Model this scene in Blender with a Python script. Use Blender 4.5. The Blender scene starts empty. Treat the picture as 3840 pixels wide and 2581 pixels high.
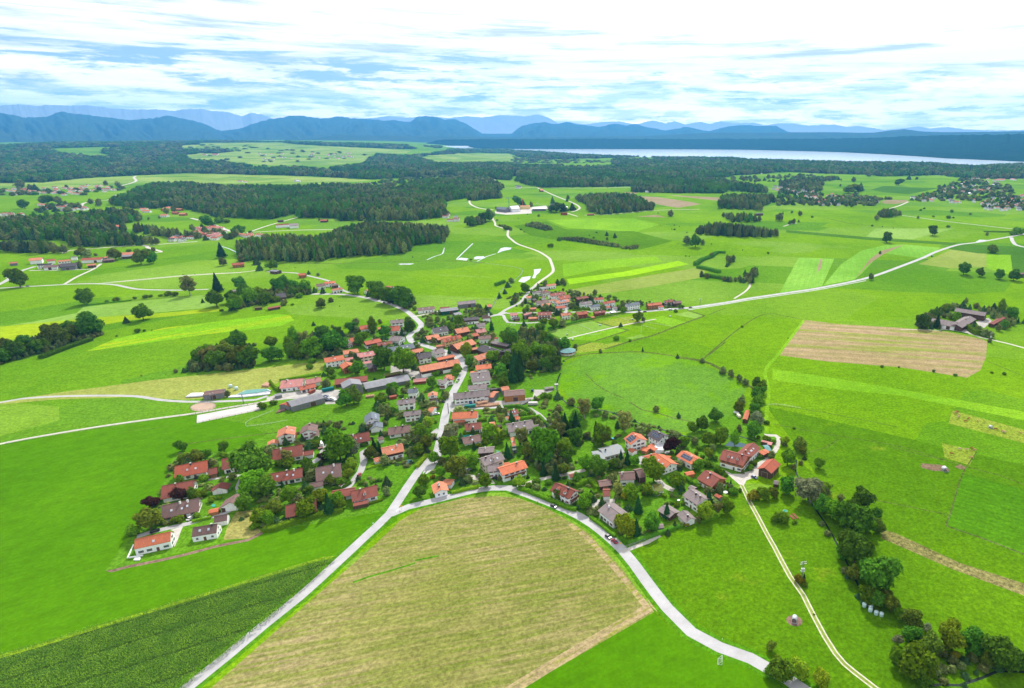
import bpy, math, random, numpy as np
from mathutils import Vector, Matrix
from mathutils.geometry import delaunay_2d_cdt
R = math.radians
random.seed(7); rng = np.random.default_rng(7)
sc = bpy.context.scene
COL = sc.collection
# ------------------------------------------------------------------ camera, sky, sun, exposure
F_PX, CX, CY, PITCH, CAM_H = 2271.0, 2436.0, 1290.5, R(18.96), 200.0
cam_d = bpy.data.cameras.new('camera'); cam = bpy.data.objects.new('camera', cam_d); COL.objects.link(cam)
cam.location = (0, 0, CAM_H); cam.rotation_euler = (math.pi/2-PITCH, 0, 0)
cam_d.sensor_width = 36; cam_d.lens = F_PX/3840*36; cam_d.shift_x = (1920-CX)/3840
cam_d.clip_start = 1; cam_d.clip_end = 90000
sc.camera = cam
SUN_EL, SUN_AZ = R(44), R(6)
sc.view_settings.view_transform = 'Standard'; sc.view_settings.look = 'None'
sc.view_settings.exposure = 0.5; sc.view_settings.gamma = 1
sc.cycles.max_bounces = 5; sc.cycles.diffuse_bounces = 2; sc.cycles.glossy_bounces = 2
sc.cycles.transmission_bounces = 2; sc.cycles.transparent_max_bounces = 4; sc.cycles.volume_bounces = 0
sc.cycles.use_denoising = True

class NT:
    "small helper for wiring shader nodes"
    def __init__(s, tree): s.t = tree; s.n = tree.nodes; s.l = tree.links; s.n.clear()
    def new(s, typ, **kw):
        nd = s.n.new(typ)
        for k, v in kw.items():
            if k.startswith('i_'):
                nd.inputs[k[2:].replace('_', ' ')].default_value = v
            else: setattr(nd, k, v)
        return nd
    def link(s, a, b): s.l.new(a, b)
    def put(s, v, sock):
        if hasattr(v, 'is_output') or hasattr(v, 'links'): s.l.new(v, sock)
        else: sock.default_value = v
    def math(s, op, a, b=0.0, c=None, clamp=False):
        nd = s.n.new('ShaderNodeMath'); nd.operation = op; nd.use_clamp = clamp
        s.put(a, nd.inputs[0]); s.put(b, nd.inputs[1])
        if c is not None: s.put(c, nd.inputs[2])
        return nd.outputs[0]
    def ramp(s, fac, a, b, lo=0.0, hi=1.0):
        nd = s.n.new('ShaderNodeMapRange'); nd.interpolation_type = 'SMOOTHSTEP'
        s.put(fac, nd.inputs[0]); nd.inputs[1].default_value = a; nd.inputs[2].default_value = b
        nd.inputs[3].default_value = lo; nd.inputs[4].default_value = hi
        return nd.outputs[0]
    def mix(s, fac, a, b, mode='MIX'):
        nd = s.n.new('ShaderNodeMix'); nd.data_type = 'RGBA'; nd.blend_type = mode; nd.clamp_factor = True
        s.put(fac, nd.inputs[0])
        for v, i in ((a, 6), (b, 7)):
            if isinstance(v, (tuple, list)): nd.inputs[i].default_value = (*v[:3], 1)
            else: s.l.new(v, nd.inputs[i])
        return nd.outputs[2]
    def noise(s, vec, scale, detail=3.0, rough=0.55, dist=0.0):
        nd = s.n.new('ShaderNodeTexNoise'); s.l.new(vec, nd.inputs['Vector'])
        nd.inputs['Scale'].default_value = scale; nd.inputs['Detail'].default_value = detail
        nd.inputs['Roughness'].default_value = rough; nd.inputs['Distortion'].default_value = dist
        return nd.outputs['Fac']
    def mapping(s, vec, loc=(0, 0, 0), rot=(0, 0, 0), scale=(1, 1, 1)):
        nd = s.n.new('ShaderNodeMapping'); s.l.new(vec, nd.inputs['Vector'])
        nd.inputs['Location'].default_value = loc; nd.inputs['Rotation'].default_value = rot; nd.inputs['Scale'].default_value = scale
        return nd.outputs[0]

world = bpy.data.worlds.new('World'); sc.world = world; world.use_nodes = True
w = NT(world.node_tree)
tc = w.new('ShaderNodeTexCoord')
sky = w.new('ShaderNodeTexSky', sky_type='NISHITA', sun_disc=False, sun_elevation=SUN_EL, sun_rotation=SUN_AZ, altitude=600, air_density=1.0, dust_density=0.4, ozone_density=2.5)
sep = w.new('ShaderNodeSeparateXYZ'); w.link(tc.outputs['Generated'], sep.inputs[0])
el = sep.outputs[2]; dx = sep.outputs[0]
gen = tc.outputs['Generated']
streak = w.noise(w.mapping(gen, (0.31, 0.2, 0.1), scale=(4.2, 4.2, 46)), 1.0, 9, 0.64, 0.35)
puff = w.noise(w.mapping(gen, (1.7, 0.4, 0), scale=(10, 10, 66)), 1.0, 9, 0.66, 0.2)
shade = w.noise(w.mapping(gen, (0.4, 3.1, 0.9), scale=(5, 5, 85)), 1.0, 9, 0.66, 0.3)
# sheets of cirrus that thicken upwards and towards the sun, a belt of cumulus low over the mountains
right = w.ramp(dx, -0.45, 0.35)
up = w.ramp(el, 0.085, 0.150, 0.0, 0.30)
gap = w.math('MULTIPLY', w.ramp(el, 0.045, 0.07), w.ramp(el, 0.12, 0.085))
bias = w.math('ADD', w.math('MULTIPLY', right, 0.15), w.math('SUBTRACT', up, w.math('MULTIPLY', gap, 0.05)))
sheet = w.ramp(w.math('ADD', streak, bias), 0.478, 0.60)
low = w.math('MULTIPLY', w.ramp(el, 0.118, 0.045), w.ramp(el, -0.01, 0.02))
cum = w.math('MULTIPLY', w.ramp(w.math('ADD', puff, w.math('MULTIPLY', low, 0.16)), 0.50, 0.62), w.ramp(low, 0.0, 0.3))
deck = w.ramp(w.math('ADD', w.math('ADD', el, w.math('MULTIPLY', right, 0.028)), w.math('MULTIPLY', w.math('SUBTRACT', streak, 0.5), 0.02)), 0.158, 0.170)
cloud = w.math('MAXIMUM', w.math('MAXIMUM', sheet, cum), deck)
# clear air: pale at the horizon, clear blue above; the Nishita sky carries the overall light
blue = w.mix(w.ramp(el, 0.01, 0.10), (1.0, 1.0, 0.98), (0.50, 0.62, 0.78))
blue = w.mix(w.math('MULTIPLY', right, 0.8), blue, (0.72, 0.86, 0.98))
nish = w.mix(1.0, sky.outputs[0], (0.06, 0.06, 0.06), 'MULTIPLY')
clear = w.mix(w.ramp(el, 0.16, 0.5), w.mix(0.15, blue, nish), nish)
white = w.mix(w.ramp(shade, 0.46, 0.66), (1.30, 1.24, 1.18), (0.66, 0.68, 0.72))
white = w.mix(w.math('MULTIPLY', w.ramp(el, 0.11, 0.04), w.ramp(puff, 0.42, 0.58)), white, (2.4, 2.1, 1.85))
white = w.mix(w.ramp(el, 0.25, 0.5), white, (0.8, 0.8, 0.8))
white = w.mix(deck, white, w.mix(w.ramp(el, 0.22, 0.45), (1.3, 1.25, 1.2), (0.84, 0.84, 0.84)))
bg = w.new('ShaderNodeBackground'); w.link(w.mix(cloud, clear, white), bg.inputs[0]); bg.inputs[1].default_value = 1.0
out = w.new('ShaderNodeOutputWorld'); w.link(bg.outputs[0], out.inputs[0])

sun_d = bpy.data.lights.new('sun', 'SUN'); sun_d.energy = 4.2; sun_d.angle = R(4); sun_d.color = (1.0, 0.95, 0.87)
sun = bpy.data.objects.new('sun', sun_d); COL.objects.link(sun)
sdir = Vector((math.cos(SUN_EL)*math.sin(SUN_AZ), math.cos(SUN_EL)*math.cos(SUN_AZ), math.sin(SUN_EL)))
sun.rotation_euler = (-sdir).to_track_quat('-Z', 'Y').to_euler()

# ------------------------------------------------------------------ map survey: photograph tiles -> ground coordinates
TILES = dict(A=(480,1500,2.4302), B=(1000,1100,2.4302), C=(2220,1500,2.991), D=(1560,1400,2.991), E=(1760,1020,2.4302),
             F=(2220,1740,2.991), G=(0,660,2.4302), H=(0,1020,2.4302), I=(860,660,2.4302), J=(1760,600,2.4302),
             K=(2640,600,1.9442), L=(2880,1680,1.7406), M=(2540,1060,1.7946), N=(0,360,1.2151), O=(1920,360,1.2151),
             P=(400,1880,1.9442), Q=(1900,1120,3.888), R=(1000,1420,4.860), S=(1640,1400,4.860), T=(3400,1100,5.227),
             U=(2680,1620,7.777), V=(460,1960,7.777), W=(1480,1760,7.777), X=(2540,1780,9.72), Y=(2600,2380,5.83),
             Z=(0,0,0.60756), a=(1960,1800,9.72), b=(1780,720,5.833), c=(600,1400,4.666), d=(3500,1500,5.6), n=(0,0,1))
def px(t, x, y):
    ox, oy, s = TILES[t]; return ox+x/s, oy+y/s
CP, SP = math.cos(PITCH), math.sin(PITCH)
HILLS = [(120, 1230, 190, 120, 7.0), (420, 1500, 260, 150, 9.0), (60, 1900, 300, 200, 8.0), (-700, 1900, 400, 250, 6.0)]
def sstep(x): x = np.clip(x, 0, 1); return x*x*(3-2*x)
def H(x, y):
    "height of the ground"
    x = np.asarray(x, float); y = np.asarray(y, float); h = np.zeros(np.broadcast(x, y).shape)
    for (a, b, sx, sy, k) in HILLS: h = h+k*np.exp(-((x-a)/sx)**2-((y-b)/sy)**2)
    r = np.hypot(x, y); az = np.arctan2(x, y)
    amp = np.interp(az, [-0.9, -0.66, -0.5, -0.38, -0.31, -0.26], [95, 112, 124, 112, 60, 0])
    return h+amp*sstep((r-4300)/4700)
def ray(u, v):
    a = (u-CX)/F_PX; b = (v-CY)/F_PX
    return np.array([a, CP-b*SP, -SP-b*CP])
def un(u, v, z=0.0, ground=True):
    "point at height z above the ground seen at pixel u, v"
    d = ray(u, v); h = 0.0
    for _ in range(6):
        t = (z+h-CAM_H)/min(d[2], -0.004); x, y = d[0]*t, d[1]*t
        if not ground or y < 700: break
        h = 0.5*h+0.5*float(H(x, y)) if _ < 5 else h
    return x, y, float(H(x, y))+z if ground else z
def proj(x, y, z):
    "numpy: world -> pixel"
    zz = z-CAM_H; dep = y*CP-zz*SP
    return CX+F_PX*x/dep, CY-F_PX*(y*SP+zz*CP)/dep
def pts(t, s):
    v = [float(q) for q in s.replace(',', ' ').split()]
    return [px(t, v[i], v[i+1]) for i in range(0, len(v), 2)]
def gpts(t, s): return [un(u, v)[:2] for u, v in pts(t, s)]

# ------------------------------------------------------------------ materials
MATS = {}
def mat(name, col, rough=0.85, spec=0.2, var=0.12, scale=0.6, col2=None, bump=0.0, bscale=4.0, coord='OBJ', metal=0.0, rnd=0.0, stretch=None):
    if name in MATS: return MATS[name]
    m = bpy.data.materials.new(name); m.use_nodes = True; t = NT(m.node_tree); MATS[name] = m
    tcn = t.new('ShaderNodeTexCoord'); v = tcn.outputs['Object']
    if coord == 'WORLD': v = t.new('ShaderNodeNewGeometry').outputs['Position']
    if stretch: v = t.mapping(v, scale=stretch)
    n1 = t.noise(v, scale, 4, 0.6)
    c2 = col2 or tuple(min(1, c*(1-2*var)) for c in col)
    c = t.mix(t.ramp(n1, 0.3, 0.7), col, c2)
    n2 = t.noise(v, scale*7, 2, 0.6)
    c = t.mix(1.0, c, t.mix(n2, (1-var,)*3, (1+var,)*3), 'MULTIPLY')
    if rnd:
        oi = t.new('ShaderNodeObjectInfo')
        c = t.mix(1.0, c, t.mix(oi.outputs['Random'], (1-rnd,)*3, (1+rnd,)*3), 'MULTIPLY')
    p = t.new('ShaderNodeBsdfPrincipled'); t.link(c, p.inputs['Base Color'])
    p.inputs['Roughness'].default_value = rough; p.inputs['Specular IOR Level'].default_value = spec; p.inputs['Metallic'].default_value = metal
    if bump:
        b = t.new('ShaderNodeBump'); b.inputs['Strength'].default_value = bump; b.inputs['Distance'].default_value = 0.2
        t.link(t.noise(v, bscale, 3), b.inputs['Height']); t.link(b.outputs[0], p.inputs['Normal'])
    o = t.new('ShaderNodeOutputMaterial'); t.link(p.outputs[0], o.inputs[0])
    return m

def grass(name, col, col2=None, ang=0.0, streak=0.25, patch=0.2, tuft=0.35, plots=0.0, blotch=None, bl_at=(0.52, 0.62), bl_scale=0.03, bl_str=(0.25, 1.0), row=0.0, row_w=3.0):
    "field surface: broad patches, mowing or drill rows along ang, tufts, and optional blotches of a second cover"
    if name in MATS: return MATS[name]
    m = bpy.data.materials.new(name); m.use_nodes = True; t = NT(m.node_tree); MATS[name] = m
    g = t.new('ShaderNodeNewGeometry').outputs['Position']
    rv = t.mapping(t.mapping(g, rot=(0, 0, -ang)), scale=(0.02, 0.45, 0.02))
    col2 = col2 or tuple(c*0.6 for c in col)
    big = t.noise(g, 0.016, 4, 0.55)
    c = t.mix(t.ramp(big, 0.32, 0.68, 0, min(1, patch*2.2)), col, col2)
    if plots:
        vo = t.new('ShaderNodeTexVoronoi', distance='CHEBYCHEV', feature='F1'); t.link(t.mapping(g, rot=(0, 0, 0.35), scale=(0.0042, 0.0085, 0)), vo.inputs['Vector'])
        vo.inputs['Scale'].default_value = 1.0; vo.inputs['Randomness'].default_value = 0.75
        sp = t.new('ShaderNodeSeparateColor'); t.link(vo.outputs['Color'], sp.inputs[0])
        c = t.mix(t.ramp(sp.outputs[0], 0.55, 0.95, 0, plots), c, (0.16, 0.30, 0.035))
        c = t.mix(t.ramp(sp.outputs[1], 0.5, 0.95, 0, plots), c, (0.06, 0.19, 0.012))
    st = t.noise(rv, 1.0, 4, 0.6)
    c = t.mix(t.ramp(st, 0.35, 0.7, 0, streak), c, tuple(x*0.62 for x in col))
    if blotch:
        bv = t.mapping(t.mapping(g, rot=(0, 0, -ang)), scale=(bl_scale*bl_str[0], bl_scale*bl_str[1], bl_scale))
        bn = t.noise(bv, 1.0, 7, 0.68)
        c = t.mix(t.ramp(bn, bl_at[0], bl_at[1]), c, blotch)
    if row:
        wv = t.new('ShaderNodeTexWave', wave_type='BANDS', bands_direction='Y', wave_profile='SIN')
        t.link(t.mapping(g, rot=(0, 0, -ang)), wv.inputs['Vector']); wv.inputs['Scale'].default_value = 0.31416/row_w*1.0
        wv.inputs['Distortion'].default_value = 1.2; wv.inputs['Detail'].default_value = 2; wv.inputs['Detail Scale'].default_value = 0.1
        c = t.mix(t.math('MULTIPLY', wv.outputs['Fac'], row), c, tuple(x*0.5 for x in col))
    tn = t.noise(g, 0.55, 5, 0.72, 0.4); tn2 = t.noise(g, 0.13, 3, 0.6)
    c = t.mix(1.0, c, t.mix(t.ramp(tn, 0.3, 0.72), (1-tuft,)*3, (1+tuft*0.8,)*3), 'MULTIPLY')
    c = t.mix(1.0, c, t.mix(t.ramp(tn2, 0.3, 0.7), (0.9,)*3, (1.1,)*3), 'MULTIPLY')
    dr = t.noise(t.mapping(g, scale=(1, .6, 1)), 0.006, 5, 0.6)
    c = t.mix(1.0, c, t.mix(t.ramp(dr, 0.32, 0.68), (0.86, 0.87, 0.7), (1.22, 1.09, 1.3)), 'MULTIPLY')
    p = t.new('ShaderNodeBsdfDiffuse'); t.link(c, p.inputs['Color'])
    b = t.new('ShaderNodeBump'); b.inputs['Strength'].default_value = 0.5; b.inputs['Distance'].default_value = 0.35
    t.link(tn, b.inputs['Height']); t.link(b.outputs[0], p.inputs['Normal'])
    o = t.new('ShaderNodeOutputMaterial'); t.link(p.outputs[0], o.inputs[0])
    return m

def leafmat(name, col, col2, nsc=8.0):
    m = bpy.data.materials.new(name); m.use_nodes = True; t = NT(m.node_tree); MATS[name] = m
    tcn = t.new('ShaderNodeTexCoord'); oi = t.new('ShaderNodeObjectInfo')
    off = t.new('ShaderNodeVectorMath', operation='ADD'); t.link(tcn.outputs['Object'], off.inputs[0]); t.link(oi.outputs['Location'], off.inputs[1])
    n = t.noise(off.outputs[0], nsc, 3, 0.7)
    c = t.mix(t.ramp(n, 0.34, 0.66), col, col2)
    wide = t.noise(t.mapping(oi.outputs['Location'], scale=(.009, .006, 0)), 1.0, 4, 0.7)
    c = t.mix(1.0, c, t.mix(t.ramp(wide, 0.35, 0.65), (0.72, 0.74, 0.78), (1.3, 1.22, 1.05)), 'MULTIPLY')
    hs = t.new('ShaderNodeHueSaturation'); t.link(c, hs.inputs['Color'])
    t.link(t.math('MULTIPLY_ADD', oi.outputs['Random'], 0.04, 0.48), hs.inputs['Hue'])
    t.link(t.math('MULTIPLY_ADD', oi.outputs['Random'], 0.6, 0.72), hs.inputs['Value'])
    d = t.new('ShaderNodeBsdfDiffuse'); t.link(hs.outputs[0], d.inputs['Color'])
    tr = t.new('ShaderNodeBsdfTranslucent'); t.link(hs.outputs[0], tr.inputs['Color'])
    mx = t.new('ShaderNodeMixShader'); mx.inputs[0].default_value = 0.22
    t.link(d.outputs[0], mx.inputs[1]); t.link(tr.outputs[0], mx.inputs[2])
    o = t.new('ShaderNodeOutputMaterial'); t.link(mx.outputs[0], o.inputs[0])
    return m

def glossy(name, col, rough, bump=0.0):
    'still water'
    m = bpy.data.materials.new(name); m.use_nodes = True; t = NT(m.node_tree); MATS[name] = m
    g = t.new('ShaderNodeNewGeometry').outputs['Position']
    p = t.new('ShaderNodeBsdfPrincipled'); p.inputs['Roughness'].default_value = rough; p.inputs['IOR'].default_value = 1.33
    n = t.noise(g, 0.02, 3); t.link(t.mix(n, col, tuple(c*0.8 for c in col)), p.inputs['Base Color'])
    if bump:
        b = t.new('ShaderNodeBump'); b.inputs['Strength'].default_value = bump; b.inputs['Distance'].default_value = 0.05
        t.link(t.noise(g, 1.5, 3), b.inputs['Height']); t.link(b.outputs[0], p.inputs['Normal'])
    o = t.new('ShaderNodeOutputMaterial'); t.link(p.outputs[0], o.inputs[0]); return m

def roofmat(name, col, stain, metal=False):
    "pan-tile roof: courses, weathering that runs down the slope, odd lighter tiles"
    m = bpy.data.materials.new(name); m.use_nodes = True; t = NT(m.node_tree); MATS[name] = m
    tcn = t.new('ShaderNodeTexCoord'); v = tcn.outputs['Object']; oi = t.new('ShaderNodeObjectInfo')
    off = t.new('ShaderNodeVectorMath', operation='ADD'); t.link(v, off.inputs[0]); t.link(oi.outputs['Location'], off.inputs[1])
    n1 = t.noise(t.mapping(off.outputs[0], scale=(0.5, 0.16, 0.3)), 1.0, 5, 0.65)
    c = t.mix(t.ramp(n1, 0.36, 0.68), col, stain)
    n2 = t.noise(off.outputs[0], 3.2, 3, 0.8)
    c = t.mix(1.0, c, t.mix(t.ramp(n2, 0.25, 0.75), (0.76,)*3, (1.22,)*3), 'MULTIPLY')
    wv = t.new('ShaderNodeTexWave', wave_type='BANDS', bands_direction='X' if metal else 'Y', wave_profile='SAW'); t.link(v, wv.inputs['Vector'])
    wv.inputs['Scale'].default_value = 0.31416/(0.6 if metal else 0.34)
    c = t.mix(t.math('MULTIPLY', wv.outputs['Fac'], 0.22), c, tuple(x*0.45 for x in col))
    c = t.mix(1.0, c, t.mix(oi.outputs['Random'], (0.85,)*3, (1.12,)*3), 'MULTIPLY')
    p = t.new('ShaderNodeBsdfPrincipled'); t.link(c, p.inputs['Base Color'])
    p.inputs['Roughness'].default_value = 0.6 if metal else 0.8; p.inputs['Specular IOR Level'].default_value = 0.5 if metal else 0.25
    b = t.new('ShaderNodeBump'); b.inputs['Strength'].default_value = 0.5; b.inputs['Distance'].default_value = 0.05
    t.link(wv.outputs['Fac'], b.inputs['Height']); t.link(b.outputs[0], p.inputs['Normal'])
    o = t.new('ShaderNodeOutputMaterial'); t.link(p.outputs[0], o.inputs[0]); return m

ROOF = {'o': roofmat('roof_orange', (0.56,0.16,0.07), (0.44,0.13,0.07)), 'r': roofmat('roof_redbrown', (0.27,0.075,0.05), (0.20,0.07,0.055)),
        'R': roofmat('roof_red', (0.42,0.10,0.05), (0.32,0.09,0.06)), 'b': roofmat('roof_brown', (0.20,0.115,0.10), (0.15,0.10,0.09)),
        'g': roofmat('roof_greybrown', (0.24,0.19,0.185), (0.18,0.15,0.15)), 'd': roofmat('roof_dark', (0.075,0.065,0.075), (0.10,0.09,0.095)),
        's': roofmat('roof_slate', (0.11,0.135,0.165), (0.14,0.16,0.19)), 'k': roofmat('roof_pink', (0.50,0.20,0.18), (0.40,0.18,0.16)),
        'm': roofmat('roof_zinc', (0.22,0.26,0.29), (0.28,0.28,0.24), True), 'G': roofmat('roof_fibre_cement', (0.25,0.25,0.27), (0.20,0.20,0.21)),
        'p': roofmat('roof_salmon', (0.56,0.21,0.11), (0.42,0.15,0.09)), 'x': roofmat('roof_green', (0.10,0.12,0.02), (0.16,0.13,0.02)),
        'W': roofmat('roof_white', (0.72,0.72,0.74), (0.62,0.62,0.66), True), 'N': roofmat('roof_patina', (0.09,0.22,0.22), (0.14,0.27,0.27))}
RNAME = dict(o='orange', r='red-brown', R='red', b='brown', g='grey-brown', d='dark', s='slate grey', k='pinkish', m='zinc grey', G='grey', p='salmon', x='mossy green', W='white', N='green')
WALL = {'w': mat('render_white', (0.88,0.88,0.87), 0.9, var=0.02, col2=(0.82,0.82,0.80)), 'c': mat('render_cream', (0.74,0.68,0.52), var=0.04),
        'y': mat('render_yellow', (0.72,0.55,0.24), var=0.04), 't': mat('boards_honey', (0.42,0.19,0.06), col2=(0.27,0.12,0.05), var=0.15, stretch=(5, 5, .5)),
        'T': mat('boards_dark', (0.075,0.045,0.035), col2=(0.12,0.07,0.05), var=0.2, stretch=(5, 5, .5)),
        'g': mat('boards_grey', (0.21,0.21,0.215), col2=(0.14,0.14,0.15), var=0.2, stretch=(5, 5, .5)),
        'n': mat('panel_green', (0.02,0.10,0.06), var=0.1), 'r': mat('boards_red', (0.30,0.075,0.04), col2=(0.20,0.05,0.03), var=0.15, stretch=(5, 5, .5))}
WNAME = dict(w='white', c='cream', y='yellow', t='honey timber', T='dark timber', g='grey timber', n='green clad', r='red timber')
M_GLASS = mat('window_glass', (0.03,0.035,0.06), 0.12, 0.6, 0.1); M_FRAME = mat('window_frame', (0.55,0.52,0.48), var=0.05)
M_WOOD = mat('balcony_wood', (0.23,0.085,0.04), var=0.15); M_DOOR = mat('door_wood', (0.16,0.08,0.04), var=0.1)
M_BRICK = mat('chimney_brick', (0.30,0.17,0.13), var=0.2); M_CHIM = mat('chimney_dark', (0.06,0.055,0.06)); M_CAP = mat('chimney_cap', (0.6,0.58,0.55))
M_SKYL = mat('skylight_glass', (0.45,0.52,0.60), 0.08, 0.8, 0.05); M_PV = mat('solar_cell', (0.02,0.03,0.07), 0.15, 0.7, 0.1)
M_BARK = mat('bark', (0.12,0.09,0.07), var=0.2); M_BIRCH = mat('bark_pale', (0.45,0.42,0.38), var=0.2)
M_METAL = mat('galvanised', (0.5,0.52,0.54), 0.45, 0.5, 0.1); M_WHITE = mat('paint_white', (0.78,0.78,0.78), 0.5, 0.4, 0.03)
M_TYRE = mat('tyre', (0.02,0.02,0.02)); M_CONC = mat('concrete', (0.42,0.41,0.40), var=0.1, scale=0.3)

# ------------------------------------------------------------------ mesh helpers
class MB:
    def __init__(s): s.v = []; s.f = []; s.m = []; s.n = 0
    def add(s, vs, fs, mi=0):
        o = s.n; s.v.extend(vs); s.n += len(vs)
        s.f.extend([tuple(i+o for i in f) for f in fs]); s.m.extend([mi]*len(fs))
    def box(s, x0, x1, y0, y1, z0, z1, mi=0):
        s.add([(x0,y0,z0),(x1,y0,z0),(x1,y1,z0),(x0,y1,z0),(x0,y0,z1),(x1,y0,z1),(x1,y1,z1),(x0,y1,z1)],
              [(0,3,2,1),(4,5,6,7),(0,1,5,4),(1,2,6,5),(2,3,7,6),(3,0,4,7)], mi)
    def bar(s, p, q, r, n=6, mi=0, r2=None):
        p = Vector(p); q = Vector(q); d = (q-p).normalized(); a = d.orthogonal().normalized(); b = d.cross(a); r2 = r if r2 is None else r2
        vs = [tuple(c+(a*math.cos(k*2*math.pi/n)+b*math.sin(k*2*math.pi/n))*rr) for c, rr in ((p, r), (q, r2)) for k in range(n)]
        s.add(vs, [(k, (k+1) % n, n+(k+1) % n, n+k) for k in range(n)]+[tuple(range(n-1, -1, -1)), tuple(range(n, 2*n))], mi)
    def ring(s, secs, mi=0, cap=True):
        "skin a list of closed sections"
        n = len(secs[0]); o = []
        for c in secs: o += c
        fs = [(j*n+k, j*n+(k+1) % n, (j+1)*n+(k+1) % n, (j+1)*n+k) for j in range(len(secs)-1) for k in range(n)]
        if cap: fs += [tuple(range(n-1, -1, -1)), tuple(range((len(secs)-1)*n, len(secs)*n))]
        s.add(o, fs, mi)
    def mesh(s, name, mats, smooth=False):
        me = bpy.data.meshes.new(name); me.from_pydata([tuple(v) for v in s.v], [], s.f)
        for m in (mats if isinstance(mats, (list, tuple)) else [mats]): me.materials.append(m)
        if any(s.m): me.polygons.foreach_set('material_index', s.m)
        if smooth: me.polygons.foreach_set('use_smooth', [True]*len(s.f))
        me.update(); return me
def link(name, me, parent=None, loc=None, rot=None, scale=None):
    o = bpy.data.objects.new(name, me); COL.objects.link(o)
    if parent is not None: o.parent = parent
    if loc is not None: o.location = loc
    if rot is not None: o.rotation_euler = (0, 0, rot) if not hasattr(rot, '__len__') else rot
    if scale is not None: o.scale = scale if hasattr(scale, '__len__') else (scale,)*3
    return o
AUTO = []   # things whose label is finished at the end: (object, description, u, v)
def tag(o, label=None, cat=None, group=None, kind=None, auto=None):
    if label: o['label'] = label
    if cat: o['category'] = cat
    if group: o['group'] = group
    if kind: o['kind'] = kind
    if auto: AUTO.append((o, auto[0], auto[1], auto[2]))
    return o
# ------------------------------------------------------------------ the ground: one sheet cut into fields, roads and water
def wdir(t, s):
    a, b = gpts(t, s); return math.atan2(b[1]-a[1], b[0]-a[0])
G_BASE = grass('grass_meadow', (0.130,0.280,0.003), (0.100,0.235,0.003), ang=0.25, streak=0.3, plots=0.7)
G_NEAR = grass('grass_near', (0.068,0.200,0.002), (0.052,0.170,0.002), ang=wdir('Z','300,1400 800,1250'), streak=0.3, tuft=0.14)
G_PAST = grass('grass_pasture', (0.080,0.195,0.003), (0.055,0.155,0.003), ang=0.5, streak=0.15, tuft=0.36, blotch=(0.15,0.25,0.01), bl_at=(0.58,0.72), bl_scale=0.03, bl_str=(1,1))
G_LITE = grass('grass_light', (0.17,0.36,0.012), (0.12,0.30,0.01), ang=0.2, streak=0.15)
G_NEON = grass('grass_fresh', (0.24,0.47,0.006), (0.18,0.40,0.008), ang=wdir('J','900,1100 1900,940'), streak=0.15, tuft=0.2)
G_YELL = grass('rape_yellow', (0.24,0.36,0.008), (0.19,0.33,0.008), ang=wdir('H','0,520 1400,390'), streak=0.25, tuft=0.2)
G_YSTR = grass('grass_yellow_streak', (0.16,0.38,0.008), (0.12,0.32,0.006), ang=wdir('H','800,720 2333,460'), streak=0.2, blotch=(0.38,0.40,0.01), bl_at=(0.48,0.64), bl_scale=0.03, bl_str=(0.08,1.2))
G_PALE = grass('grass_pale', (0.19,0.34,0.055), (0.15,0.29,0.04), ang=wdir('H','300,440 1900,260'), streak=0.2, tuft=0.2)
G_MINT = grass('grass_mint', (0.17,0.38,0.04), (0.13,0.33,0.03), ang=wdir('K','600,970 700,720'), streak=0.35, tuft=0.15, row=0.12, row_w=9)
G_OLIV = grass('grass_olive', (0.235,0.29,0.055), (0.195,0.265,0.04), ang=wdir('H','100,1130 2200,930'), streak=0.3, tuft=0.3)
G_OLI2 = grass('clover_olive', (0.21,0.29,0.055), (0.18,0.27,0.04), ang=wdir('J','1000,1210 2000,1010'), streak=0.2, tuft=0.2)
G_MEAD = grass('meadow_bluish', (0.105,0.25,0.022), (0.080,0.205,0.016), ang=1.0, streak=0.2, tuft=0.3, blotch=(0.11,0.27,0.004), bl_at=(0.5,0.62), bl_scale=0.02, bl_str=(1, 1))
G_DARK = grass('crop_dark', (0.060,0.17,0.012), (0.05,0.14,0.01), ang=wdir('K','700,525 1800,610'), streak=0.4, row=0.3, row_w=6)
G_DROW = grass('crop_rows', (0.075,0.225,0.005), (0.058,0.18,0.005), ang=wdir('L','1270,220 1671,330'), streak=0.45, tuft=0.3, row=0.35, row_w=4.5)
G_STUB = grass('stubble_big', (0.31,0.275,0.12), (0.22,0.235,0.055), ang=wdir('P','1100,1330 2333,1080'), streak=0.35, tuft=0.35, patch=0.45, blotch=(0.15,0.195,0.03), bl_at=(0.38,0.62), bl_scale=0.42, bl_str=(0.07, 1.0), row=0.28, row_w=2.4)
G_STU2 = grass('stubble_upper', (0.34,0.275,0.14), (0.30,0.26,0.12), ang=wdir('M','800,420 2000,500'), streak=0.45, tuft=0.25, blotch=(0.20,0.26,0.04), bl_at=(0.47,0.62), bl_scale=0.055, bl_str=(0.10, 1.3), row=0.32, row_w=13)
G_SOIL = grass('ploughed_soil', (0.27,0.225,0.135), (0.23,0.21,0.10), ang=0.1, streak=0.3, tuft=0.15)
G_COW = grass('grazed_strip', (0.22,0.30,0.035), (0.17,0.27,0.02), ang=wdir('M','1850,900 2333,1040'), streak=0.2, tuft=0.5)
G_REED = grass('reed_strip', (0.20,0.20,0.065), (0.15,0.18,0.045), ang=wdir('L','740,560 1671,930'), streak=0.6, tuft=0.6)
G_DRY = grass('dry_grass', (0.28,0.28,0.08), (0.20,0.25,0.05), streak=0.4, tuft=0.4)
G_LAWN = grass('garden_lawn', (0.095,0.24,0.010), (0.06,0.17,0.012), streak=0.1, tuft=0.4)
G_DITCH = grass('ditch_growth', (0.10,0.135,0.035), (0.06,0.10,0.025), tuft=0.6)
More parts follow.
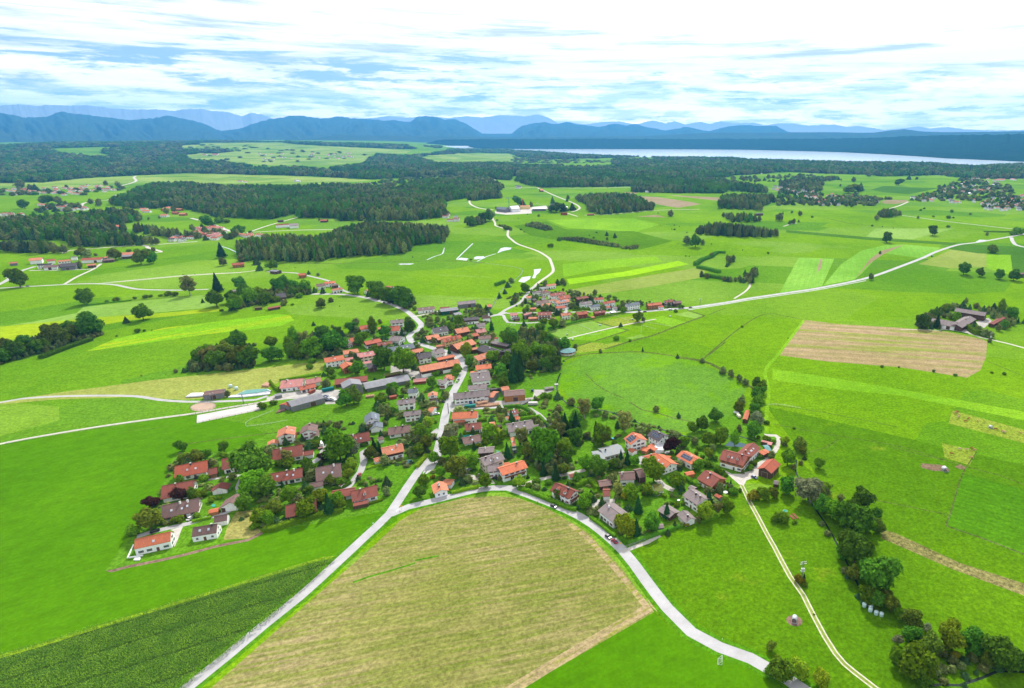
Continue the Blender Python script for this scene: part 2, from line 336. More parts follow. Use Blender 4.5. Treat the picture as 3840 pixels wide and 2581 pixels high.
G_VERGE = grass('verge', (0.07,0.22,0.006), (0.05,0.16,0.006), tuft=0.4)
G_EARTH = grass('bare_earth', (0.20,0.14,0.10), (0.14,0.10,0.08), streak=0, tuft=0.4)
G_TAN = grass('tan_headland', (0.36,0.29,0.16), (0.27,0.25,0.10), ang=wdir('Z','1478,1385 1185,1560'), streak=0.5, tuft=0.35, blotch=(0.20,0.23,0.03), bl_at=(0.48,0.62), bl_scale=0.4, bl_str=(0.1,1))
G_FAR = grass('far_fields', (0.24,0.34,0.07), (0.15,0.27,0.03), ang=0.3, streak=0.1, plots=0.6)
G_MAIZ = grass('maize_soil', (0.06,0.13,0.02), tuft=0.3)
G_RIM = grass('field_rim', (0.20,0.34,0.01), (0.14,0.27,0.01), tuft=0.5)
ASPH = mat('asphalt_pale', (0.43,0.42,0.425), 0.9, var=0.07, scale=0.12, coord='WORLD', col2=(0.34,0.335,0.335))
ROAD2 = mat('asphalt_grey', (0.40,0.39,0.39), 0.9, var=0.06, scale=0.12, coord='WORLD', col2=(0.33,0.325,0.32))
GRAV = mat('gravel', (0.50,0.47,0.42), 0.95, var=0.12, scale=0.35, coord='WORLD', col2=(0.40,0.37,0.33))
YARD = mat('yard_gravel', (0.43,0.41,0.38), 0.95, var=0.1, scale=0.16, coord='WORLD', col2=(0.31,0.29,0.265))
TRACK = mat('track_chalk', (0.56,0.53,0.44), 0.95, var=0.15, scale=0.6, coord='WORLD', col2=(0.40,0.37,0.27))
SAND = mat('sand_brown', (0.43,0.31,0.23), 0.95, var=0.06, scale=0.2, coord='WORLD')
SANDW = mat('sand_pale', (0.42,0.395,0.38), 0.95, var=0.03, scale=0.1, coord='WORLD', col2=(0.50,0.48,0.46))
WATER = glossy('water_still', (0.50,0.52,0.54), 0.08, 0.02); LAKE = glossy('water_lake', (0.55,0.62,0.68), 0.15)
CREEK = glossy('water_creek', (0.02,0.03,0.025), 0.1, 0.1); POND = glossy('water_pond', (0.05,0.10,0.13), 0.05, 0.02)

REG = []   # name, material, label, 'poly'/'line', world points, width
def field(name, m, t, s, label): REG.append((name, m, label, 'poly', gpts(t, s), 0))
def smooth(p, step=None):
    P = [np.array(q) for q in p]; P = [2*P[0]-P[1]]+P+[2*P[-1]-P[-2]]; o = []
    for i in range(1, len(P)-2):
        d = np.linalg.norm(P[i+1]-P[i]); n = max(1, min(12, int(d/(step or 9))))
        for k in range(n):
            u = k/n; a, b, c, e = P[i-1:i+3]
            o.append(tuple(0.5*(2*b+(c-a)*u+(2*a-5*b+4*c-e)*u*u+(3*b-a-3*c+e)*u**3)))
    return o+[tuple(P[-2])]
def road(name, m, t, s, wd, label, sm=True, off=0.0):
    p = gpts(t, s) if isinstance(s, str) else s
    if sm: p = smooth(p)
    if off: p = offset(p, off)
    REG.append((name, m, label, 'line', p, wd)); return p
def offset(p, d):
    q = np.array(p); t = np.gradient(q, axis=0); t /= np.linalg.norm(t, axis=1)[:, None]+1e-9
    return [tuple(a) for a in q+np.stack([-t[:, 1], t[:, 0]], 1)*d]

field('meadow', G_NEAR, 'Z', '-900,1015 0,1012 440,945 560,965 900,1140 905,1187 775,1270 505,1345 0,1498 -900,1700', 'large bright green meadow south of the red roofed estate')
field('meadow', G_PAST, 'Z', '1480,1380 1430,1260 1680,1120 1700,1115 1990,1568 2100,1750 1400,1800 1150,1700 1490,1395', 'rough pasture between the curved road and the farm track')
field('meadow', G_PAST, 'Z', '1720,1130 1830,1060 2000,1180 1990,1380 2080,1568 2050,1700 1700,1240', 'narrow green pasture between the farm track and the wooded creek')
field('meadow', G_PAST, 'Z', '1745,925 2333,1060 3400,1300 3400,2100 2050,1700 1990,1300 1840,1050', 'cow pasture right of the wooded creek')
field('meadow', G_MEAD, 'Z', '1275,838 1330,812 1420,803 1540,812 1600,830 1650,850 1700,885 1690,940 1660,965 1600,985 1500,985 1430,960 1350,930 1290,900 1268,870', 'bluish green rounded meadow enclosed by the ditch')
field('meadow', G_LAWN, 'Z', '620,985 830,920 960,800 1000,760 1150,770 1280,850 1270,900 1400,950 1560,990 1700,930 1780,1010 1690,1100 1430,1245 1300,1165 1130,1110 900,1160 600,1215 240,1300 310,1195 370,1110 400,1030 520,1030', 'gardens and lawns between the village houses')
field('meadow', G_LAWN, 'Z', '735,835 800,770 900,730 1100,700 1280,740 1280,860 1000,880 740,870', 'lawns in the upper village')
field('meadow', G_OLIV, 'Z', '-700,960 0,915 130,895 350,866 560,843 740,822 735,845 650,862 610,885 520,905 420,911 300,905 130,910 -700,985', 'olive toned hay meadow above the bunker silos')
field('meadow', G_YELL, 'H', '-900,520 0,500 500,450 900,410 1230,392 1400,380 1950,335 2060,350 1500,410 1150,445 900,490 500,575 0,625 -900,700', 'yellow flowering strip on the left')
field('meadow', G_PALE, 'H', '-500,530 0,497 300,455 700,375 760,320 1100,285 1650,228 1910,205 1960,320 1400,375 1200,390 700,430 300,470', 'pale green strip beside the hedge on the left')
field('meadow', G_YSTR, 'H', '780,725 1050,610 1500,510 2333,410 2520,385 2640,395 2680,440 2560,490 2333,520 1900,565 1300,655', 'yellow streaked field west of the village')
field('meadow', G_DRY, 'A', '985,1020 1180,1000 1150,1150 1230,1200 1100,1260 870,1275 900,1170', 'patch of dry uncut grass beside the small white garage')
field('crop_field', G_MAIZ, 'Z', '-700,1640 0,1498 243,1425 505,1345 737,1276 770,1274 615,1415 425,1568 200,1790 -700,2100', 'maize field in the bottom left corner')
field('stubble_field', G_STUB, 'Z', '912,1186 960,1158 1050,1136 1130,1130 1180,1135 1250,1160 1340,1215 1420,1300 1488,1396 1190,1568 1000,1690 700,1850 250,1850 480,1568 700,1375 850,1245', 'big stubble field in front of the village')
field('meadow', G_NEAR, 'Z', '1488,1396 1560,1460 1690,1510 1800,1570 2000,1700 1900,1900 700,1850 1190,1568', 'dark green mown meadow at the lower edge')
field('meadow', G_NEON, 'J', '890,1085 1400,1020 1900,920 2005,950 1500,1050 910,1135', 'vivid lime green strip behind the hamlet')
field('meadow', G_OLI2, 'J', '880,1190 1100,1150 1600,1060 2060,985 2150,1010 2130,1070 1600,1165 1300,1210 1000,1235', 'olive strip behind the hamlet')
field('meadow', G_LITE, 'J', '850,950 1300,905 1700,880 1760,930 1200,1000 860,1070', 'light green band behind the lime strip')
field('meadow', G_LITE, 'J', '700,545 1100,530 1500,535 1730,590 1500,660 1250,640 900,620', 'light green slope of the low hill')
field('meadow', G_PAST, 'J', '400,600 700,560 900,640 1500,650 1850,740 1550,820 1300,800 800,730 560,690', 'rough slope with scattered bushes')
field('stubble_field', G_STU2, 'M', '850,250 1100,280 1500,305 1800,330 2050,380 2085,400 2078,500 2040,590 1950,640 1500,570 1000,530 690,490', 'straw coloured field with rounded corners beside the farm')
field('meadow', G_LITE, 'M', '640,580 1200,665 1900,790 2500,900 2500,960 1900,840 1500,760 1100,720 640,655', 'lighter mown strip below the straw field')
field('meadow', G_COW, 'M', '1850,860 2500,1035 2600,1150 1825,948', 'yellowish grazed strip with brown cows')
field('meadow', G_COW, 'M', '1780,1080 2010,1130 1970,1230 1800,1180', 'grazed patch where the lower cows stand')
field('crop_field', G_DROW, 'L', '1270,165 1900,330 2200,900 1671,690 1165,510', 'dark green field with fine rows at the right edge')
field('meadow', G_REED, 'L', '735,530 830,555 1250,750 1671,885 2200,1060 2200,1160 1671,965 1200,790 740,590', 'brownish reed strip crossing the right pasture')
field('meadow', G_MINT, 'K', '550,970 690,712 950,720 860,922', 'pale green block above the country road')
field('meadow', G_MINT, 'K', '870,915 1000,760 1150,660 1330,620 1470,615 1280,690 1150,830 1095,872', 'pale curved strip above the country road')
field('meadow', G_MINT, 'K', '1310,680 1470,617 1720,640 1690,672 1590,718', 'pale wedge beside the bend of the country road')
field('meadow', G_OLI2, 'K', '1560,760 1800,655 2060,672 2060,780 1800,790', 'olive patch below the country road')
field('meadow', G_LITE, 'K', '2060,690 2235,695 2250,840 2060,790', 'bright green square at the right edge')
field('crop_field', G_DARK, 'K', '1780,650 1850,612 2333,635 2500,650 2500,700 2000,682', 'dark crop strip at the right edge')
field('crop_field', G_DARK, 'K', '2235,688 2500,700 2500,850 2333,865 2255,842', 'dark maize block at the right edge')
field('crop_field', G_DARK, 'K', '600,512 1250,568 1850,605 1810,622 1200,584 600,530', 'thin dark crop strip')
field('crop_field', G_DARK, 'K', '1215,217 1310,190 1500,200 1720,205 1500,250 1300,235', 'dark crop field beneath the right hand village')
field('meadow', G_PALE, 'K', '1180,560 1250,500 1830,500 1520,580', 'pale green triangle in the middle distance')
field('meadow', G_SOIL, 'K', '820,828 845,722 864,725 852,790', 'brown bare streak in the pale block')
field('meadow', G_SOIL, 'K', '1100,868 1210,722 1300,660 1460,617 1300,692 1190,770', 'brown bare strip curving up the field')
field('ploughed_field', G_SOIL, 'J', '1500,332 1700,338 2050,390 2110,405 1900,437 1680,400 1560,365', 'brown ploughed field behind the round wood')
field('ploughed_field', G_SOIL, 'J', '1390,290 1540,298 1490,322', 'small brown field behind the round wood')
field('ploughed_field', G_SOIL, 'J', '1800,320 2333,345 2333,380 2050,350', 'thin brown field far right of the round wood')
field('ploughed_field', G_SOIL, 'J', '1520,517 1700,500 1800,525', 'brownish wedge on the low hill')
field('ploughed_field', G_SOIL, 'K', '1290,305 1330,292 1480,292 1490,305 1400,322 1310,318', 'bare building ground beside the right village')
for i, s in enumerate(['720,548 1000,465 1110,450 1340,500 860,615', '1150,455 1480,400 1600,460 1400,495 1290,495', '860,615 1380,505 1420,535 1150,628', '1420,605 1560,570 1600,590 1480,612', '1220,660 1350,640 1420,650 1240,705 ', '1630,430 1760,400 1990,460 1850,500', '1990,360 2130,400 2060,425 1860,390', '940,690 1100,640 1220,650 1250,710 980,740', '1000,560 1180,540 1130,580']):
    field('meadow', (G_PALE, G_COW, G_LITE)[i % 3], 'E', s, 'horse paddock below the hamlet, number %s from the hall'.replace('number %s from the hall', ['longest one', 'upper left one', 'long green one', 'tiny yellow one', 'straw one', 'upper olive one', 'top right one', 'one by the hall', 'inner one'][i]))
# sand, yards, water
field('riding_arena', SANDW, 'A', '630,140 1200,32 1208,90 625,212', 'pale rectangular riding arena')
_c = gpts('H', '1852,1230 1970,1205 1852,1190')
_cx, _cy = _c[0]; _a = [un(*px('H', 1852+118*math.cos(k*math.pi/12)+12*math.sin(k*math.pi/12), 1230+38*math.sin(k*math.pi/12)-14*math.cos(k*math.pi/12)))[:2] for k in range(24)]
REG.append(('sand_ring', SAND, 'oval sand paddock beside the riding arena', 'poly', _a, 0)); PEN = _a
field('yard', YARD, 'B', '0,950 160,905 420,880 660,880 680,940 620,1000 520,960 200,965 0,985', 'gravel farmyard between the long grey barns')
field('yard', YARD, 'R', '1040,250 1330,215 1370,200 1400,290 1340,400 1240,460 1070,470 1040,350', 'parking yard at the end of the long grey barn')
field('yard', YARD, 'S', '200,600 320,540 560,520 1190,500 1220,500 1600,455 1740,440 1770,300 1950,300 2110,290 2090,330 1850,400 1750,470 1640,500 1400,570 1150,600 600,640 210,690', 'sawmill yard with wood piles')
field('yard', YARD, 'T', '670,690 860,670 1260,700 1330,810 1200,800 900,745 660,735', 'gravel yard in front of the lone farm')
field('yard', YARD, 'T', '1360,560 1600,480 1670,540 1520,680 1420,640', 'gravel yard behind the lone farm')
field('yard', GRAV, 'C', '1470,780 1570,830 1660,830 1760,800 1860,700 1975,645 1985,665 1900,760 1880,850 1790,880 1730,905 1700,965 1655,950 1560,870', 'gravel forecourt of the red roofed farm')
field('yard', GRAV, 'D', '530,1120 640,1140 720,1170 860,1200 900,1250 1130,1260 1140,1310 1000,1300 850,1310 700,1210 600,1180', 'paved forecourt of the large cream house')
field('yard', ROAD2, 'C', '490,640 600,620 720,590 870,570 870,600 740,630 600,700 590,780 530,720', 'courtyard between the orange roofed houses')
field('yard', GRAV, 'F', '0,400 100,400 260,390 250,440 80,470 30,520 0,500', 'gravel drive of the big grey roofed house')
field('yard', GRAV, 'V', '1385,215 1760,110 1700,250 1600,520 1520,700 1500,690 1500,260', 'white paved drive of the modern white house')
field('yard', GRAV, 'B', '1500,500 1650,520 1760,560 1790,600 1700,640 1540,545', 'village square beside the yellow terrace')
field('yard', GRAV, 'E', '440,600 530,590 640,645 560,650 450,640', 'sandy paddock behind the big hip roofed farm')
field('yard', GRAV, 'E', '270,830 380,770 385,860 330,865', 'pale yard behind the orange roofed farmhouse')
field('yard', YARD, 'B', '1130,660 1340,700 1480,740 1470,780 1330,780 1290,740 1130,740', 'yard in front of the long orange barn')
field('yard', GRAV, 'b', '440,420 800,440 1250,330 1560,300 1620,370 1240,400 1250,470 700,500 450,470', 'pale yard of the estate with the cranes')
field('bare_patch', G_EARTH, 'd', '-260,1330 200,1370 340,1460 330,1500 0,1490 -260,1420', 'trampled earth around the white cattle shelter')
field('bare_patch', G_EARTH, 'd', '440,1400 570,1350 690,1420 650,1470 520,1440', 'trampled earth beside the fence gate')
_c = un(*px('L', 172, 1128))
REG.append(('bare_patch', G_EARTH, 'round bare patch under the small feed rack', 'poly', [(_c[0]+3.6*math.cos(k*.7), _c[1]+3.2*math.sin(k*.7)) for k in range(9)], 0))
field('pond', POND, 'C', '1490,512 1540,465 1570,452 1650,475 1735,500 1720,535 1620,525 1540,522', 'garden pond behind the red roofed farmhouse')
field('flood_pool', WATER, 'J', '445,1108 480,1070 560,1058 552,1085 500,1118', 'flood pool shaped like a fish beside the lane')
field('flood_pool', WATER, 'J', '572,1078 590,1035 588,998 655,992 640,1025 610,1050 600,1078', 'wavy flood pool beside the lane')
field('flood_pool', WATER, 'J', '285,806 320,797 385,800 378,815 300,832 253,852', 'flood pool in the far meadow')
field('flood_pool', WATER, 'J', '38,905 60,880 130,878 125,895 70,906', 'flood pool at the end of the white ditch')
field('flood_pool', WATER, 'I', '1535,803 1570,797 1690,799 1650,808 1560,811', 'long thin flood pool before the wood')
field('flood_pool', WATER, 'I', '2070,762 2110,745 2180,753 2160,772', 'flood pool at the foot of the white line')
field('flood_pool', WATER, 'I', '2225,742 2320,732 2330,750 2260,758', 'small flood pool beside the creek')
field('flood_pool', WATER, 'K', '1980,598 2010,582 2060,584 2030,600', 'flood pool beside the country road')
field('lake', LAKE, 'Z', '1005,333 1166,333 1311,335 1316,338 1616,341 1691,338 1916,344 2016,350 2166,355 2333,360 2700,368 2700,400 2333,384 2100,378 1850,370 1640,363 1500,359 1320,354 1200,348 1125,343 1040,338', 'wide white shining lake below the mountains')
field('meadow', G_FAR, 'N', '800,275 830,262 1000,254 1100,250 1080,238 830,236 830,225 920,214 1300,214 1400,224 1700,240 1880,246 1850,262 1700,265 1660,300 1500,316 1300,314 1240,316 1060,304 1010,292 880,288', 'pale patchwork of fields on the far plateau')
field('meadow', G_FAR, 'N', '1900,285 2000,262 2333,264 2340,298 2000,300', 'pale fields before the left end of the lake')
field('meadow', G_FAR, 'N', '-200,400 0,396 560,368 850,352 1250,362 1500,372 1700,384 1500,402 1000,398 650,396 400,424 0,432', 'long light meadow between the two forests')
road('field_rim', G_TAN, 'Z', '1478,1385 1340,1466 1185,1560 1000,1680', 5.0, 'tan headland along the lower right edge of the stubble field')
road('field_rim', G_TAN, 'Z', '1300,1195 1345,1232 1410,1305 1476,1385', 3.0, 'tan headland along the curved road')
road('field_rim', G_VERGE, 'P', '1795,592 1900,555 2020,520 2150,482 2250,450', 1.3, 'thin dark green line across the stubble field')
road('field_rim', G_VERGE, 'P', '2250,432 2333,415 2420,398', 1.3, 'second thin green line across the stubble field')
# creeks and ditches
road('field_rim', G_RIM, 'Z', '-300,1560 0,1496 243,1423 505,1343 737,1272 775,1268', 2.2, 'light weedy rim of the maize field')
road('field_rim', G_RIM, 'F', '400,1010 470,1120 600,1300 760,1480 900,1600', 3.0, 'lighter mown strip right of the curved road')
for t, s, wd, lb in [('L', '120,30 185,80 180,150 205,215 260,330 380,500 520,760 620,960', 1.6, 'creek under the row of trees'), ('L', '1020,1560 1120,1545 1250,1550 1400,1500 1500,1455 1800,1470', 1.8, 'creek bend in the lower right corner'),
                     ('D', '1620,0 1580,110 1600,250 1690,340 1800,380 2000,400 2200,440 2333,520', 1.8, 'creek along the rounded meadow'), ('C', '270,160 420,230 620,290 850,350 1000,400 1200,430 1650,405 1850,470', 2.0, 'creek behind the orange roofed houses'),
                     ('J', '0,922 100,935 430,980 480,1020 430,1080 300,1180 210,1340', 1.6, 'creek crossing the far meadow')]:
    road('creek', CREEK, t, s, wd*.65, lb)
for t, s in [('J','70,925 160,880 240,855'), ('I','1800,765 1880,730 1940,710 1960,655'), ('I','2070,760 2130,700 2220,615'), ('I','-80,640 0,665 70,700')]:
    road('flooded_ditch', WATER, t, s, 2.2, 'white shining flooded ditch in the far meadow')
for t, s, wd in [('E','720,545 900,490 1110,448 1330,400 1500,370',2.2), ('E','2145,400 1900,490 1700,570 1480,630 1230,705',3.0), ('E','2145,400 1990,350',2.5), ('E','940,690 1110,640',2.5), ('E','1150,628 1330,570 1450,530 1340,505 1290,495 1150,455',2.5),
                 ('E','870,800 1000,760 1200,740 1570,730 1880,770 2150,815 2333,905',2.5), ('E','1230,705 1420,650',2.0), ('E','2180,760 2333,640',1.5), ('E','2180,390 2333,330',1.5), ('M','170,520 240,455 430,300 600,212 840,247',1.6),
                 ('M','0,507 170,530 270,575 420,650 520,720',2.4), ('M','620,820 900,860 1200,915 1480,972',0.8), ('M','640,950 900,1000 1100,1035 1500,1105 1900,1225',0.8), ('M','690,490 500,560',0.1), ('M','1085,1055 1000,1110 880,1145',0.8),
                 ('H','750,310 1200,262 1640,225',3.0), ('A','550,398 890,352 1370,295',1.2), ('A','0,280 200,265 380,235',0.6), ('D','1900,0 2030,130 2180,220 2333,280',1.0), ('C','420,20 560,110 760,155 900,200 1160,255',1.4),
                 ('L','640,330 800,360 1180,437',0.8), ('L','1165,510 1400,590 1671,695',1.2), ('L','1160,505 1190,430 1270,170 1360,30',0.8), ('L','1300,125 1500,175 1700,250',1.0), ('L','800,-5 1000,45 1250,105',0.8), ('K','600,515 1250,570 1850,612',2.0),
                 ('K','700,395 1000,450 1220,480 1500,495 1900,500 2250,525',2.5), ('J','560,545 700,545 1000,540 1200,535',4.0), ('J','60,745 130,740',2.0), ('B','1380,210 1900,60 2050,65',1.5), ('I','430,795 900,800 1300,790 2000,775 2333,795',3.0), ('M','2090,530 2333,630 2600,720',1.0)]:
    road('ditch', G_DITCH, t, s, wd, 'overgrown ditch line between two meadows')
# verges, tracks and roads
MAIN = 'B', '1480,1600 1540,1500 1590,1320 1640,1060 1700,900 1760,790 1800,690 1775,600 1740,560 1640,530 1530,505 1420,470 1320,440 1295,400 1320,365 1390,330 1412,290 1340,215 1250,150 1100,90 900,40 700,12 430,5'
low = 'Z', '330,1650 425,1568 520,1492 600,1425 680,1362 760,1290 830,1225 890,1168 915,1130 945,1085 975,1045'
sth = 'Z', '890,1172 930,1155 1000,1138 1080,1118 1120,1112 1160,1112 1210,1130 1290,1162 1350,1195 1420,1255 1470,1320 1520,1385 1575,1440 1640,1475 1710,1500 1790,1545 1900,1620'
road('verge', G_VERGE, *low, 10.5, 'dark green verge of the straight road'); road('verge', G_VERGE, *sth, 10.0, 'dark green verge of the curved road')
road('dirt_path', G_EARTH, 'A', '-150,1560 0,1520 300,1460 500,1415 800,1335 1100,1275 1180,1235 1230,1205', 2.4, 'brown strip of bare soil along the estate edge')
P_MAIN = road('village_road', ASPH, *MAIN, 6.2, 'pale main street through the village')
P_LOW = road('village_road', ASPH, *low, 5.6, 'straight pale road running to the lower left')
P_STH = road('village_road', ASPH, *sth, 5.6, 'curved pale road round the big stubble field')
road('lane', ROAD2, 'E', '170,405 270,385 330,345 460,280 510,220 560,160 620,110', 4.5, 'lane running up past the hamlet')
road('lane', GRAV, 'J', '600,1145 640,1110 740,1040 765,1000 740,920 720,890 620,830 450,770 390,730 350,690 350,640 300,620 240,600 235,575 210,530 200,500', 4.6, 'winding gravel lane towards the estate with cranes')
P_CTY = road('country_road', ASPH, 'K', '-780,1180 -560,1075 340,1008 600,970 860,930 1200,860 1450,770 1600,715 1700,668 1850,620 2000,600 2200,565 2450,520', 5.8, 'long country road to the right edge') if False else None
ctry = gpts('E', '1240,372 1345,366 1500,366 1600,360 1800,342 2000,327 2333,280')+gpts('K', '340,1008 600,970 860,930 1200,858 1450,770 1600,712 1700,667 1850,620 2000,600 2200,565 2450,520')
P_CTY = road('country_road', ASPH, '', ctry, 6.5, 'long country road to the right edge')
road('cycle_path', ASPH, '', gpts('E', '2000,345 2333,293')+gpts('K', '340,1020 600,982 860,942 1180,880'), 2.6, 'cycle path beside the country road')
road('country_road', ASPH, 'K', '2240,565 2255,600 2290,625 2450,660', 7.0, 'branch of the country road at the right edge')
road('lane', ASPH, 'K', '1430,403 1700,440 2000,475 2333,512', 5.0, 'straight lane below the right village')
road('lane', GRAV, 'K', '1350,356 1420,335 1490,305', 6.0, 'lane out of the building ground')
road('lane', GRAV, 'K', '220,1011 300,960 335,920 335,900', 3.0, 'short track to the pond hedge')
road('lane', GRAV, 'K', '580,485 640,465 680,460', 3.5, 'lane at the small wood')
road('lane', ROAD2, 'E', '270,393 310,395 325,430 350,460 450,467 560,465 630,460', 3.6, 'cul-de-sac in front of the hamlet')
road('lane', ROAD2, 'E', '340,378 560,370 640,375 900,368 1100,362 1260,370', 3.4, 'access lane between the hamlet houses')
road('lane', ROAD2, 'E', '870,370 890,330 850,240', 3.6, 'short drive between hamlet houses')
road('lane', GRAV, 'E', '830,625 1000,580 1350,498 1480,470 1700,430', 2.6, 'gravel path between the paddocks')
road('lane', ROAD2, 'H', '-300,1240 0,1190 200,1155 600,1132 1100,1128 1300,1140 1450,1165 1700,1183 2000,1180 2333,1165 2440,1130', 3.6, 'pale farm lane passing the silos')
road('lane', GRAV, 'H', '-300,1640 60,1555 500,1475 1000,1395 1500,1325 1780,1288 2050,1240 2333,1195 2460,1170', 3.0, 'gravel path along the riding arena')
road('lane', ROAD2, 'H', '-300,165 0,148 400,125 700,110 900,108 1050,118 1180,145 1300,160 1640,166 1900,158', 5.0, 'country lane crossing the left meadows')
road('lane', ROAD2, 'H', '-200,190 0,110 120,40 190,0', 6.0, 'lane from the left hamlet'); road('lane', ROAD2, 'G', '70,925 180,870 320,825', 6.0, 'lane entering the left hamlet')
road('lane', GRAV, 'G', '590,985 700,920 850,850 920,800', 4.0, 'gravel track leaving the left hamlet')
road('lane', GRAV, 'H', '950,100 1300,72 1700,35 2200,5', 3.0, 'thin track across the left meadows')
road('lane', ROAD2, 'G', '270,862 600,858 850,848', 4.0, 'lane in front of the left hamlet')
road('lane', GRAV, 'G', '580,705 640,680 1000,650 1300,632 1350,655 1440,680 1470,695 1400,700', 6.0, 'lane along the left wood')
road('lane', GRAV, 'G', '1300,640 1500,620 1800,598', 6.0, 'lane to the red roofed village'); road('lane', GRAV, 'G', '2333,860 2200,878 1700,905 1000,970', 3.0, 'thin path across the left meadow')
road('lane', GRAV, 'G', '1100,90 1180,70 1240,45 1220,15 1240,0', 10.0, 'far lane leaving the red roofed town'); road('lane', GRAV, 'G', '1740,385 1860,415 1960,450 2100,505', 7.0, 'far lane past the timber farms')
road('lane', GRAV, 'G', '740,300 760,250 880,230 1010,215 1080,185 1040,175', 8.0, 'far lane at the small hamlet')
road('lane', GRAV, 'I', '160,520 300,470 430,430 620,378', 5.0, 'straight track to the long red barn'); road('lane', GRAV, 'I', '220,512 600,495 960,487', 5.0, 'track before the near wood')
road('lane', ROAD2, 'I', '340,873 600,885 740,915 900,955 980,1000 1030,1040 1090,1063', 4.0, 'lane past the cottages behind the village')
road('lane', ROAD2, 'I', '640,1075 780,1078 1000,1080 1120,1088 1250,1110 1350,1145', 5.0, 'road joining the village from behind')
road('lane', GRAV, 'J', '0,365 8,400 60,430 130,447 220,455', 6.0, 'lane left of the estate with cranes'); road('lane', GRAV, 'J', '150,260 600,252 1000,258 1480,250', 8.0, 'far road along the edge of the wood')
road('lane', GRAV, 'J', '620,255 700,290 850,355 960,400 1005,435 980,460 930,475', 6.0, 'lane past the glasshouses'); road('lane', GRAV, 'J', '890,485 985,515', 5.0, 'track at the red roofed field barn')
road('lane', GRAV, 'J', '1050,505 1300,495 1700,460 2100,450', 4.0, 'track below the round wood')
road('lane', ROAD2, 'A', '80,1245 230,1200 400,1160 560,1125 680,1085 800,1055 900,1020 980,985 1020,930 1030,860 1010,790 1040,720 1060,690', 3.8, 'estate lane past the modern white house')
road('lane', GRAV, 'A', '700,735 800,715 1000,690', 2.6, 'drive below the orange brown house')
road('lane', ROAD2, 'A', '1900,300 1850,340 1800,430 1760,520 1700,560 1600,600', 4.6, 'estate lane with the parked caravan'); road('lane', ROAD2, 'A', '2140,470 2150,560 2120,650 2060,730 2010,790 1960,810', 4.2, 'estate lane between hedges')
road('lane', ROAD2, 'D', '150,700 200,670 240,640', 5.0, 'side mouth beside the main street')
road('lane', ROAD2, 'D', '400,425 560,400 800,388 1000,378 1150,372 1280,400 1380,460 1450,530 1530,590 1560,640', 3.4, 'curved lane behind the long hedge')
road('lane', GRAV, 'D', '1150,1270 1330,1205 1500,1165 1650,1140 1780,1110 1900,1085', 3.4, 'lane behind the white half hidden houses')
road('lane', GRAV, 'C', '730,890 800,960 880,1000 920,1010', 4.0, 'paved drive with a green roofed garage')
road('lane', GRAV, 'C', '1960,660 2030,600 2070,540 2090,470 2100,430 2060,400 1940,395', 3.4, 'gravel lane behind the red barn')
road('lane', GRAV, 'F', '370,975 480,930 620,880 760,800', 2.6, 'dirt track beside the fenced garden')
road('lane', GRAV, 'T', '-120,715 0,712 400,718 660,730', 1.6, 'track above the straw field'); road('lane', GRAV, 'T', '1230,780 1400,850 1700,920 2000,990 2400,1100', 3.0, 'lane leaving the lone farm')
road('lane', GRAV, 'B', '1350,212 1450,190 1540,180 1570,160', 3.6, 'drive to the dark green shed'); road('lane', ROAD2, 'B', '2030,210 2130,195 2170,180', 5.0, 'lane from village to hamlet')
TR = gpts('C', '1680,960 1720,1040 1760,1130 1850,1290 1960,1500')+gpts('F', '2050,940 2220,1260')+gpts('L', '230,960 300,1100 370,1230 440,1340 500,1410 560,1460 700,1568 840,1660')
road('track_middle', G_OLI2, '', TR, 2.7, 'grassy middle of the farm track')
for o in (-0.95, 0.95): road('wheel_rut', TRACK, '', TR, 0.6, 'pale wheel rut of the farm track, %s one' % ('left' if o > 0 else 'right'), off=o)
road('track_middle', G_LITE, 'M', '600,1010 600,900 615,720 590,620 610,560 690,470 850,255', 3.0, 'green farm track below the straw field')

def inpoly(P, poly):
    x, y = P[:, 0], P[:, 1]; c = np.zeros(len(P), bool); q = np.array(poly); a, b = q, np.roll(q, -1, 0)
    for (x0, y0), (x1, y1) in zip(a, b):
        if y0 == y1: continue
        c ^= ((y0 > y) != (y1 > y)) & (x < (x1-x0)*(y-y0)/(y1-y0)+x0)
    return c
def near(P, line, d):
    q = np.array(line); bb = (P[:, 0] > q[:, 0].min()-d) & (P[:, 0] < q[:, 0].max()+d) & (P[:, 1] > q[:, 1].min()-d) & (P[:, 1] < q[:, 1].max()+d)
    idx = np.nonzero(bb)[0]; S = P[idx]; m = np.full(len(S), 1e9)
    for a, b in zip(q[:-1], q[1:]):
        ab = b-a; L = max(1e-9, ab @ ab); u = np.clip(((S-a) @ ab)/L, 0, 1)
        m = np.minimum(m, np.hypot(*(S-a-u[:, None]*ab).T))
    r = np.zeros(len(P), bool); r[idx[m < d]] = True; return r

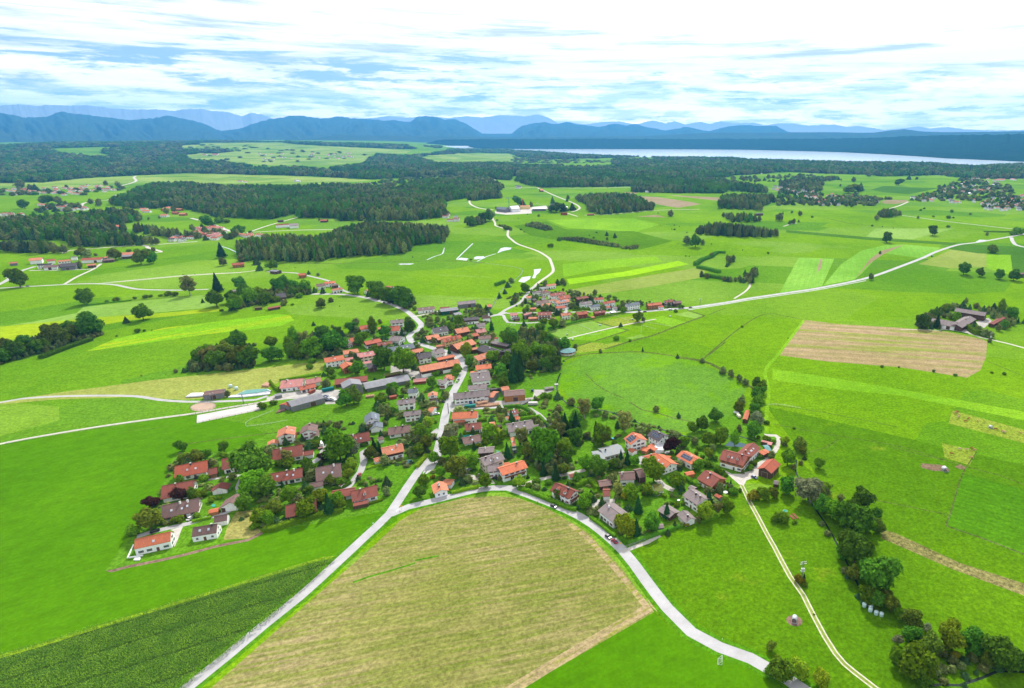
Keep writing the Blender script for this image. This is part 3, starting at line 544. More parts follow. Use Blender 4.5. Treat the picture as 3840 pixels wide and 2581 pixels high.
def build_ground():
    V = []; E = []
    def add(ring, closed):
        n = len(V); V.extend(ring); k = len(ring)
        E.extend([(n+i, n+i+1) for i in range(k-1)]); closed and E.append((n+k-1, n))
    for nm, m, lb, kd, p, wd in REG:
        if kd == 'poly': add(p, True)
        else:
            L, Rr = offset(p, wd/2), offset(p, -wd/2); add(L+Rr[::-1], True)
    r = 110.0
    while r < 13500:
        st = max(9, r*0.035); n = int(1.5*r/st); 
        for k in range(n+1):
            a = -0.98+1.72*k/n; V.append((r*math.sin(a)+rng.uniform(-.2, .2)*st, r*math.cos(a)+rng.uniform(-.2, .2)*st))
        r += st
    for rr in (200, 1500, 8000, 18500, 27500):
        for k in range(24): V.append((rr*math.sin(k*math.pi/12), rr*math.cos(k*math.pi/12)))
    V.append((0, 0))
    vs, es, fs, *_ = delaunay_2d_cdt([Vector(v) for v in V], E, [], 0, 1e-3)
    P = np.array([(v.x, v.y) for v in vs]); F = np.array(fs); C = P[F].mean(1); own = np.full(len(F), -1)
    for i, (nm, m, lb, kd, p, wd) in enumerate(REG):
        own[inpoly(C, p) if kd == 'poly' else near(C, p, wd/2+1e-4)] = i
    Z = H(P[:, 0], P[:, 1]); XYZ = np.column_stack([P, Z])
    for i in range(-1, len(REG)):
        sel = F[own == i]
        if not len(sel): continue
        u, inv = np.unique(sel, return_inverse=True); inv = inv.reshape(sel.shape)
        nm, m, lb = ('ground', G_BASE, 'wide green meadows reaching from the village to the lake') if i < 0 else REG[i][:3]
        me = bpy.data.meshes.new(nm); me.from_pydata(XYZ[u].tolist(), [], inv.tolist()); me.materials.append(m)
        me.polygons.foreach_set('use_smooth', [True]*len(sel)); me.update()
        tag(link(nm, me), lb, None, kind='structure')
build_ground()

# ------------------------------------------------------------------ far hills, mountains
M_MT1 = mat('forest_mountain', (0.03,0.06,0.05), var=0.25, scale=0.004, rough=1.0, spec=0.0, coord='WORLD', col2=(0.05,0.08,0.05))
M_MT2 = mat('rock_mountain', (0.32,0.35,0.40), var=0.2, scale=0.004, rough=1.0, spec=0.0, coord='WORLD', col2=(0.32,0.34,0.36))
M_SHORE = mat('forest_far', (0.008,0.028,0.024), var=0.3, scale=0.01, rough=1.0, spec=0.0, coord='WORLD', col2=(0.014,0.045,0.03))
def fbm(x, seed):
    r = np.random.default_rng(seed); s = np.zeros_like(x, float); a = 1.0; f = 1.0
    for _ in range(6):
        k = r.uniform(0, 1, 4096); xi = np.floor(x*f).astype(int); t = x*f-xi; t = t*t*(3-2*t); s += a*(k[xi % 4096]*(1-t)+k[(xi+1) % 4096]*t-0.5); a *= 0.5; f *= 2.03
    return s
def ridge(name, label, prof, m, d0, d1, back, jag, seed, base=0.0, nx=700, nt=22, kind='structure', rel=0.12, flute=0.9):
    "mountain range: crest line given as pixel profile at distance d1, slopes with spurs towards the viewer"
    pr = np.array(prof); u = np.linspace(pr[0, 0], pr[-1, 0], nx); v = np.interp(u, pr[:, 0], pr[:, 1])
    a = (u-CX)/F_PX; b = (v-CY)/F_PX; dx = a; dy = CP-b*SP; dz = -SP-b*CP; L = np.hypot(dx, dy); dxn, dyn = dx/L, dy/L
    d0 = np.interp(u, *np.array(d0).T) if hasattr(d0, '__len__') else np.full(nx, d0); d1 = np.interp(u, *np.array(d1).T) if hasattr(d1, '__len__') else np.full(nx, d1)
    crest = CAM_H+dz/L*d1+fbm(u/14.0, seed)*jag*rel*(CAM_H+dz/L*d1-base).clip(20); rows = []
    for k in range(nt+1):
        t = k/nt; n = fbm(u/26.0+7*t, seed+5)*fbm(u/60.0-3*t, seed+9)
        if t <= 0.8:
            q = t/0.8; d = d0+(d1-d0)*q; z = base-5+(crest-base+5)*(q**1.25)*(1+(1-q)*q*4*n*flute)
        else:
            q = (t-0.8)/0.2; d = d1+back*q; z = crest+(base-5-crest)*q**1.3
        rows.append(np.column_stack([dxn*d, dyn*d, z]))
    V = np.concatenate(rows); F = [(k*nx+i, k*nx+i+1, (k+1)*nx+i+1, (k+1)*nx+i) for k in range(nt) for i in range(nx-1)]
    me = bpy.data.meshes.new(name); me.from_pydata(V.tolist(), [], F); me.materials.append(m); me.polygons.foreach_set('use_smooth', [True]*len(F)); me.update()
    return tag(link(name, me), label, None, kind=kind)
def prof(t, s): return pts(t, s)
ridge('mountain_range', 'pale jagged rocky mountain range farthest back', prof('N', '-500,50 0,42 100,38 170,46 220,40 300,45 400,42 500,55 600,62 700,60 780,68 850,60 910,58 960,68 1020,70 1060,80 1100,92 1140,78 1200,85 1260,110 1400,150 1650,105 1780,92 1850,100 1950,92 2040,100 2130,92 2200,98 2270,88 2333,90')+prof('O', '60,92 120,85 170,100 210,125 250,118 330,130 420,118 490,116 560,130 640,112 700,125 740,115 790,130 860,118 900,128 950,116 1010,125 1100,122 1150,135 1210,125 1270,125 1350,135 1470,130 1520,140 1580,138 1700,155 1780,148 1850,138 1900,148 1990,142 2060,152 2200,158 2333,155 2900,150'), M_MT2, 21500, 26000, 1500, 0.16, 11, nx=1400, nt=30, flute=0.12)
ridge('mountain_range', 'blue forested mountain range in front of the rocky one', prof('N', '-500,90 0,78 40,82 100,97 160,98 220,92 250,78 280,72 310,78 400,88 500,100 570,110 640,106 720,100 760,90 800,96 870,110 940,130 985,152 1010,160 1090,150 1150,128 1220,108 1290,98 1325,89 1400,95 1480,103 1515,98 1542,90 1570,98 1640,104 1700,108 1800,112 1870,120 1900,95 1950,92 1990,96 2030,110 2070,106 2110,120 2160,150 2200,172 2333,172')+prof('O', '20,152 50,135 100,125 150,120 200,128 250,118 300,130 400,140 470,127 520,135 560,128 620,143 700,158 800,140 870,158 900,160 980,140 1060,132 1130,138 1200,135 1260,165 1500,175 2333,180 2900,180'), M_MT1, 13000, 20000, 1500, 0.32, 23, nx=1200, nt=40, flute=1.0)
ridge('hill', 'low blue hill ridge with a wooded summit on the right', prof('N', '1300,197 1450,190 1540,175 1620,178 1850,180 2100,185 2333,188')+prof('O', '300,185 600,182 900,165 1100,166 1450,162 1560,165 1650,165 1720,155 1790,148 1850,158 1950,162 2100,162 2333,158 2900,160'), M_MT1, 11600, 14000, 900, 0.1, 31, flute=0.2)
ridge('hill', 'dark blue wooded far shore of the lake', prof('N', '1900,228 2000,200 2333,196')+prof('O', '300,195 900,196 1400,195 1650,190 1900,180 2333,174 2900,172'), M_SHORE,
      [(1600, 10900), (2078, 10300), (2660, 9900), (2780, 9800), (3150, 8500), (3560, 6450), (3840, 5900), (4300, 5500)], [(1600, 11200), (2660, 11000), (3150, 10300), (3560, 9000), (3840, 8600), (4300, 8500)], 400, 0.5, 43, nt=30, flute=0.12)
# ------------------------------------------------------------------ vegetation
LEAF = {'d': leafmat('leaf_green', (0.163,0.327,0.013), (0.084,0.182,0.010)), 'D': leafmat('leaf_dark', (0.116,0.273,0.018), (0.062,0.145,0.015)),
        'o': leafmat('leaf_olive', (0.169,0.231,0.022), (0.086,0.139,0.017)), 'y': leafmat('leaf_yellowgreen', (0.268,0.385,0.017), (0.141,0.270,0.015)),
        's': leafmat('leaf_silver', (0.269,0.304,0.147), (0.145,0.178,0.086)), 'p': leafmat('leaf_purple', (0.072,0.033,0.029), (0.045,0.026,0.022)),
        'B': leafmat('leaf_pale', (0.269,0.286,0.073), (0.145,0.178,0.043)), 'c': leafmat('needle', (0.036,0.113,0.032), (0.023,0.066,0.022)),
        'b': leafmat('leaf_bush', (0.150,0.278,0.015), (0.076,0.157,0.010)), 'u': leafmat('leaf_autumn', (0.240,0.228,0.013), (0.173,0.161,0.015)),
        'F': leafmat('leaf_wood', (0.23,0.28,0.08), (0.10,0.15,0.05)), '_': leafmat('leaf_wood_', (0.071,0.134,0.032), (0.038,0.081,0.025)), 'E': leafmat('needle_wood', (0.085,0.175,0.06), (0.04,0.09,0.036))}
LEAF['T'] = LEAF['d']
def sph(n, r):
    v = r.normal(size=(n, 3)); return v/np.linalg.norm(v, axis=1)[:, None]
def leaves(P, N, s, r):
    "leaf clumps as bent pairs of triangles: positions, outward normals, sizes"
    n = len(P); N = N+sph(n, r)*0.75; N /= np.linalg.norm(N, axis=1)[:, None]
    a = np.cross(N, sph(n, r)); a /= np.linalg.norm(a, axis=1)[:, None]+1e-9; b = np.cross(N, a); s = s[:, None]
    k = r.uniform(.55, 1.1, (4, n, 1))
    V = np.stack([P+a*s*k[0], P+b*s*k[1]+N*s*.25, P-a*s*k[2], P-b*s*k[3]+N*s*.25], 1).reshape(-1, 3)
    return V, (np.arange(n)[:, None]*4+np.arange(4)[None]).tolist()
def blob(c, rad, r, n=(8, 6), jit=0.12):
    V = []; F = []
    for i in range(n[1]+1):
        th = math.pi*i/n[1]
        for j in range(n[0]):
            ph = 2*math.pi*j/n[0]; k = 1+r.uniform(-jit, jit)
            V.append((c[0]+rad[0]*k*math.sin(th)*math.cos(ph), c[1]+rad[1]*k*math.sin(th)*math.sin(ph), c[2]+rad[2]*k*math.cos(th)))
    for i in range(n[1]):
        for j in range(n[0]):
            F.append((i*n[0]+j, (i+1)*n[0]+j, (i+1)*n[0]+(j+1) % n[0], i*n[0]+(j+1) % n[0]))
    return V, F
def crown_mesh(name, m, seed, n, form='round', size=0.062):
    r = np.random.default_rng(seed); V = []; F = []
    def put(v, f):
        o = len(V); V.extend(np.asarray(v).tolist()); F.extend([tuple(i+o for i in q) for q in f])
    if form == 'cone':
        tiers = 9; P = []; N = []; S = []
        for k in range(n):
            t = r.uniform()**1.25; z = 0.06+0.92*t; tier = (z*tiers) % 1.0
            rad = (1-t)**0.9*0.5*(0.72+0.38*(1-tier))*r.uniform(0.62, 1.05); a = r.uniform(0, 2*math.pi)
            P.append((rad*math.cos(a), rad*math.sin(a), z-0.03*rad)); N.append((math.cos(a), math.sin(a), 0.45)); S.append(size*(1.1-0.5*t))
        prof_ = [(0.42, 0.05), (0.36, 0.2), (0.27, 0.42), (0.17, 0.65), (0.07, 0.85), (0.0, 0.97)]
        cv = [(q*math.cos(j*math.pi/4)*r.uniform(.85, 1.1), q*math.sin(j*math.pi/4)*r.uniform(.85, 1.1), z) for q, z in prof_ for j in range(8)]
        put(cv, [(i*8+j, i*8+(j+1) % 8, (i+1)*8+(j+1) % 8, (i+1)*8+j) for i in range(5) for j in range(8)])
        put(*leaves(np.array(P), np.array(N), np.array(S), r))
    else:
        if form == 'round': lob = [((r.uniform(-.05, .05), r.uniform(-.05, .05), .44), .36, .38)]+[((d_*math.cos(a), d_*math.sin(a), z), q, q*u_) for a, z, q, d_, u_ in zip(r.uniform(0, 6.3)+np.arange(11)*2.4, r.uniform(.2, .78, 11), r.uniform(.12, .24, 11), r.uniform(.18, .37, 11), r.uniform(.7, 1.15, 11))]+[((r.uniform(-.15, .15), r.uniform(-.15, .15), .8), r.uniform(.13, .2), .18)]
        elif form == 'tall': lob = [((r.uniform(-.1, .1), r.uniform(-.1, .1), z), q, .17) for z, q in zip((.2, .34, .48, .62, .76, .86), (.34, .42, .42, .36, .28, .18))]+[((.22*math.cos(a), .22*math.sin(a), .3+.1*k), .2, .13) for k, a in enumerate(r.uniform(0, 6.3, 5))]
        elif form == 'loose': lob = [((.27*math.cos(a)*q, .27*math.sin(a)*q, z), s, s*.8) for a, z, q, s in zip(np.arange(13)*2.4, np.linspace(.2, .85, 13), r.uniform(.3, 1.1, 13), r.uniform(.12, .2, 13))]
        else: lob = [((r.uniform(-.2, .2), r.uniform(-.2, .2), .38), .34, .34)]+[((.25*math.cos(a), .25*math.sin(a), .3), .24, .28) for a in r.uniform(0, 6.3, 4)]
        wts = np.array([l[1]**2 for l in lob]); wts /= wts.sum(); ix = r.choice(len(lob), n, p=wts); d = sph(n, r); d[:, 2] = np.where(d[:, 2] < -0.35, -d[:, 2], d[:, 2])
        c = np.array([l[0] for l in lob])[ix]; rr = np.array([(l[1], l[1], l[2]) for l in lob])[ix]
        bump = 1+0.10*np.sin(d[:, 0]*7+ix)*np.sin(d[:, 1]*8-ix); P = c+d*rr*(bump*r.uniform(.8, 1.16, n))[:, None]
        for l in lob:
            if form != 'loose' or l[1] > 0.15: put(*blob(l[0], (l[1]*.86, l[1]*.86, l[2]*.86), r, (7, 5), .1))
        keep = P[:, 2] > 0.0
        put(*leaves(P[keep], d[keep]+np.array([0, 0, .25]), size*r.uniform(.6, 1.35, keep.sum()), r))
    me = bpy.data.meshes.new(name); me.from_pydata(V, [], F); me.materials.append(m); me.update(); return me
CROWNS = {'round': [crown_mesh('crown', LEAF['d'], s, 1500, 'round', .058) for s in range(9)], 'tall': [crown_mesh('crown', LEAF['d'], s+20, 1100, 'tall', .05) for s in range(3)],
          'loose': [crown_mesh('crown', LEAF['B'], s+30, 900, 'loose', .045) for s in range(3)], 'cone': [crown_mesh('crown', LEAF['c'], s+40, 900, 'cone', .06) for s in range(3)],
          'bush': [crown_mesh('bush', LEAF['b'], s+50, 600, 'bush', .075) for s in range(4)]}
def trunk_mesh(m):
    b = MB(); r = np.random.default_rng(3); secs = []
    for z, q in ((0, .5), (.06, .36), (.3, .27), (.62, .16)): secs.append([(q*math.cos(k*math.pi/4)+.15*z*math.sin(9*z), q*math.sin(k*math.pi/4), z) for k in range(8)])
    b.ring(secs)
    for k in range(6):
        a = k*1.05+r.uniform(-.3, .3); z = r.uniform(.26, .5); b.bar((0, 0, z), (3.2*math.cos(a), 3.2*math.sin(a), z+r.uniform(.18, .35)), .13, 5, r2=.03)
    return b.mesh('trunk', m, True)
TRUNK = trunk_mesh(M_BARK); TRUNKB = trunk_mesh(M_BIRCH)
#            form     height/width  trunk share  names
KIND = {'d': ('round', 1.05, .05, 'green leafy tree'), 'D': ('round', 1.03, .04, 'dark green leafy tree'), 'o': ('round', 1.03, .05, 'olive brown tree'),
        'y': ('round', 1.03, .05, 'yellow green tree'), 's': ('round', .98, .08, 'silvery willow tree'), 'p': ('round', .95, .10, 'dark purple leaved tree'),
        'B': ('loose', 1.15, .10, 'pale sparse birch tree'), 'c': ('cone', 2.0, .03, 'dark conifer tree'), 'b': ('bush', .7, 0, 'green bush'),
        'T': ('tall', 1.7, .06, 'tall narrow green tree'), 'u': ('bush', .75, 0, 'golden yellow bush')}
SZ = [(4.5, 'small '), (9, 'medium '), (99, 'large ')]
def place_tree(x, y, z, wd, k, u, v, label=None):
    form, ratio, tr, nm = KIND[k]; wd = max(1.0, wd); h = min(wd*ratio*1.08*random.uniform(.92, 1.12), 27); tall = k != 'b' and k != 'u'
    if not tall or wd < 2.2:
        me = random.choice(CROWNS['bush' if form != 'cone' else 'cone']); o = link('bush', me, None, (x, y, z-.05), random.uniform(0, 6.3), (wd*1.05, wd*1.05, h*1.15))
        o.material_slots[0].link = 'OBJECT'; o.material_slots[0].material = LEAF['c' if form == 'cone' else k]
        nm2 = {'c': 'small dark conifer bush', 'D': 'dark green bush', 'o': 'olive brown bush', 'p': 'purple bush', 'y': 'yellow green bush', 'u': 'golden yellow bush', 's': 'silvery bush'}.get(k, 'green bush')
        return tag(o, label, 'bush', 'bushes and shrubs', auto=None if label else (nm2, u, v))
    o = link({'cone': 'conifer_tree', 'loose': 'birch_tree'}.get(form, 'leafy_tree'), None, None, (x, y, z), random.uniform(0, 6.3))
    tz = h*tr; me = random.choice(CROWNS[form])
    c = link('crown', me, o, (0, 0, tz), None, (wd*1.06, wd*1.06, h-tz)); c.material_slots[0].link = 'OBJECT'; c.material_slots[0].material = LEAF[k]
    tw = wd*.085; link('trunk', TRUNKB if k == 'B' else TRUNK, o, (0, 0, -.1), None, (tw, tw, h*.85))
    sz = next(s for q, s in SZ if wd < q)
    return tag(o, label, 'tree', 'trees in and around the village', auto=None if label else (sz+nm, u, v))
TREES = {
'A': '495 470 85 D 215 1195 190 o 1160 725 290 D 490 925 120 p 1500 950 150 d 1770 960 130 y 1650 1088 160 d 1070 1010 140 D 1120 860 170 d 1270 905 180 D 1200 790 150 d 1350 1060 130 o 1220 1130 140 d 1300 1150 110 d 1170 1180 90 b 530 590 100 o 640 585 120 o 710 560 90 D 880 475 80 D 890 530 80 b 1940 560 230 d 1900 470 180 d 2060 520 110 s 2040 650 110 y 1460 590 110 B 1790 560 80 p 1670 700 110 D 1640 640 90 D 2210 540 110 o 2250 475 60 c 2300 500 55 c 1905 262 62 s 1790 242 60 D 1645 880 90 D 1920 970 110 d 1840 1040 90 c 1950 1000 90 d 1860 790 90 o 1930 795 110 b 2010 720 80 y 1412 800 34 c 770 930 75 b 840 905 40 b 665 895 100 b 230 985 110 p 455 1130 95 b 645 1075 65 b 960 730 70 d 870 722 40 b 790 640 70 b 1480 610 130 b 1380 620 90 b 2140 285 70 d 2215 285 55 D 1240 80 80 b 1330 45 60 b 60 1230 110 b 20 1180 70 b 1700 1050 80 b 1240 470 70 b 1240 500 30 u 1320 450 60 b 1720 400 80 b 1700 440 90 b 1600 640 50 b 2100 740 60 y 2130 770 60 b 2230 760 40 b 2300 740 45 b 2050 420 60 b 2150 420 60 b 1990 480 70 D 560 720 40 b 700 740 80 b 740 800 60 b 330 1130 60 b 280 930 50 b 620 850 50 b',
'B': '500 138 85 o 585 82 45 d 430 297 45 d 560 320 25 d 600 315 32 d 815 292 70 D 735 312 50 D 785 358 80 D 1035 278 45 d 940 302 40 D 225 600 100 T 300 600 110 d 350 470 100 B 260 480 90 T 420 595 170 d 620 545 190 D 530 430 120 D 650 392 80 D 700 412 70 D 50 625 130 D 50 505 100 d 120 610 80 d 780 390 50 o 830 360 60 d 730 1032 130 D 800 1015 140 o 830 745 110 d 1075 705 165 D 1250 735 190 d 1165 912 90 d 1290 852 50 o 1510 865 85 D 1540 750 70 b 540 855 70 y 130 892 55 d 522 757 45 p 605 780 50 b 600 740 90 b 1820 580 110 y 1855 672 95 D 2060 640 100 d 1970 202 72 d 1485 277 70 d 1560 262 60 D 1680 345 80 d 1750 292 80 d 1630 310 50 b 1425 450 65 d 1420 367 50 D 1380 410 22 c 1320 352 85 D 1240 390 70 d 970 372 80 T 1085 392 95 D 1060 432 45 D 900 385 60 b 860 482 110 d 1000 520 80 b 2210 482 130 D 1665 555 34 c 1740 742 90 d 2160 872 90 D 2250 815 105 c 2310 800 95 c 2285 760 90 c 2330 640 150 d 2130 765 110 D 2200 700 130 D 1865 707 50 b 650 1237 68 s 515 1212 38 b 540 1215 38 b 875 1262 72 d 945 1262 60 D 1095 1160 60 p 1090 1202 42 o 1440 1042 50 c 1050 1015 90 d 1030 1085 80 d 1100 1030 50 b 2330 360 60 D 1230 950 40 b 420 640 70 b 400 690 60 b 1360 470 40 b 1290 250 60 b 1120 500 60 b 450 870 40 b 1640 960 70 d 1570 985 45 b',
'D': '60 765 150 d 150 625 130 y 130 740 110 d 120 870 140 o 30 930 120 d 390 965 205 d 400 745 170 s 330 720 90 d 455 1175 220 o 640 1075 150 d 210 1020 120 d 300 1025 90 D 290 1165 110 d 785 1295 145 d 188 1185 55 u 85 1270 120 d 40 1405 120 D 590 1232 85 d 655 862 50 c 955 595 105 B 1075 552 75 c 850 552 80 D 815 742 150 d 1190 822 165 B 1030 962 90 c 1460 985 290 d 1280 960 160 o 1380 1010 150 D 1510 745 150 o 1660 902 150 y 1640 742 140 B 1800 790 150 D 1790 605 150 D 1740 365 90 D 1890 522 180 B 2040 432 130 D 2125 500 90 p 2020 682 50 c 2090 825 190 d 1900 1085 140 d 2060 1155 180 D 1940 1175 80 y 1575 1205 90 c 1660 1145 120 o 1510 1122 60 c 1430 1152 80 c 1170 1292 130 y 1110 1250 60 b 1255 1182 55 p 940 1202 50 p 1820 822 90 d 1640 542 80 d 1600 442 85 B 1590 562 90 D 1500 562 70 D 1340 302 50 D 1430 282 80 b 1500 282 80 b 1590 295 90 d 1845 1472 50 p 1890 1425 40 u 1910 1535 150 d 1600 1425 110 D 1480 1252 80 b 1800 1250 90 b 1720 1260 80 b 640 685 80 s 980 102 100 D 870 192 60 b 310 262 70 d 280 312 60 b 100 385 90 d 330 1270 30 b 1420 650 90 o 1340 740 90 o 950 790 120 d 900 800 90 b 780 800 80 b 1560 650 100 B 700 840 70 b 1680 700 120 c 1500 1420 60 b 560 400 40 b 1350 1250 90 b 1270 1290 80 b 30 640 60 b 1700 1010 110 D 1480 1060 140 D 1800 700 120 c 1900 440 130 d 2260 620 90 B 2300 990 60 c 230 560 40 b 340 620 40 b 380 600 40 b 420 590 35 b 1760 900 80 b 1140 560 40 p 1230 490 90 b 1290 480 70 s',
'C': '370 372 190 B 120 525 185 o 45 332 50 c 720 132 70 D 970 192 55 D 565 302 50 D 885 605 165 p 320 762 70 c 400 735 80 c 240 792 130 D 90 862 170 D 470 740 110 d 690 922 215 d 950 1002 170 d 1225 352 140 D 1390 262 150 D 1310 525 160 d 1440 515 170 d 1600 525 105 T 1650 362 80 D 1820 432 160 D 1830 182 130 D 1850 292 140 s 1640 142 100 D 1680 60 80 o 1130 372 110 d 1040 542 110 d 1150 502 90 o 1350 572 80 o 1310 662 100 y 1370 680 70 b 1185 802 125 d 1280 762 100 b 1390 802 100 b 1440 832 70 b 2010 662 95 T 2190 745 150 d 2260 782 60 T 2150 522 80 o 2300 560 110 D 2180 1060 165 D 1820 1142 150 u 1930 1132 130 d 2040 1102 100 o 1780 790 80 b 1810 742 80 b 1555 972 35 c 1590 1062 110 b 1530 1040 70 b 1310 1202 105 c 1270 1375 190 y 1410 1302 120 B 1520 1285 140 d 1190 1380 80 d 365 1112 85 u 440 1135 160 d 520 1275 105 c 670 1485 190 D 390 1545 220 y 500 1535 100 c 840 1335 90 c 930 1445 90 D 1000 1425 60 D 1060 1422 60 u 850 1522 80 D 890 1092 55 D 990 1062 50 D 620 1085 130 d 290 1095 140 B 2120 1385 160 b 2050 1370 90 b 440 1240 60 y 720 1080 80 b 760 560 50 b 1240 650 50 b 1170 610 50 b 1500 860 50 b 830 1200 60 y 950 1200 70 b 900 1170 50 b 1030 1180 60 b 1100 1500 10 b 600 790 40 b 1890 660 60 b 1690 830 50 y 1660 1030 50 b 540 1010 70 b 2270 1390 60 b 1870 440 50 b 1960 470 90 b 2040 490 60 b 250 500 60 b 1200 560 60 b',
'L': '260 352 160 s 340 335 70 o 380 302 50 s 360 440 120 D 440 485 120 d 560 592 190 D 600 420 130 D 690 485 90 D 715 555 80 o 500 655 120 D 560 765 190 D 480 725 80 D 540 690 90 d 690 955 225 D 560 875 90 o 650 1015 100 d 720 1045 110 D 800 1075 100 o 760 1000 80 o 930 1195 130 o 860 1120 70 d 840 1425 100 d 920 1280 110 D 970 1250 80 y 1030 1215 60 s 1050 1365 140 o 1190 1330 160 y 1330 1345 150 D 960 1525 220 d 1520 1455 200 D 1640 1445 90 D 1430 1430 80 o 1020 1565 100 D 840 1290 60 s 1355 1480 45 B 205 885 62 u 15 1330 60 o 60 1372 35 b 80 1545 160 D 200 1515 120 y 340 1560 110 y 20 1500 90 D 410 450 80 D 470 380 60 B 600 310 60 D 410 250 22 b 520 470 100 D 640 560 90 d 240 905 40 b 235 860 20 c 300 1090 14 b 1215 1370 60 u 1280 1560 40 o 380 290 60 y 330 140 60 d',
'M': '168 540 32 D 305 615 48 o 360 640 50 B 418 672 52 o 460 692 44 D 530 715 65 D 440 787 32 D 425 822 55 o 415 877 60 o 565 745 70 d 545 800 90 D 545 865 80 d 10 912 30 D 720 1098 60 y 820 1140 90 o 1375 572 22 b 1490 574 14 b 1720 602 25 b 1870 630 25 b 785 987 20 b 435 302 20 b 855 1192 30 T 830 1225 30 T 835 1160 60 o 2115 612 20 b 2198 622 26 b 600 955 40 b 745 380 6 c',
'T': '300 695 270 D 590 685 140 c 540 485 200 D 760 405 180 d 900 335 160 o 1160 195 120 D 1090 305 170 D 1230 320 120 o 1350 295 120 D 1500 375 150 D 1700 335 160 d 1840 405 180 T 2050 525 230 D 1890 690 180 D 1700 495 120 D 1800 745 170 y 2180 585 60 c 2290 600 110 o 1160 685 90 D 850 505 140 d 960 535 180 d 1320 605 100 d 1300 750 170 d 1400 790 170 d 1520 850 170 D 1640 880 130 D 1620 965 80 D 480 700 120 D 640 700 100 o 1600 360 120 D 1960 640 120 d 1430 360 100 d 690 440 90 d 730 480 100 d 1260 640 80 b 1900 720 60 b 2080 640 120 D',
'K': '1890 840 90 D 2010 852 65 D 2150 872 72 D 2255 882 90 D 1218 877 55 D 1283 687 25 D 1330 605 75 D 1352 570 36 b 1665 553 70 D 2062 552 28 T 280 660 12 b 470 686 22 b 298 840 45 D 1560 432 26 D 1258 440 40 D 1580 372 20 b 1605 360 20 b 1805 385 32 b 1672 418 20 b 1780 428 40 b 1818 426 18 b 1940 402 18 D 545 445 60 D 700 412 40 D 690 455 24 T 640 390 20 D 400 372 60 D 1205 125 40 D 470 140 36 D 340 160 36 D 288 155 32 D 372 165 24 D 1418 185 70 D 1090 160 36 B 995 195 20 D 1000 152 16 D 1493 145 40 D 1550 145 22 D 1225 485 20 b 788 424 22 b 1300 490 12 b 1780 495 30 b 2100 680 90 b 2290 545 80 b 2250 550 50 b 1380 500 10 b 575 400 14 c 1095 230 110 o 1050 245 90 o 1140 225 60 o',
'H': '188 140 150 d 795 302 145 D 1735 218 165 B 1310 442 150 d 1155 467 66 D 1605 920 36 D 1680 917 45 D 1985 737 60 D 2090 908 78 d 1815 728 55 o 1980 322 160 D 1990 185 100 c 2150 355 120 d 1850 282 45 D 1850 853 130 D 1910 862 140 B 1980 885 150 D 2080 785 130 o 2180 705 150 D 2180 862 160 o 2270 862 170 D 2100 682 90 D 1890 742 90 d 1740 905 80 D 1800 905 80 D 20 832 140 D 130 792 170 D 60 730 130 o 220 705 130 D 330 745 120 D 500 662 180 o 590 655 120 o 660 585 150 D 700 605 120 o 830 592 210 D 400 712 110 D 200 780 120 D 1250 557 60 b 1315 545 32 b 1385 535 18 b 1065 590 24 b 1540 220 70 b 1465 225 36 b 1600 218 60 b 1375 232 36 b 1330 240 50 b 1235 248 36 b 1060 270 60 b 975 278 36 b 2020 360 36 b 1290 950 16 b 1510 935 12 b 1670 30 14 b 1778 24 14 b 2080 1140 60 D',
'I': '1170 1075 165 d 1350 1115 150 d 1450 1160 140 d 1600 1210 190 D 1520 1170 120 D 1270 1100 60 D 840 1202 85 o 925 1152 45 d 725 898 42 d 810 912 32 d 460 1055 110 D 430 1045 80 D 590 1032 90 D 690 1065 120 d 590 1095 90 D 780 1065 60 D 855 1072 65 d 200 1165 140 d 330 1175 130 d 60 1225 140 d 130 1105 120 D 500 1180 60 D 280 865 75 D 250 810 70 D 410 855 85 D 355 830 60 b 1005 1190 16 d 1430 310 10 b 575 1180 30 b 100 1040 110 D 500 1010 100 D 640 1110 70 b 1690 1225 60 b 345 570 50 D 185 525 30 D 110 780 60 D 420 1150 90 b 20 1160 110 D 260 1120 110 d 820 410 24 D 1672 745 16 T 600 840 12 b',
'J': '170 560 95 D 215 520 50 T 175 500 60 D 120 572 85 D 30 605 90 d 70 590 80 D 410 347 25 D 632 518 26 D 1260 252 20 D 1253 692 42 D 1327 712 50 d 1255 732 30 D 1833 517 62 D 2003 742 36 D 1975 772 80 D 2060 798 110 D 2122 772 50 D 1870 642 26 b 1845 635 16 b 1160 667 22 b 1095 692 18 b 1135 715 26 b 1983 668 18 b 2058 675 18 b 1868 600 16 b 1915 612 14 b 1973 880 18 b 2007 882 14 b 2068 960 60 b 445 415 90 D 490 415 60 D 565 430 50 D 790 480 120 D 860 470 80 D 740 470 60 D 940 460 70 D 760 400 70 D 245 450 26 D 890 380 40 D 255 555 24 b 470 640 24 b 500 660 18 b 445 535 12 b 530 500 16 b 900 360 40 D 1720 490 16 b 1740 600 10 b 820 740 50 b 740 800 60 b 340 640 60 b 15 915 24 b 2205 770 18 b',
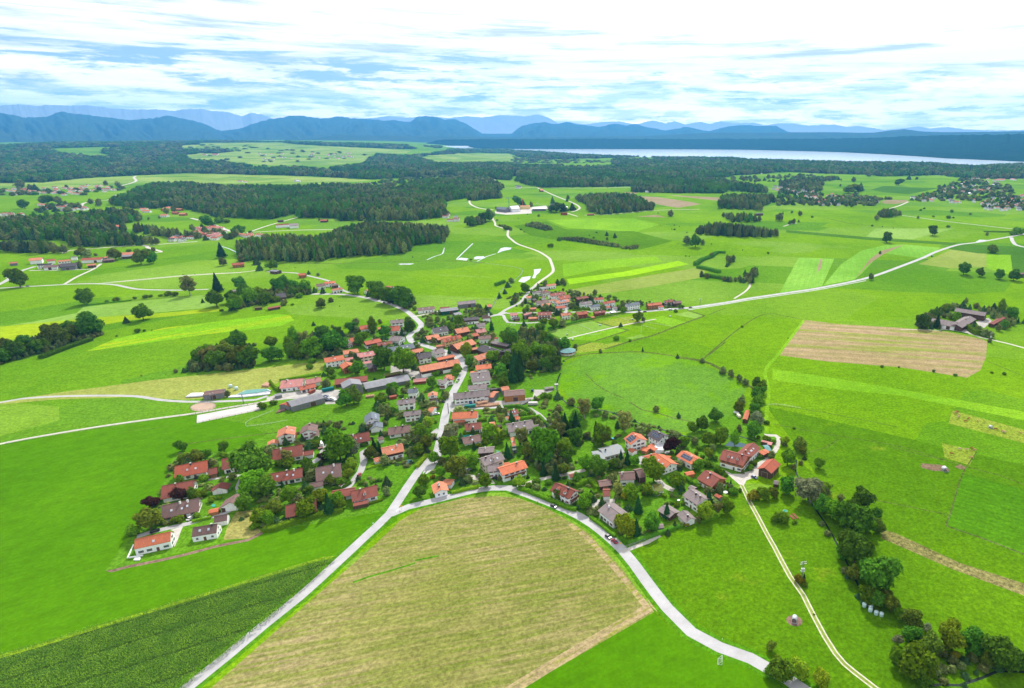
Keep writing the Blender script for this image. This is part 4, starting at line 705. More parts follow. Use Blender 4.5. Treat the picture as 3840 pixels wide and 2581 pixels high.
'E': '510 192 88 d 613 252 55 T 690 132 60 D 805 122 62 D 850 112 60 D 870 127 50 o 855 170 26 d 1145 207 50 d 1285 232 30 T 1265 252 45 D 1195 237 38 D 938 252 38 D 745 358 75 D 700 345 60 D 800 395 60 D 925 335 60 D 1085 428 32 T 970 445 60 D 950 455 50 d 850 502 70 D 770 522 85 d 650 528 80 b 680 470 70 b 455 602 70 D 370 665 130 D 515 562 60 y 560 592 80 y 620 602 80 d 690 645 90 d 740 662 90 D 800 680 80 D 860 715 110 D 1380 500 38 D 1535 462 85 d 1590 455 45 d 968 690 36 d 975 718 22 T 1195 738 34 D 1580 727 20 c 1897 788 42 D 2120 825 42 D 2310 920 60 o 1440 282 30 D 1860 302 50 o 1930 332 60 b 205 540 45 c 420 905 90 c 465 895 85 c 470 780 140 d 620 775 110 d 730 795 120 d 790 885 110 D 710 905 110 D 580 915 100 o 215 825 90 d 1410 370 70 b 1340 620 60 b 275 242 60 D 325 200 50 y 350 142 60 D 385 102 50 D 540 790 90 d 330 790 90 b 600 700 80 b 1120 260 40 p 1290 340 26 c 1222 335 28 D 1360 345 50 D 980 350 60 b 1040 345 40 b 520 360 60 b 1885 370 30 b 1880 365 40 b 330 680 60 d 660 390 40 b 1150 300 30 b 1460 635 30 b 1390 280 30 b 1330 250 50 b 640 330 40 b 500 505 60 D 1840 270 30 B 470 250 20 b 1010 290 30 b 760 280 26 b 590 330 40 b',
'R': '1270 915 130 s 1740 260 60 b 2080 620 150 d 2200 550 90 d 1040 880 80 D 1100 880 80 b 2070 520 120 d',
'G': '190 110 80 D 610 115 36 T 965 90 50 D 1080 100 50 D 230 300 90 D 830 255 50 D 905 280 75 D 440 255 100 D 720 300 60 D 1455 390 30 D 1355 400 26 T 1585 330 60 D 1840 465 36 D 1755 500 60 D 740 740 90 o 800 745 80 B 1060 770 120 o 1290 810 130 o 1400 800 90 D 1400 695 50 D 1340 700 60 b 1250 695 50 b 2025 745 90 c 2040 820 80 D 2205 785 70 d 875 730 30 D 730 840 70 D 540 255 70 D 600 275 50 D 390 250 60 d 1170 700 50 b 2200 530 90 D 2290 520 24 T 330 140 70 D 290 135 60 D 800 150 40 D 1900 470 120 D 2000 430 90 b 2070 430 60 b 420 340 40 b 1520 345 60 D 2100 560 60 b 1830 330 50 d'}
CAND = []
for t, s in TREES.items():
    q = s.split(); sc_ = TILES[t][2]
    for i in range(0, len(q), 4):
        u, v = px(t, float(q[i]), float(q[i+1])); CAND.append((float(q[i+2])/sc_, u, v, q[i+3]))
CAND.sort(key=lambda c: -c[0]); NB = {'b': 0, 't': 0}; REST = []
for wpx, u, v, k in CAND:
    x, y, z = un(u, v); d = math.hypot(x, y); dep = y*CP-(z-CAM_H)*SP; wm = wpx*dep/F_PX*(1.05 if d < 700 else .92)
    sh = wm*(.2 if k in 'bu' else .16 if KIND[k][0] != 'cone' else .12); x += x/d*sh; y += y/d*sh; z = float(H(x, y))
    cl = 'b' if k in 'bu' or wm < 2.2 else 't'; NB[cl] += 1
    if NB[cl] > (300 if cl == 't' else 200) and not KIND[k][0] == 'cone': REST.append((x, y, z, wm, k, cl))
    else: place_tree(x, y, z, wm, k, u, v)

# woods: thousands of crowns, one mass each
def wood_group():
    g = bpy.data.node_groups.new('wood_scatter', 'GeometryNodeTree')
    g.interface.new_socket('Geometry', in_out='INPUT', socket_type='NodeSocketGeometry')
    obs = []
    for i in range(4): g.interface.new_socket('crown %d' % i, in_out='INPUT', socket_type='NodeSocketObject')
    g.interface.new_socket('Geometry', in_out='OUTPUT', socket_type='NodeSocketGeometry')
    gi = g.nodes.new('NodeGroupInput'); go = g.nodes.new('NodeGroupOutput'); jn = g.nodes.new('GeometryNodeJoinGeometry')
    for i in range(4):
        oi = g.nodes.new('GeometryNodeObjectInfo'); oi.transform_space = 'ORIGINAL'; g.links.new(gi.outputs[i+1], oi.inputs['Object'])
        ti = g.nodes.new('GeometryNodeGeometryToInstance'); g.links.new(oi.outputs['Geometry'], ti.inputs[0]); g.links.new(ti.outputs[0], jn.inputs[0])
    ip = g.nodes.new('GeometryNodeInstanceOnPoints'); ip.inputs['Pick Instance'].default_value = True
    g.links.new(gi.outputs[0], ip.inputs['Points']); g.links.new(jn.outputs[0], ip.inputs['Instance'])
    for nm, ty, sk in (('pick', 'INT', 'Instance Index'), ('size', 'FLOAT_VECTOR', 'Scale'), ('turn', 'FLOAT_VECTOR', 'Rotation')):
        a = g.nodes.new('GeometryNodeInputNamedAttribute'); a.data_type = ty; a.inputs[0].default_value = nm; g.links.new(a.outputs[0], ip.inputs[sk])
    g.links.new(ip.outputs[0], go.inputs[0]); return g
WG = wood_group()
def donor(form, m, seed, n, size, label):
    "one crown standing in the near wood; the mass around it repeats its shape"
    return crown_mesh('crown', m, seed, n, form, size), label
DON = []
for i, (form, m, n, s) in enumerate((('round', 'F', 300, .10), ('round', 'D', 300, .10), ('cone', 'E', 260, .10), ('tall', 'F', 280, .085))):
    x, y, z = un(*px('I', 900+160*i, 742-10*i)); me = crown_mesh('crown', LEAF[m], 70+i, n, form, s)
    o = link('forest_tree', me, None, (x, y+4, z), 0, 1.0)
    DON.append((o, i))
WOODS = [('I', 'near mixed wood behind the flooded meadows', '60 600 180 560 400 520 800 540 1000 470 1250 405 1700 425 2010 450 1995 545 1962 610 1700 630 1610 712 1200 735 900 755 850 782 500 788 150 770 65 690', 7, .14),
 ('n', 'broad dark wood left of the centre', '391 765 416 742 514 701 576 683 700 679 860 692 1107 693 1270 683 1480 700 1560 672 1820 655 1900 700 1830 735 1745 745 1662 759 1690 812 1560 828 1270 830 1263 820 1119 820 1115 803 1016 824 930 822 860 818 827 820 760 800 700 785 494 783', 8, .45),
 ('G', 'wood around the left villages', '-100 370 250 345 700 330 1000 285 1200 290 1310 360 1270 420 1050 445 900 475 1100 515 1500 570 1490 625 1000 645 640 655 600 590 330 590 -100 585', 8, .25),
 ('G', 'long copse before the red roofed village', '1205 435 1300 430 1800 515 1760 575 1500 565 1220 515', 7, .3), ('G', 'dark grove left of the left hamlet', '-100 610 100 590 330 585 620 630 635 710 500 716 -100 695', 7, .1),
 ('J', 'round dark wood right of the estate', '965 315 1100 305 1300 296 1480 306 1690 395 1695 460 1200 500 1100 478 1060 400 970 375', 7, .3), ('J', 'small round grove beside the lane', '-10 280 150 245 295 290 295 350 60 374 -10 370', 7, .1),
 ('J', 'wide dark forest below the lake', '420 160 480 125 700 85 1300 50 2333 50 2400 150 2333 165 2140 160 2130 185 2333 205 2333 305 1900 305 1480 295 1480 243 640 255 430 205', 9, .7),
 ('K', 'grove left of the right village', '105 270 150 245 500 245 545 300 430 335 380 365 105 358', 7, .4), ('K', 'dark wood behind the grove', '0 150 150 137 450 185 500 245 340 240 200 228 0 248', 8, .6),
 ('K', 'upper copse on the mid slope', '92 385 300 385 430 408 420 455 200 458', 7, .1), ('K', 'lower copse on the mid slope', '-80 490 0 470 100 450 300 475 595 508 595 565 250 565 -80 540', 7, .15),
 ('K', 'small triangular copse', '548 468 665 425 668 462 560 488', 6, .1), ('K', 'round copse under the building ground', '1262 365 1350 345 1430 368 1428 415 1280 425', 7, .1),
 ('K', 'forest belt above the right villages', '0 0 600 0 1130 28 1500 10 2000 40 2333 30 2500 60 2500 130 2200 142 1900 135 1700 112 1300 122 1200 110 770 98 500 80 0 135', 10, .35),
 ('K', 'row of trees behind the right village', '540 150 700 125 985 115 990 148 820 163 905 205 820 235 560 205', 8, .1), ('G', 'copse at the left hand barn', '2150 580 2333 565 2350 790 2180 775', 6, .2),
 ('K', 'hedge trees around the pond meadow', '0 705 80 665 235 695 235 725 165 782 155 760 195 712 100 690 20 730 ', 6, 0), ('K', 'hedge trees at the short track', '-20 800 60 845 270 840 400 755 420 775 350 905 100 880 -20 860', 6, 0),
 ('J', 'bushy thicket on the low hill', '500 575 600 555 720 590 780 635 700 648 520 605', 4, 0), ('J', 'dark hedge on the hill slope', '800 700 950 690 1380 760 1360 800 1100 765 820 725', 4, 0), ('J', 'bushes right end of the hill slope', '1380 780 1550 765 1540 800 1500 820 1380 810', 4, 0),
 ('J', 'thicket beside the gravel lane', '262 580 330 585 405 625 380 645 270 605', 4, 0), ('H', 'undergrowth of the copse left of the village', '1700 800 1800 700 2060 620 2333 640 2333 870 2100 895 1800 915 1690 915', 4, 0), ('H', 'undergrowth of the left edge grove', '-60 640 160 600 400 545 700 460 900 500 955 570 830 620 400 740 0 850 -60 860', 4, 0), ('B', 'undergrowth of the park like copse', '180 430 330 340 640 320 720 420 715 520 560 600 200 610', 4, 0), ('I', 'undergrowth of the dark grove behind the village', '0 1050 160 1030 400 1010 560 960 740 1000 750 1080 560 1110 380 1160 200 1190 0 1240', 4, 0), ('I', 'undergrowth of the round oaks', '1270 1040 1430 1000 1690 1090 1700 1180 1620 1220 1500 1170 1300 1110', 4, 0), ('E', 'undergrowth of the wood behind the big farm', '280 620 380 580 560 480 700 540 900 700 840 760 820 900 700 920 560 880 380 920 400 740', 4, 0), ('T', 'undergrowth of the lone farm grove', '160 560 430 330 700 200 1100 180 1400 290 1900 260 2150 400 2150 600 1900 720 1760 560 1600 430 1300 330 960 300 640 470 640 700 200 710', 4, 0), ('D', 'undergrowth of the park in the village', '1200 860 1330 700 1560 700 1700 820 1720 1000 1600 1180 1400 1130 1250 1000', 4, 0),
 ('L', 'undergrowth of the creek wood', '300 430 360 470 440 640 500 760 560 880 640 1000 760 1080 900 1200 880 1240 740 1110 620 1030 520 900 430 700 350 540', 4, 0), ('L', 'undergrowth of the corner wood', '820 1300 1000 1230 1150 1300 1400 1330 1700 1400 1700 1440 1500 1470 1380 1500 1250 1500 1100 1540 860 1500', 4, 0),
 ('I', 'trees along the houses before the lane', '2100 380 2333 370 2333 440 2180 460', 6, .1)]
FARW = [('N', 'far forests on the left plateau', '-300 240 300 203 1000 200 1300 206 1400 211 920 214 900 222 820 226 820 240 1000 238 1090 242 1080 250 1000 262 930 262 810 272 880 288 1010 292 1060 302 1240 316 1300 312 1500 330 1500 370 1250 362 850 352 400 374 200 395 0 398 -300 390'), ('N', 'thin wooded horizon line behind the plateau', '1300 204 1700 214 2010 226 2010 238 1880 243 1700 238 1500 229 1380 222 1300 214'), ('N', 'wood strip right of the plateau village', '1660 300 1690 270 1720 262 1850 268 2010 252 2050 238 2333 240 2333 262 2100 262 1950 272 1900 285 1930 300'),
 ('N', 'far forest belt in the centre', '1500 320 1650 305 1720 262 1900 275 2000 300 2333 300 2333 385 2000 365 1700 382 1510 372'), ('O', 'far forest belt before the lake', '-20 245 130 250 300 262 450 268 700 275 1000 277 1050 283 1300 290 1600 298 1900 300 2100 315 2333 303 2500 320 2500 345 2200 360 2050 325 1900 330 1700 345 1570 318 1400 340 1400 350 1200 352 900 370 870 380 550 400 100 400 0 360 0 310 450 305 470 292 350 285 160 290 60 280 0 275')]
def scatter(polys, step, cone, rmin=450, rmax=12500, spf=.0062, hgt=21, thin=1.0, sd=5):
    r = np.random.default_rng(sd); R_ = []; q = rmin
    while q < rmax: st = max(step, q*spf); R_.append((q, st)); q += st
    X = []; Y = []; S = []
    for q, st in R_:
        n = int(1.62*q/st); a = -1.02+1.72*(np.arange(n)+r.uniform(0, 1, n))/max(n, 1); d = q+r.uniform(-.5, .5, n)*st
        X.append(d*np.sin(a)); Y.append(d*np.cos(a)); S.append(np.full(n, st))
    X, Y, S = map(np.concatenate, (X, Y, S)); Z = H(X, Y); h = hgt*r.uniform(.6, 1.25, len(X)); out = []
    u, v = proj(X, Y, Z); ut, vt = proj(X, Y, Z+h*.9)
    for p in polys:
        ok = inpoly(np.column_stack([u, v]), p) & inpoly(np.column_stack([ut, vt]), p) & (r.uniform(0, 1, len(X)) < thin)
        out.append(ok)
    return X, Y, Z, S, h, out, r
def wood(name, label, X, Y, Z, S, h, ok, cone, r, wf=1.12, kind='stuff'):
    n = int(ok.sum())
    if not n: return
    me = bpy.data.meshes.new(name); me.from_pydata(np.column_stack([X[ok], Y[ok], Z[ok]-.3]).tolist(), [], [])
    cn = r.uniform(0, 1, n) < cone*(1+.95*np.sin(X[ok]/90+Y[ok]/140+np.sin(Y[ok]/40))); pk = np.where(cn, 2, r.choice([0, 1, 3], n, p=[.4, .35, .25]))
    wd = S[ok]*wf*r.uniform(.8, 1.25, n)*np.where(cn, .85, 1.0); wd = np.maximum(wd, h[ok]*.3)
    sz = np.column_stack([wd, wd, h[ok]*np.where(cn, 1.15, 1)]); tn = np.column_stack([np.zeros(n), np.zeros(n), r.uniform(0, 6.28, n)])
    me.attributes.new('pick', 'INT', 'POINT').data.foreach_set('value', pk.astype(np.int32))
    me.attributes.new('size', 'FLOAT_VECTOR', 'POINT').data.foreach_set('vector', sz.astype(np.float32).ravel())
    me.attributes.new('turn', 'FLOAT_VECTOR', 'POINT').data.foreach_set('vector', tn.astype(np.float32).ravel())
    o = tag(link(name, me), label, 'forest', kind=kind); md = o.modifiers.new('scatter', 'NODES'); md.node_group = WG
    ids = [it.identifier for it in WG.interface.items_tree if it.in_out == 'INPUT' and it.socket_type == 'NodeSocketObject']
    for i, idn in enumerate(ids): md[idn] = DON[i][0]
    return n
for i, (t, lb, s, st, cn) in enumerate(WOODS):
    p = pts(t, s); hg = 5 if st == 4 else 11 if st == 6 else 20
    X, Y, Z, S, h, out, r = scatter([p], st, cn, hgt=3.2 if t == 'L' else 5.5 if lb.startswith('under') else hg, rmin=150, rmax=8000, spf=.0058 if st > 6 else .004, sd=i)
    wood('forest' if st > 6 else 'thicket', lb, X, Y, Z, S, h, out[0], cn, r)
for i, (t, lb, s) in enumerate(FARW):
    X, Y, Z, S, h, out, r = scatter([pts(t, s)], 12, .5, rmin=2800, spf=.0056, hgt=24, sd=50+i, rmax=12000)
    gap = np.sin(X/330+1.4*np.sin(Y/410)+i)*np.sin(Y/520+X/800) > .66
    wood('forest', lb, X, Y, Z, S, h, out[0] & ~gap, .4, r, 1.3)
# the shape donors stand inside the near wood as ordinary trees of it
for o, i in DON:
    o['label'] = ['rounded tree at the near edge of the mixed wood', 'dark rounded tree at the near edge of the mixed wood', 'spruce at the near edge of the mixed wood', 'narrow tree at the near edge of the mixed wood'][i]; o['category'] = 'tree'
    o.scale = ((9, 9, 14), (8, 8, 15), (6, 6, 18), (7, 7, 17))[i]
if REST:
    fake = np.array([(x, y, z) for x, y, z, *_ in REST]); rr = np.random.default_rng(4); W_ = np.array([q[3] for q in REST]); Hh = W_*np.array([.8 if q[5] == 'b' else 1.05 for q in REST])
    for nm, cl, lb, catn in (('scattered_trees', 't', 'smaller trees scattered along far lanes, hedges and gardens', 'trees'), ('scattered_bushes', 'b', 'smaller bushes scattered along lanes and gardens', 'bushes')):
        ok = np.array([q[5] == cl for q in REST])
        if ok.any(): wood(nm, lb, fake[:, 0], fake[:, 1], fake[:, 2], W_/1.0, Hh, ok, 0.0, rr, 1.0); bpy.data.objects[nm]['category'] = catn
# sparse garden trees of the far villages
for i, (t, lb, s, th) in enumerate([('K', 'garden trees among the houses of the first right village', '520 260 560 200 700 200 1000 255 1280 300 1290 325 1080 345 800 335 640 330 540 350', .26), ('K', 'garden trees below the far right villages', '1000 255 1100 228 1150 250 1425 268 1420 290 1290 290 1240 335 1000 335', .4),
        ('K', 'garden trees of the far right village', '1480 300 1560 250 1700 215 1700 180 1900 120 2250 175 2260 250 2333 262 2500 270 2500 380 2020 350 2020 325 2000 300 1700 305', .27), ('n', 'garden trees of the village behind the broad wood', '1230 700 1430 672 1600 655 1800 650 1830 690 1750 740 1500 735 1250 715', .30),
        ('G', 'garden trees of the red roofed town', '-50 90 500 110 1100 80 1130 130 700 185 0 190', .12), ('G', 'garden trees of the small far hamlet', '330 250 550 235 750 260 760 320 600 335 340 340', .3), ('G', 'garden trees of the red roofed village', '1650 560 1800 460 2060 460 2333 520 2333 575 2050 590 1800 600', .18),
        ('N', 'hedges and trees in the far plateau fields', '700 235 950 218 1250 225 1500 235 1850 250 1700 275 1500 300 1250 308 1000 300 850 280', .035), ('O', 'hedges and trees in the fields before the lake', '0 275 300 285 470 295 460 305 0 310', .15), ('O', 'trees dotted above the right villages', '880 365 1350 350 1400 360 1500 365 1500 385 1200 395 900 385', .12)]):
    X, Y, Z, S, h, out, r = scatter([pts(t, s)], 8, .1, hgt=12, rmax=11000, spf=.006, thin=th, sd=80+i)
    wood('garden_trees', lb, X, Y, Z, S, h, out[0], .12, r, 1.2)

# hedges: one clipped or wild hedge each
HEDGE = [('S', '430 1375 650 1330 830 1285 960 1265', 1.6, 1.8, 'd', 'clipped hedge below the brown bungalow'), ('S', '470 940 640 900 780 885 900 868', 1.8, 2.0, 'D', 'hedge between the orange villa and the brown house'), ('S', '1215 640 1350 622 1450 618 1560 640 1650 680 1720 730 1770 780', 2.4, 2.2, 'D', 'curved dark hedge along the lane'),
 ('S', '1215 925 1350 900 1500 850 1700 820 1855 800', 2.2, 2.0, 'd', 'hedge behind the long grey villa'), ('S', '1855 800 1920 860 2010 955 1960 965', 2.0, 2.0, 'd', 'hedge at the right end of the grey villa'), ('S', '1075 985 1110 1050 1180 1160 1200 1200', 2.6, 2.2, 'y', 'bright hedge between two gardens'),
 ('S', '480 1125 600 1105 820 1070', 1.6, 1.8, 'd', 'low hedge above the brown bungalow'), ('D', '1150 1300 1250 1330 1350 1370 1480 1425 1600 1475 1720 1525 1800 1540', 2.8, 2.0, 'd', 'long hedge beside the curved road'), ('F', '-10 610 60 660 150 730 220 790 260 820', 2.2, 1.6, 'd', 'hedge before the big grey roofed house'),
 ('D', '1800 1280 1860 1250 1940 1215', 2.6, 2.6, 'd', 'thick hedge behind the chalet'), ('D', '1940 1215 1990 1250 2040 1310', 2.4, 2.6, 'd', 'thick hedge right of the chalet'), ('D', '1900 1400 1960 1370 2030 1350', 2.6, 2.4, 'd', 'thick hedge beside the chalet lawn'), ('D', '10 1060 60 1000 120 930 150 890', 2.6, 2.0, 'y', 'light hedge left of the main street'),
 ('D', '400 1350 480 1330 560 1310 640 1295 700 1280', 2.6, 1.6, 'y', 'light low hedge above the curved road'), ('C', '850 890 900 940 960 990', 2.4, 2.0, 'D', 'dark hedge beside the paved drive'), ('C', '1050 880 1110 930 1180 970 1200 1000', 2.6, 2.2, 'd', 'shrub row behind the white house with red shutters'),
 ('C', '770 1060 830 1100', 1.6, 1.8, 'd', 'short hedge by the green roofed garage'), ('C', '1260 700 1330 740 1420 790 1470 820', 3.0, 2.2, 'd', 'shrub row beneath the solar roofed bungalow'), ('A', '1240 1195 1330 1185 1430 1150 1560 1110', 3.4, 2.4, 'd', 'wild hedge along the southern meadow edge'),
 ('A', '1560 1110 1700 1070 1850 1035 1960 1010', 3.0, 2.2, 'd', 'hedge continuing along the southern meadow edge'), ('A', '2050 995 2150 965 2320 915', 1.6, 1.2, 'd', 'thin hedge in front of the reddish double house'), ('A', '720 870 830 845 950 820', 1.8, 2.0, 'D', 'clipped hedge between two garages'),
 ('A', '1860 815 1950 805 2030 760', 1.8, 1.6, 'D', 'dark hedge along the estate lane'), ('A', '590 1115 680 1095 760 1075', 1.6, 1.4, 'd', 'hedge above the small brown roofed house'), ('A', '2180 630 2240 610 2320 590', 1.6, 1.2, 'y', 'light hedge beside the orange garage'), ('B', '30 810 60 850 110 900', 1.8, 2.0, 'd', 'hedge left of the red roofed farm'),
 ('B', '120 800 300 775 420 755 500 745', 1.6, 1.8, 'd', 'hedge behind the red roofed farm'), ('B', '560 745 590 780', 1.4, 1.8, 'd', 'short hedge beside the purple tree'), ('B', '550 620 690 600 820 570', 1.6, 1.6, 'd', 'hedge behind the orange roofed row'), ('E', '1140 425 1300 395 1400 372', 2.2, 1.8, 'd', 'hedge in front of the red timber house'),
 ('E', '720 520 850 490 1000 455 1130 430', 2.2, 1.8, 'D', 'hedge along the top of the horse paddocks'), ('E', '940 355 1000 350 1100 345', 2.0, 1.8, 'd', 'hedge in the hamlet gardens'), ('J', '240 1150 320 1120', 4.0, 4.0, 'D', 'shrubs on the creek bank'), ('K', '2040 525 2200 528 2260 522', 3, 2.0, 'D', 'low hedge at the far right lane'),
 ('H', '380 790 600 705 830 625', 6.0, 3.0, 'D', 'low shrub belt below the left grove'), ('H', '760 312 1000 285 1200 263', 2.0, 1.5, 'D', 'thin hedge beside the pale green strip'),
 ('F', '1150 660 1250 640 1400 600', 2.4, 1.6, 'd', 'low shrubs below the white house with red shutters'), ('F', '410 905 600 840 800 770 1000 700', 2.4, 1.8, 'D', 'shrubs along the garden fence corner'), ('T', '1260 700 1330 770 1420 820', 10, 5, 'd', 'tall hedge before the lone farm'), ('T', '680 730 900 745 1200 800', 1.5, .8, 'D', 'low hedge along the lone farm yard'),
 ('J', '2060 965 2120 920 2200 890 2260 850 2333 850', 7, 4, 'D', 'hedge around the pond meadow, left arm'), ('J', '2080 985 2160 1000 2280 1030', 7, 4, 'D', 'hedge around the pond meadow, lower arm'), ('J', '2140 1060 2333 1090', 7, 4, 'D', 'hedge below the pond meadow')]
for t, s, wd, ht, k, lb in HEDGE:
    p = np.array(smooth(gpts(t, s), 1.5)); r = np.random.default_rng(len(lb)); L = np.r_[0, np.cumsum(np.linalg.norm(np.diff(p, axis=0), axis=1))]
    c = p.mean(0); n = max(8, int(L[-1]/1.0)); q = np.column_stack([np.interp(np.linspace(0, L[-1], n), L, p[:, i]) for i in (0, 1)])-c
    tt = np.gradient(q, axis=0); tt /= np.linalg.norm(tt, axis=1)[:, None]; nn = np.column_stack([-tt[:, 1], tt[:, 0]]); b = MB(); secs = []
    for i in range(n):
        k_ = wd/2*r.uniform(.85, 1.1); h_ = ht*r.uniform(.85, 1.08); x, y = q[i]; a, e = nn[i]
        secs.append([(x-a*k_, y-e*k_, 0), (x-a*k_*.95, y-e*k_*.95, h_*.8), (x-a*k_*.5, y-e*k_*.5, h_), (x+a*k_*.5, y+e*k_*.5, h_), (x+a*k_*.95, y+e*k_*.95, h_*.8), (x+a*k_, y+e*k_, 0)])
    b.ring(secs)
    m_ = min(6000, int(L[-1]*max(wd, 1.5)*7)); i = r.integers(0, n, m_); sd = r.uniform(-1, 1, m_); top = r.uniform(0, 1, m_) < .5
    P = np.column_stack([q[i]+nn[i]*(np.where(top, sd, np.sign(sd))*wd/2)[:, None]+tt[i]*r.uniform(-.6, .6, m_)[:, None], np.where(top, ht*1.0, r.uniform(.1, 1, m_)*ht)])
    N = np.column_stack([nn[i]*np.where(top, 0, np.sign(sd))[:, None], np.where(top, 1., .2)])
    V, F = leaves(P, N, r.uniform(.18, .42, m_)*min(2, ht/2+.2), r); b.add([tuple(x) for x in V], F)
    o = link('hedge', b.mesh('hedge', LEAF[k]), None, (*c, float(H(*c)))); tag(o, lb, 'hedge')

# maize: rows of plants, one mass
def maize():
    poly = REG[[i for i, q in enumerate(REG) if q[2].startswith('maize')][0]][4]; a = wdir('P', '0,1000 1500,560'); ca, sa = math.cos(a), math.sin(a); r = np.random.default_rng(9)
    q = np.array(poly); lo, hi = q.min(0), q.max(0); c = (lo+hi)/2; R0 = np.linalg.norm(hi-lo)/2
    i, j = np.meshgrid(np.arange(-R0, R0, 1.15), np.arange(-R0, R0, .62)); i = i.ravel(); j = j.ravel()+r.uniform(-.2, .2, i.size); i = i+r.uniform(-.12, .12, i.size)
    sel = (np.round(i/1.15).astype(int) % 13) > 0; i = i[sel]; j = j[sel]; X = c[0]+j*ca-i*sa; Y = c[1]+j*sa+i*ca; P = np.column_stack([X, Y]); ok = inpoly(P, poly); u, v = proj(X, Y, 0*X); ok &= (u > -120) & (v < 2750); P = P[ok]
    n = len(P); Vs = []; Fs = []; h = r.uniform(1.9, 2.6, n); k = 0
    for l in range(5):
        az = r.uniform(0, 6.28, n); z = h*r.uniform(.55, 1.0, n); ln = r.uniform(.45, .85, n); d = np.column_stack([np.cos(az), np.sin(az)]); w_ = .11
        nx = np.column_stack([-d[:, 1], d[:, 0]])*w_
        A = np.column_stack([P-nx, z-.25]); B = np.column_stack([P+nx, z-.25]); C = np.column_stack([P+d*ln[:, None]*.55+nx, z+.1]); D = np.column_stack([P+d*ln[:, None]*.55-nx, z+.1]); T = np.column_stack([P+d*ln[:, None], z-.25])
        Vs.append(np.stack([A, B, C, D, T], 1).reshape(-1, 3)); b_ = k+np.arange(n)*5
        Fs += np.column_stack([b_, b_+1, b_+2, b_+3]).tolist()+np.column_stack([b_+3, b_+2, b_+4]).tolist(); k += n*5
    me = bpy.data.meshes.new('maize_plants'); me.from_pydata(np.concatenate(Vs).tolist(), [], Fs); me.materials.append(leafmat('leaf_maize', (0.22, 0.50, 0.05), (0.12, 0.34, 0.04), 0.16)); me.update()
    tag(link('maize_plants', me), 'dense dark green maize plants standing in rows, lower left', 'maize', kind='stuff')
maize()
# ------------------------------------------------------------------ buildings
def win_mesh(w_, h_, fr, shut=None):
    b = MB(); b.box(-w_/2, w_/2, -.03, .03, 0, h_, 1); b.box(-w_/2+.09, w_/2-.09, -.05, .05, .09, h_-.09, 0); b.box(-.03, .03, -.06, .06, .09, h_-.09, 1); b.box(-w_/2-.08, w_/2+.08, -.1, .1, -.06, 0, 1)
    ms = [M_GLASS, fr]
    if shut:
        for q in (-1, 1): b.box(*sorted((q*w_/2, q*(w_/2+.5))), -.05, .05, 0, h_, 2)
        ms.append(shut)
    return b.mesh('window', ms)
M_SHB = mat('shutter_brown', (0.16,0.07,0.04)); M_SHR = mat('shutter_red', (0.33,0.05,0.05)); M_SHG = mat('shutter_green', (0.05,0.13,0.08))
WINS = [win_mesh(1.15, 1.3, M_WHITE), win_mesh(1.15, 1.3, M_FRAME, M_SHB), win_mesh(1.15, 1.3, M_WHITE, M_SHR), win_mesh(1.15, 1.3, M_FRAME, M_SHG), win_mesh(1.15, 1.3, M_SHB)]
WBIG = win_mesh(2.4, 2.1, M_FRAME)
def _door(w_, h_, m):
    b = MB(); b.box(-w_/2, w_/2, -.06, .06, 0, h_, 0); b.box(-w_/2-.1, w_/2+.1, -.04, .04, 0, h_+.12, 1)
    for k in range(3): b.box(-w_/2+.12, w_/2-.12, -.09, .09, .2+k*h_/3.2, .2+k*h_/3.2+h_/4.2, 0)
    return b.mesh('door', [m, M_FRAME])
DOOR = _door(1.1, 2.1, M_DOOR); GATE = _door(2.8, 2.4, mat('garage_door', (0.30,0.16,0.08))); GATEW = _door(2.6, 2.2, M_WHITE); BGATE = _door(3.8, 3.6, WALL['T'])
def _chim(m):
    b = MB(); b.box(-.38, .38, -.38, .38, 0, 1.7, 0); b.box(-.46, .46, -.46, .46, 1.7, 1.82, 1); b.bar((0, 0, 1.82), (0, 0, 2.1), .16, 8, 1); return b.mesh('chimney', [m, M_CAP])
CHIM = [_chim(M_BRICK), _chim(M_CHIM), _chim(WALL['w'])]
def _skyl():
    b = MB(); b.box(-.5, .5, -.65, .65, 0, .10, 1); b.box(-.42, .42, -.57, .57, .10, .13, 0); return b.mesh('roof_window', [M_SKYL, M_FRAME])
SKYL = _skyl()
def _pv():
    b = MB(); b.box(-.5, .5, -.82, .82, .06, .11, 1); b.box(-.47, .47, -.79, .79, .11, .12, 0); return b.mesh('solar_panel', [M_PV, M_METAL])
PV = _pv()
def prism(b, x0, x1, hw, e, r, mi=0, z0=-.3):
    b.add([(x0,-hw,z0),(x0,hw,z0),(x0,hw,e),(x0,0,r),(x0,-hw,e),(x1,-hw,z0),(x1,hw,z0),(x1,hw,e),(x1,0,r),(x1,-hw,e)],
          [(0,4,3,2,1),(5,6,7,8,9),(0,5,9,4),(1,2,7,6),(0,1,6,5),(2,3,8,7),(3,4,9,8)], mi)
HOUSES = []
def solve(A, B, C, e, p):
    tp = math.tan(R(p)); r = e+3*tp
    for _ in range(12):
        a = np.array(un(*A, r)[:2]); b = np.array(un(*B, r)[:2]); c = np.array(un(*C, e)[:2]); d = (b-a)/np.linalg.norm(b-a)
        s = d[0]*(c-a)[1]-d[1]*(c-a)[0]; hw = min(12, max(1.2, abs(s))); r = .5*r+.5*(e+hw*tp)
    return a, b, c, hw, r
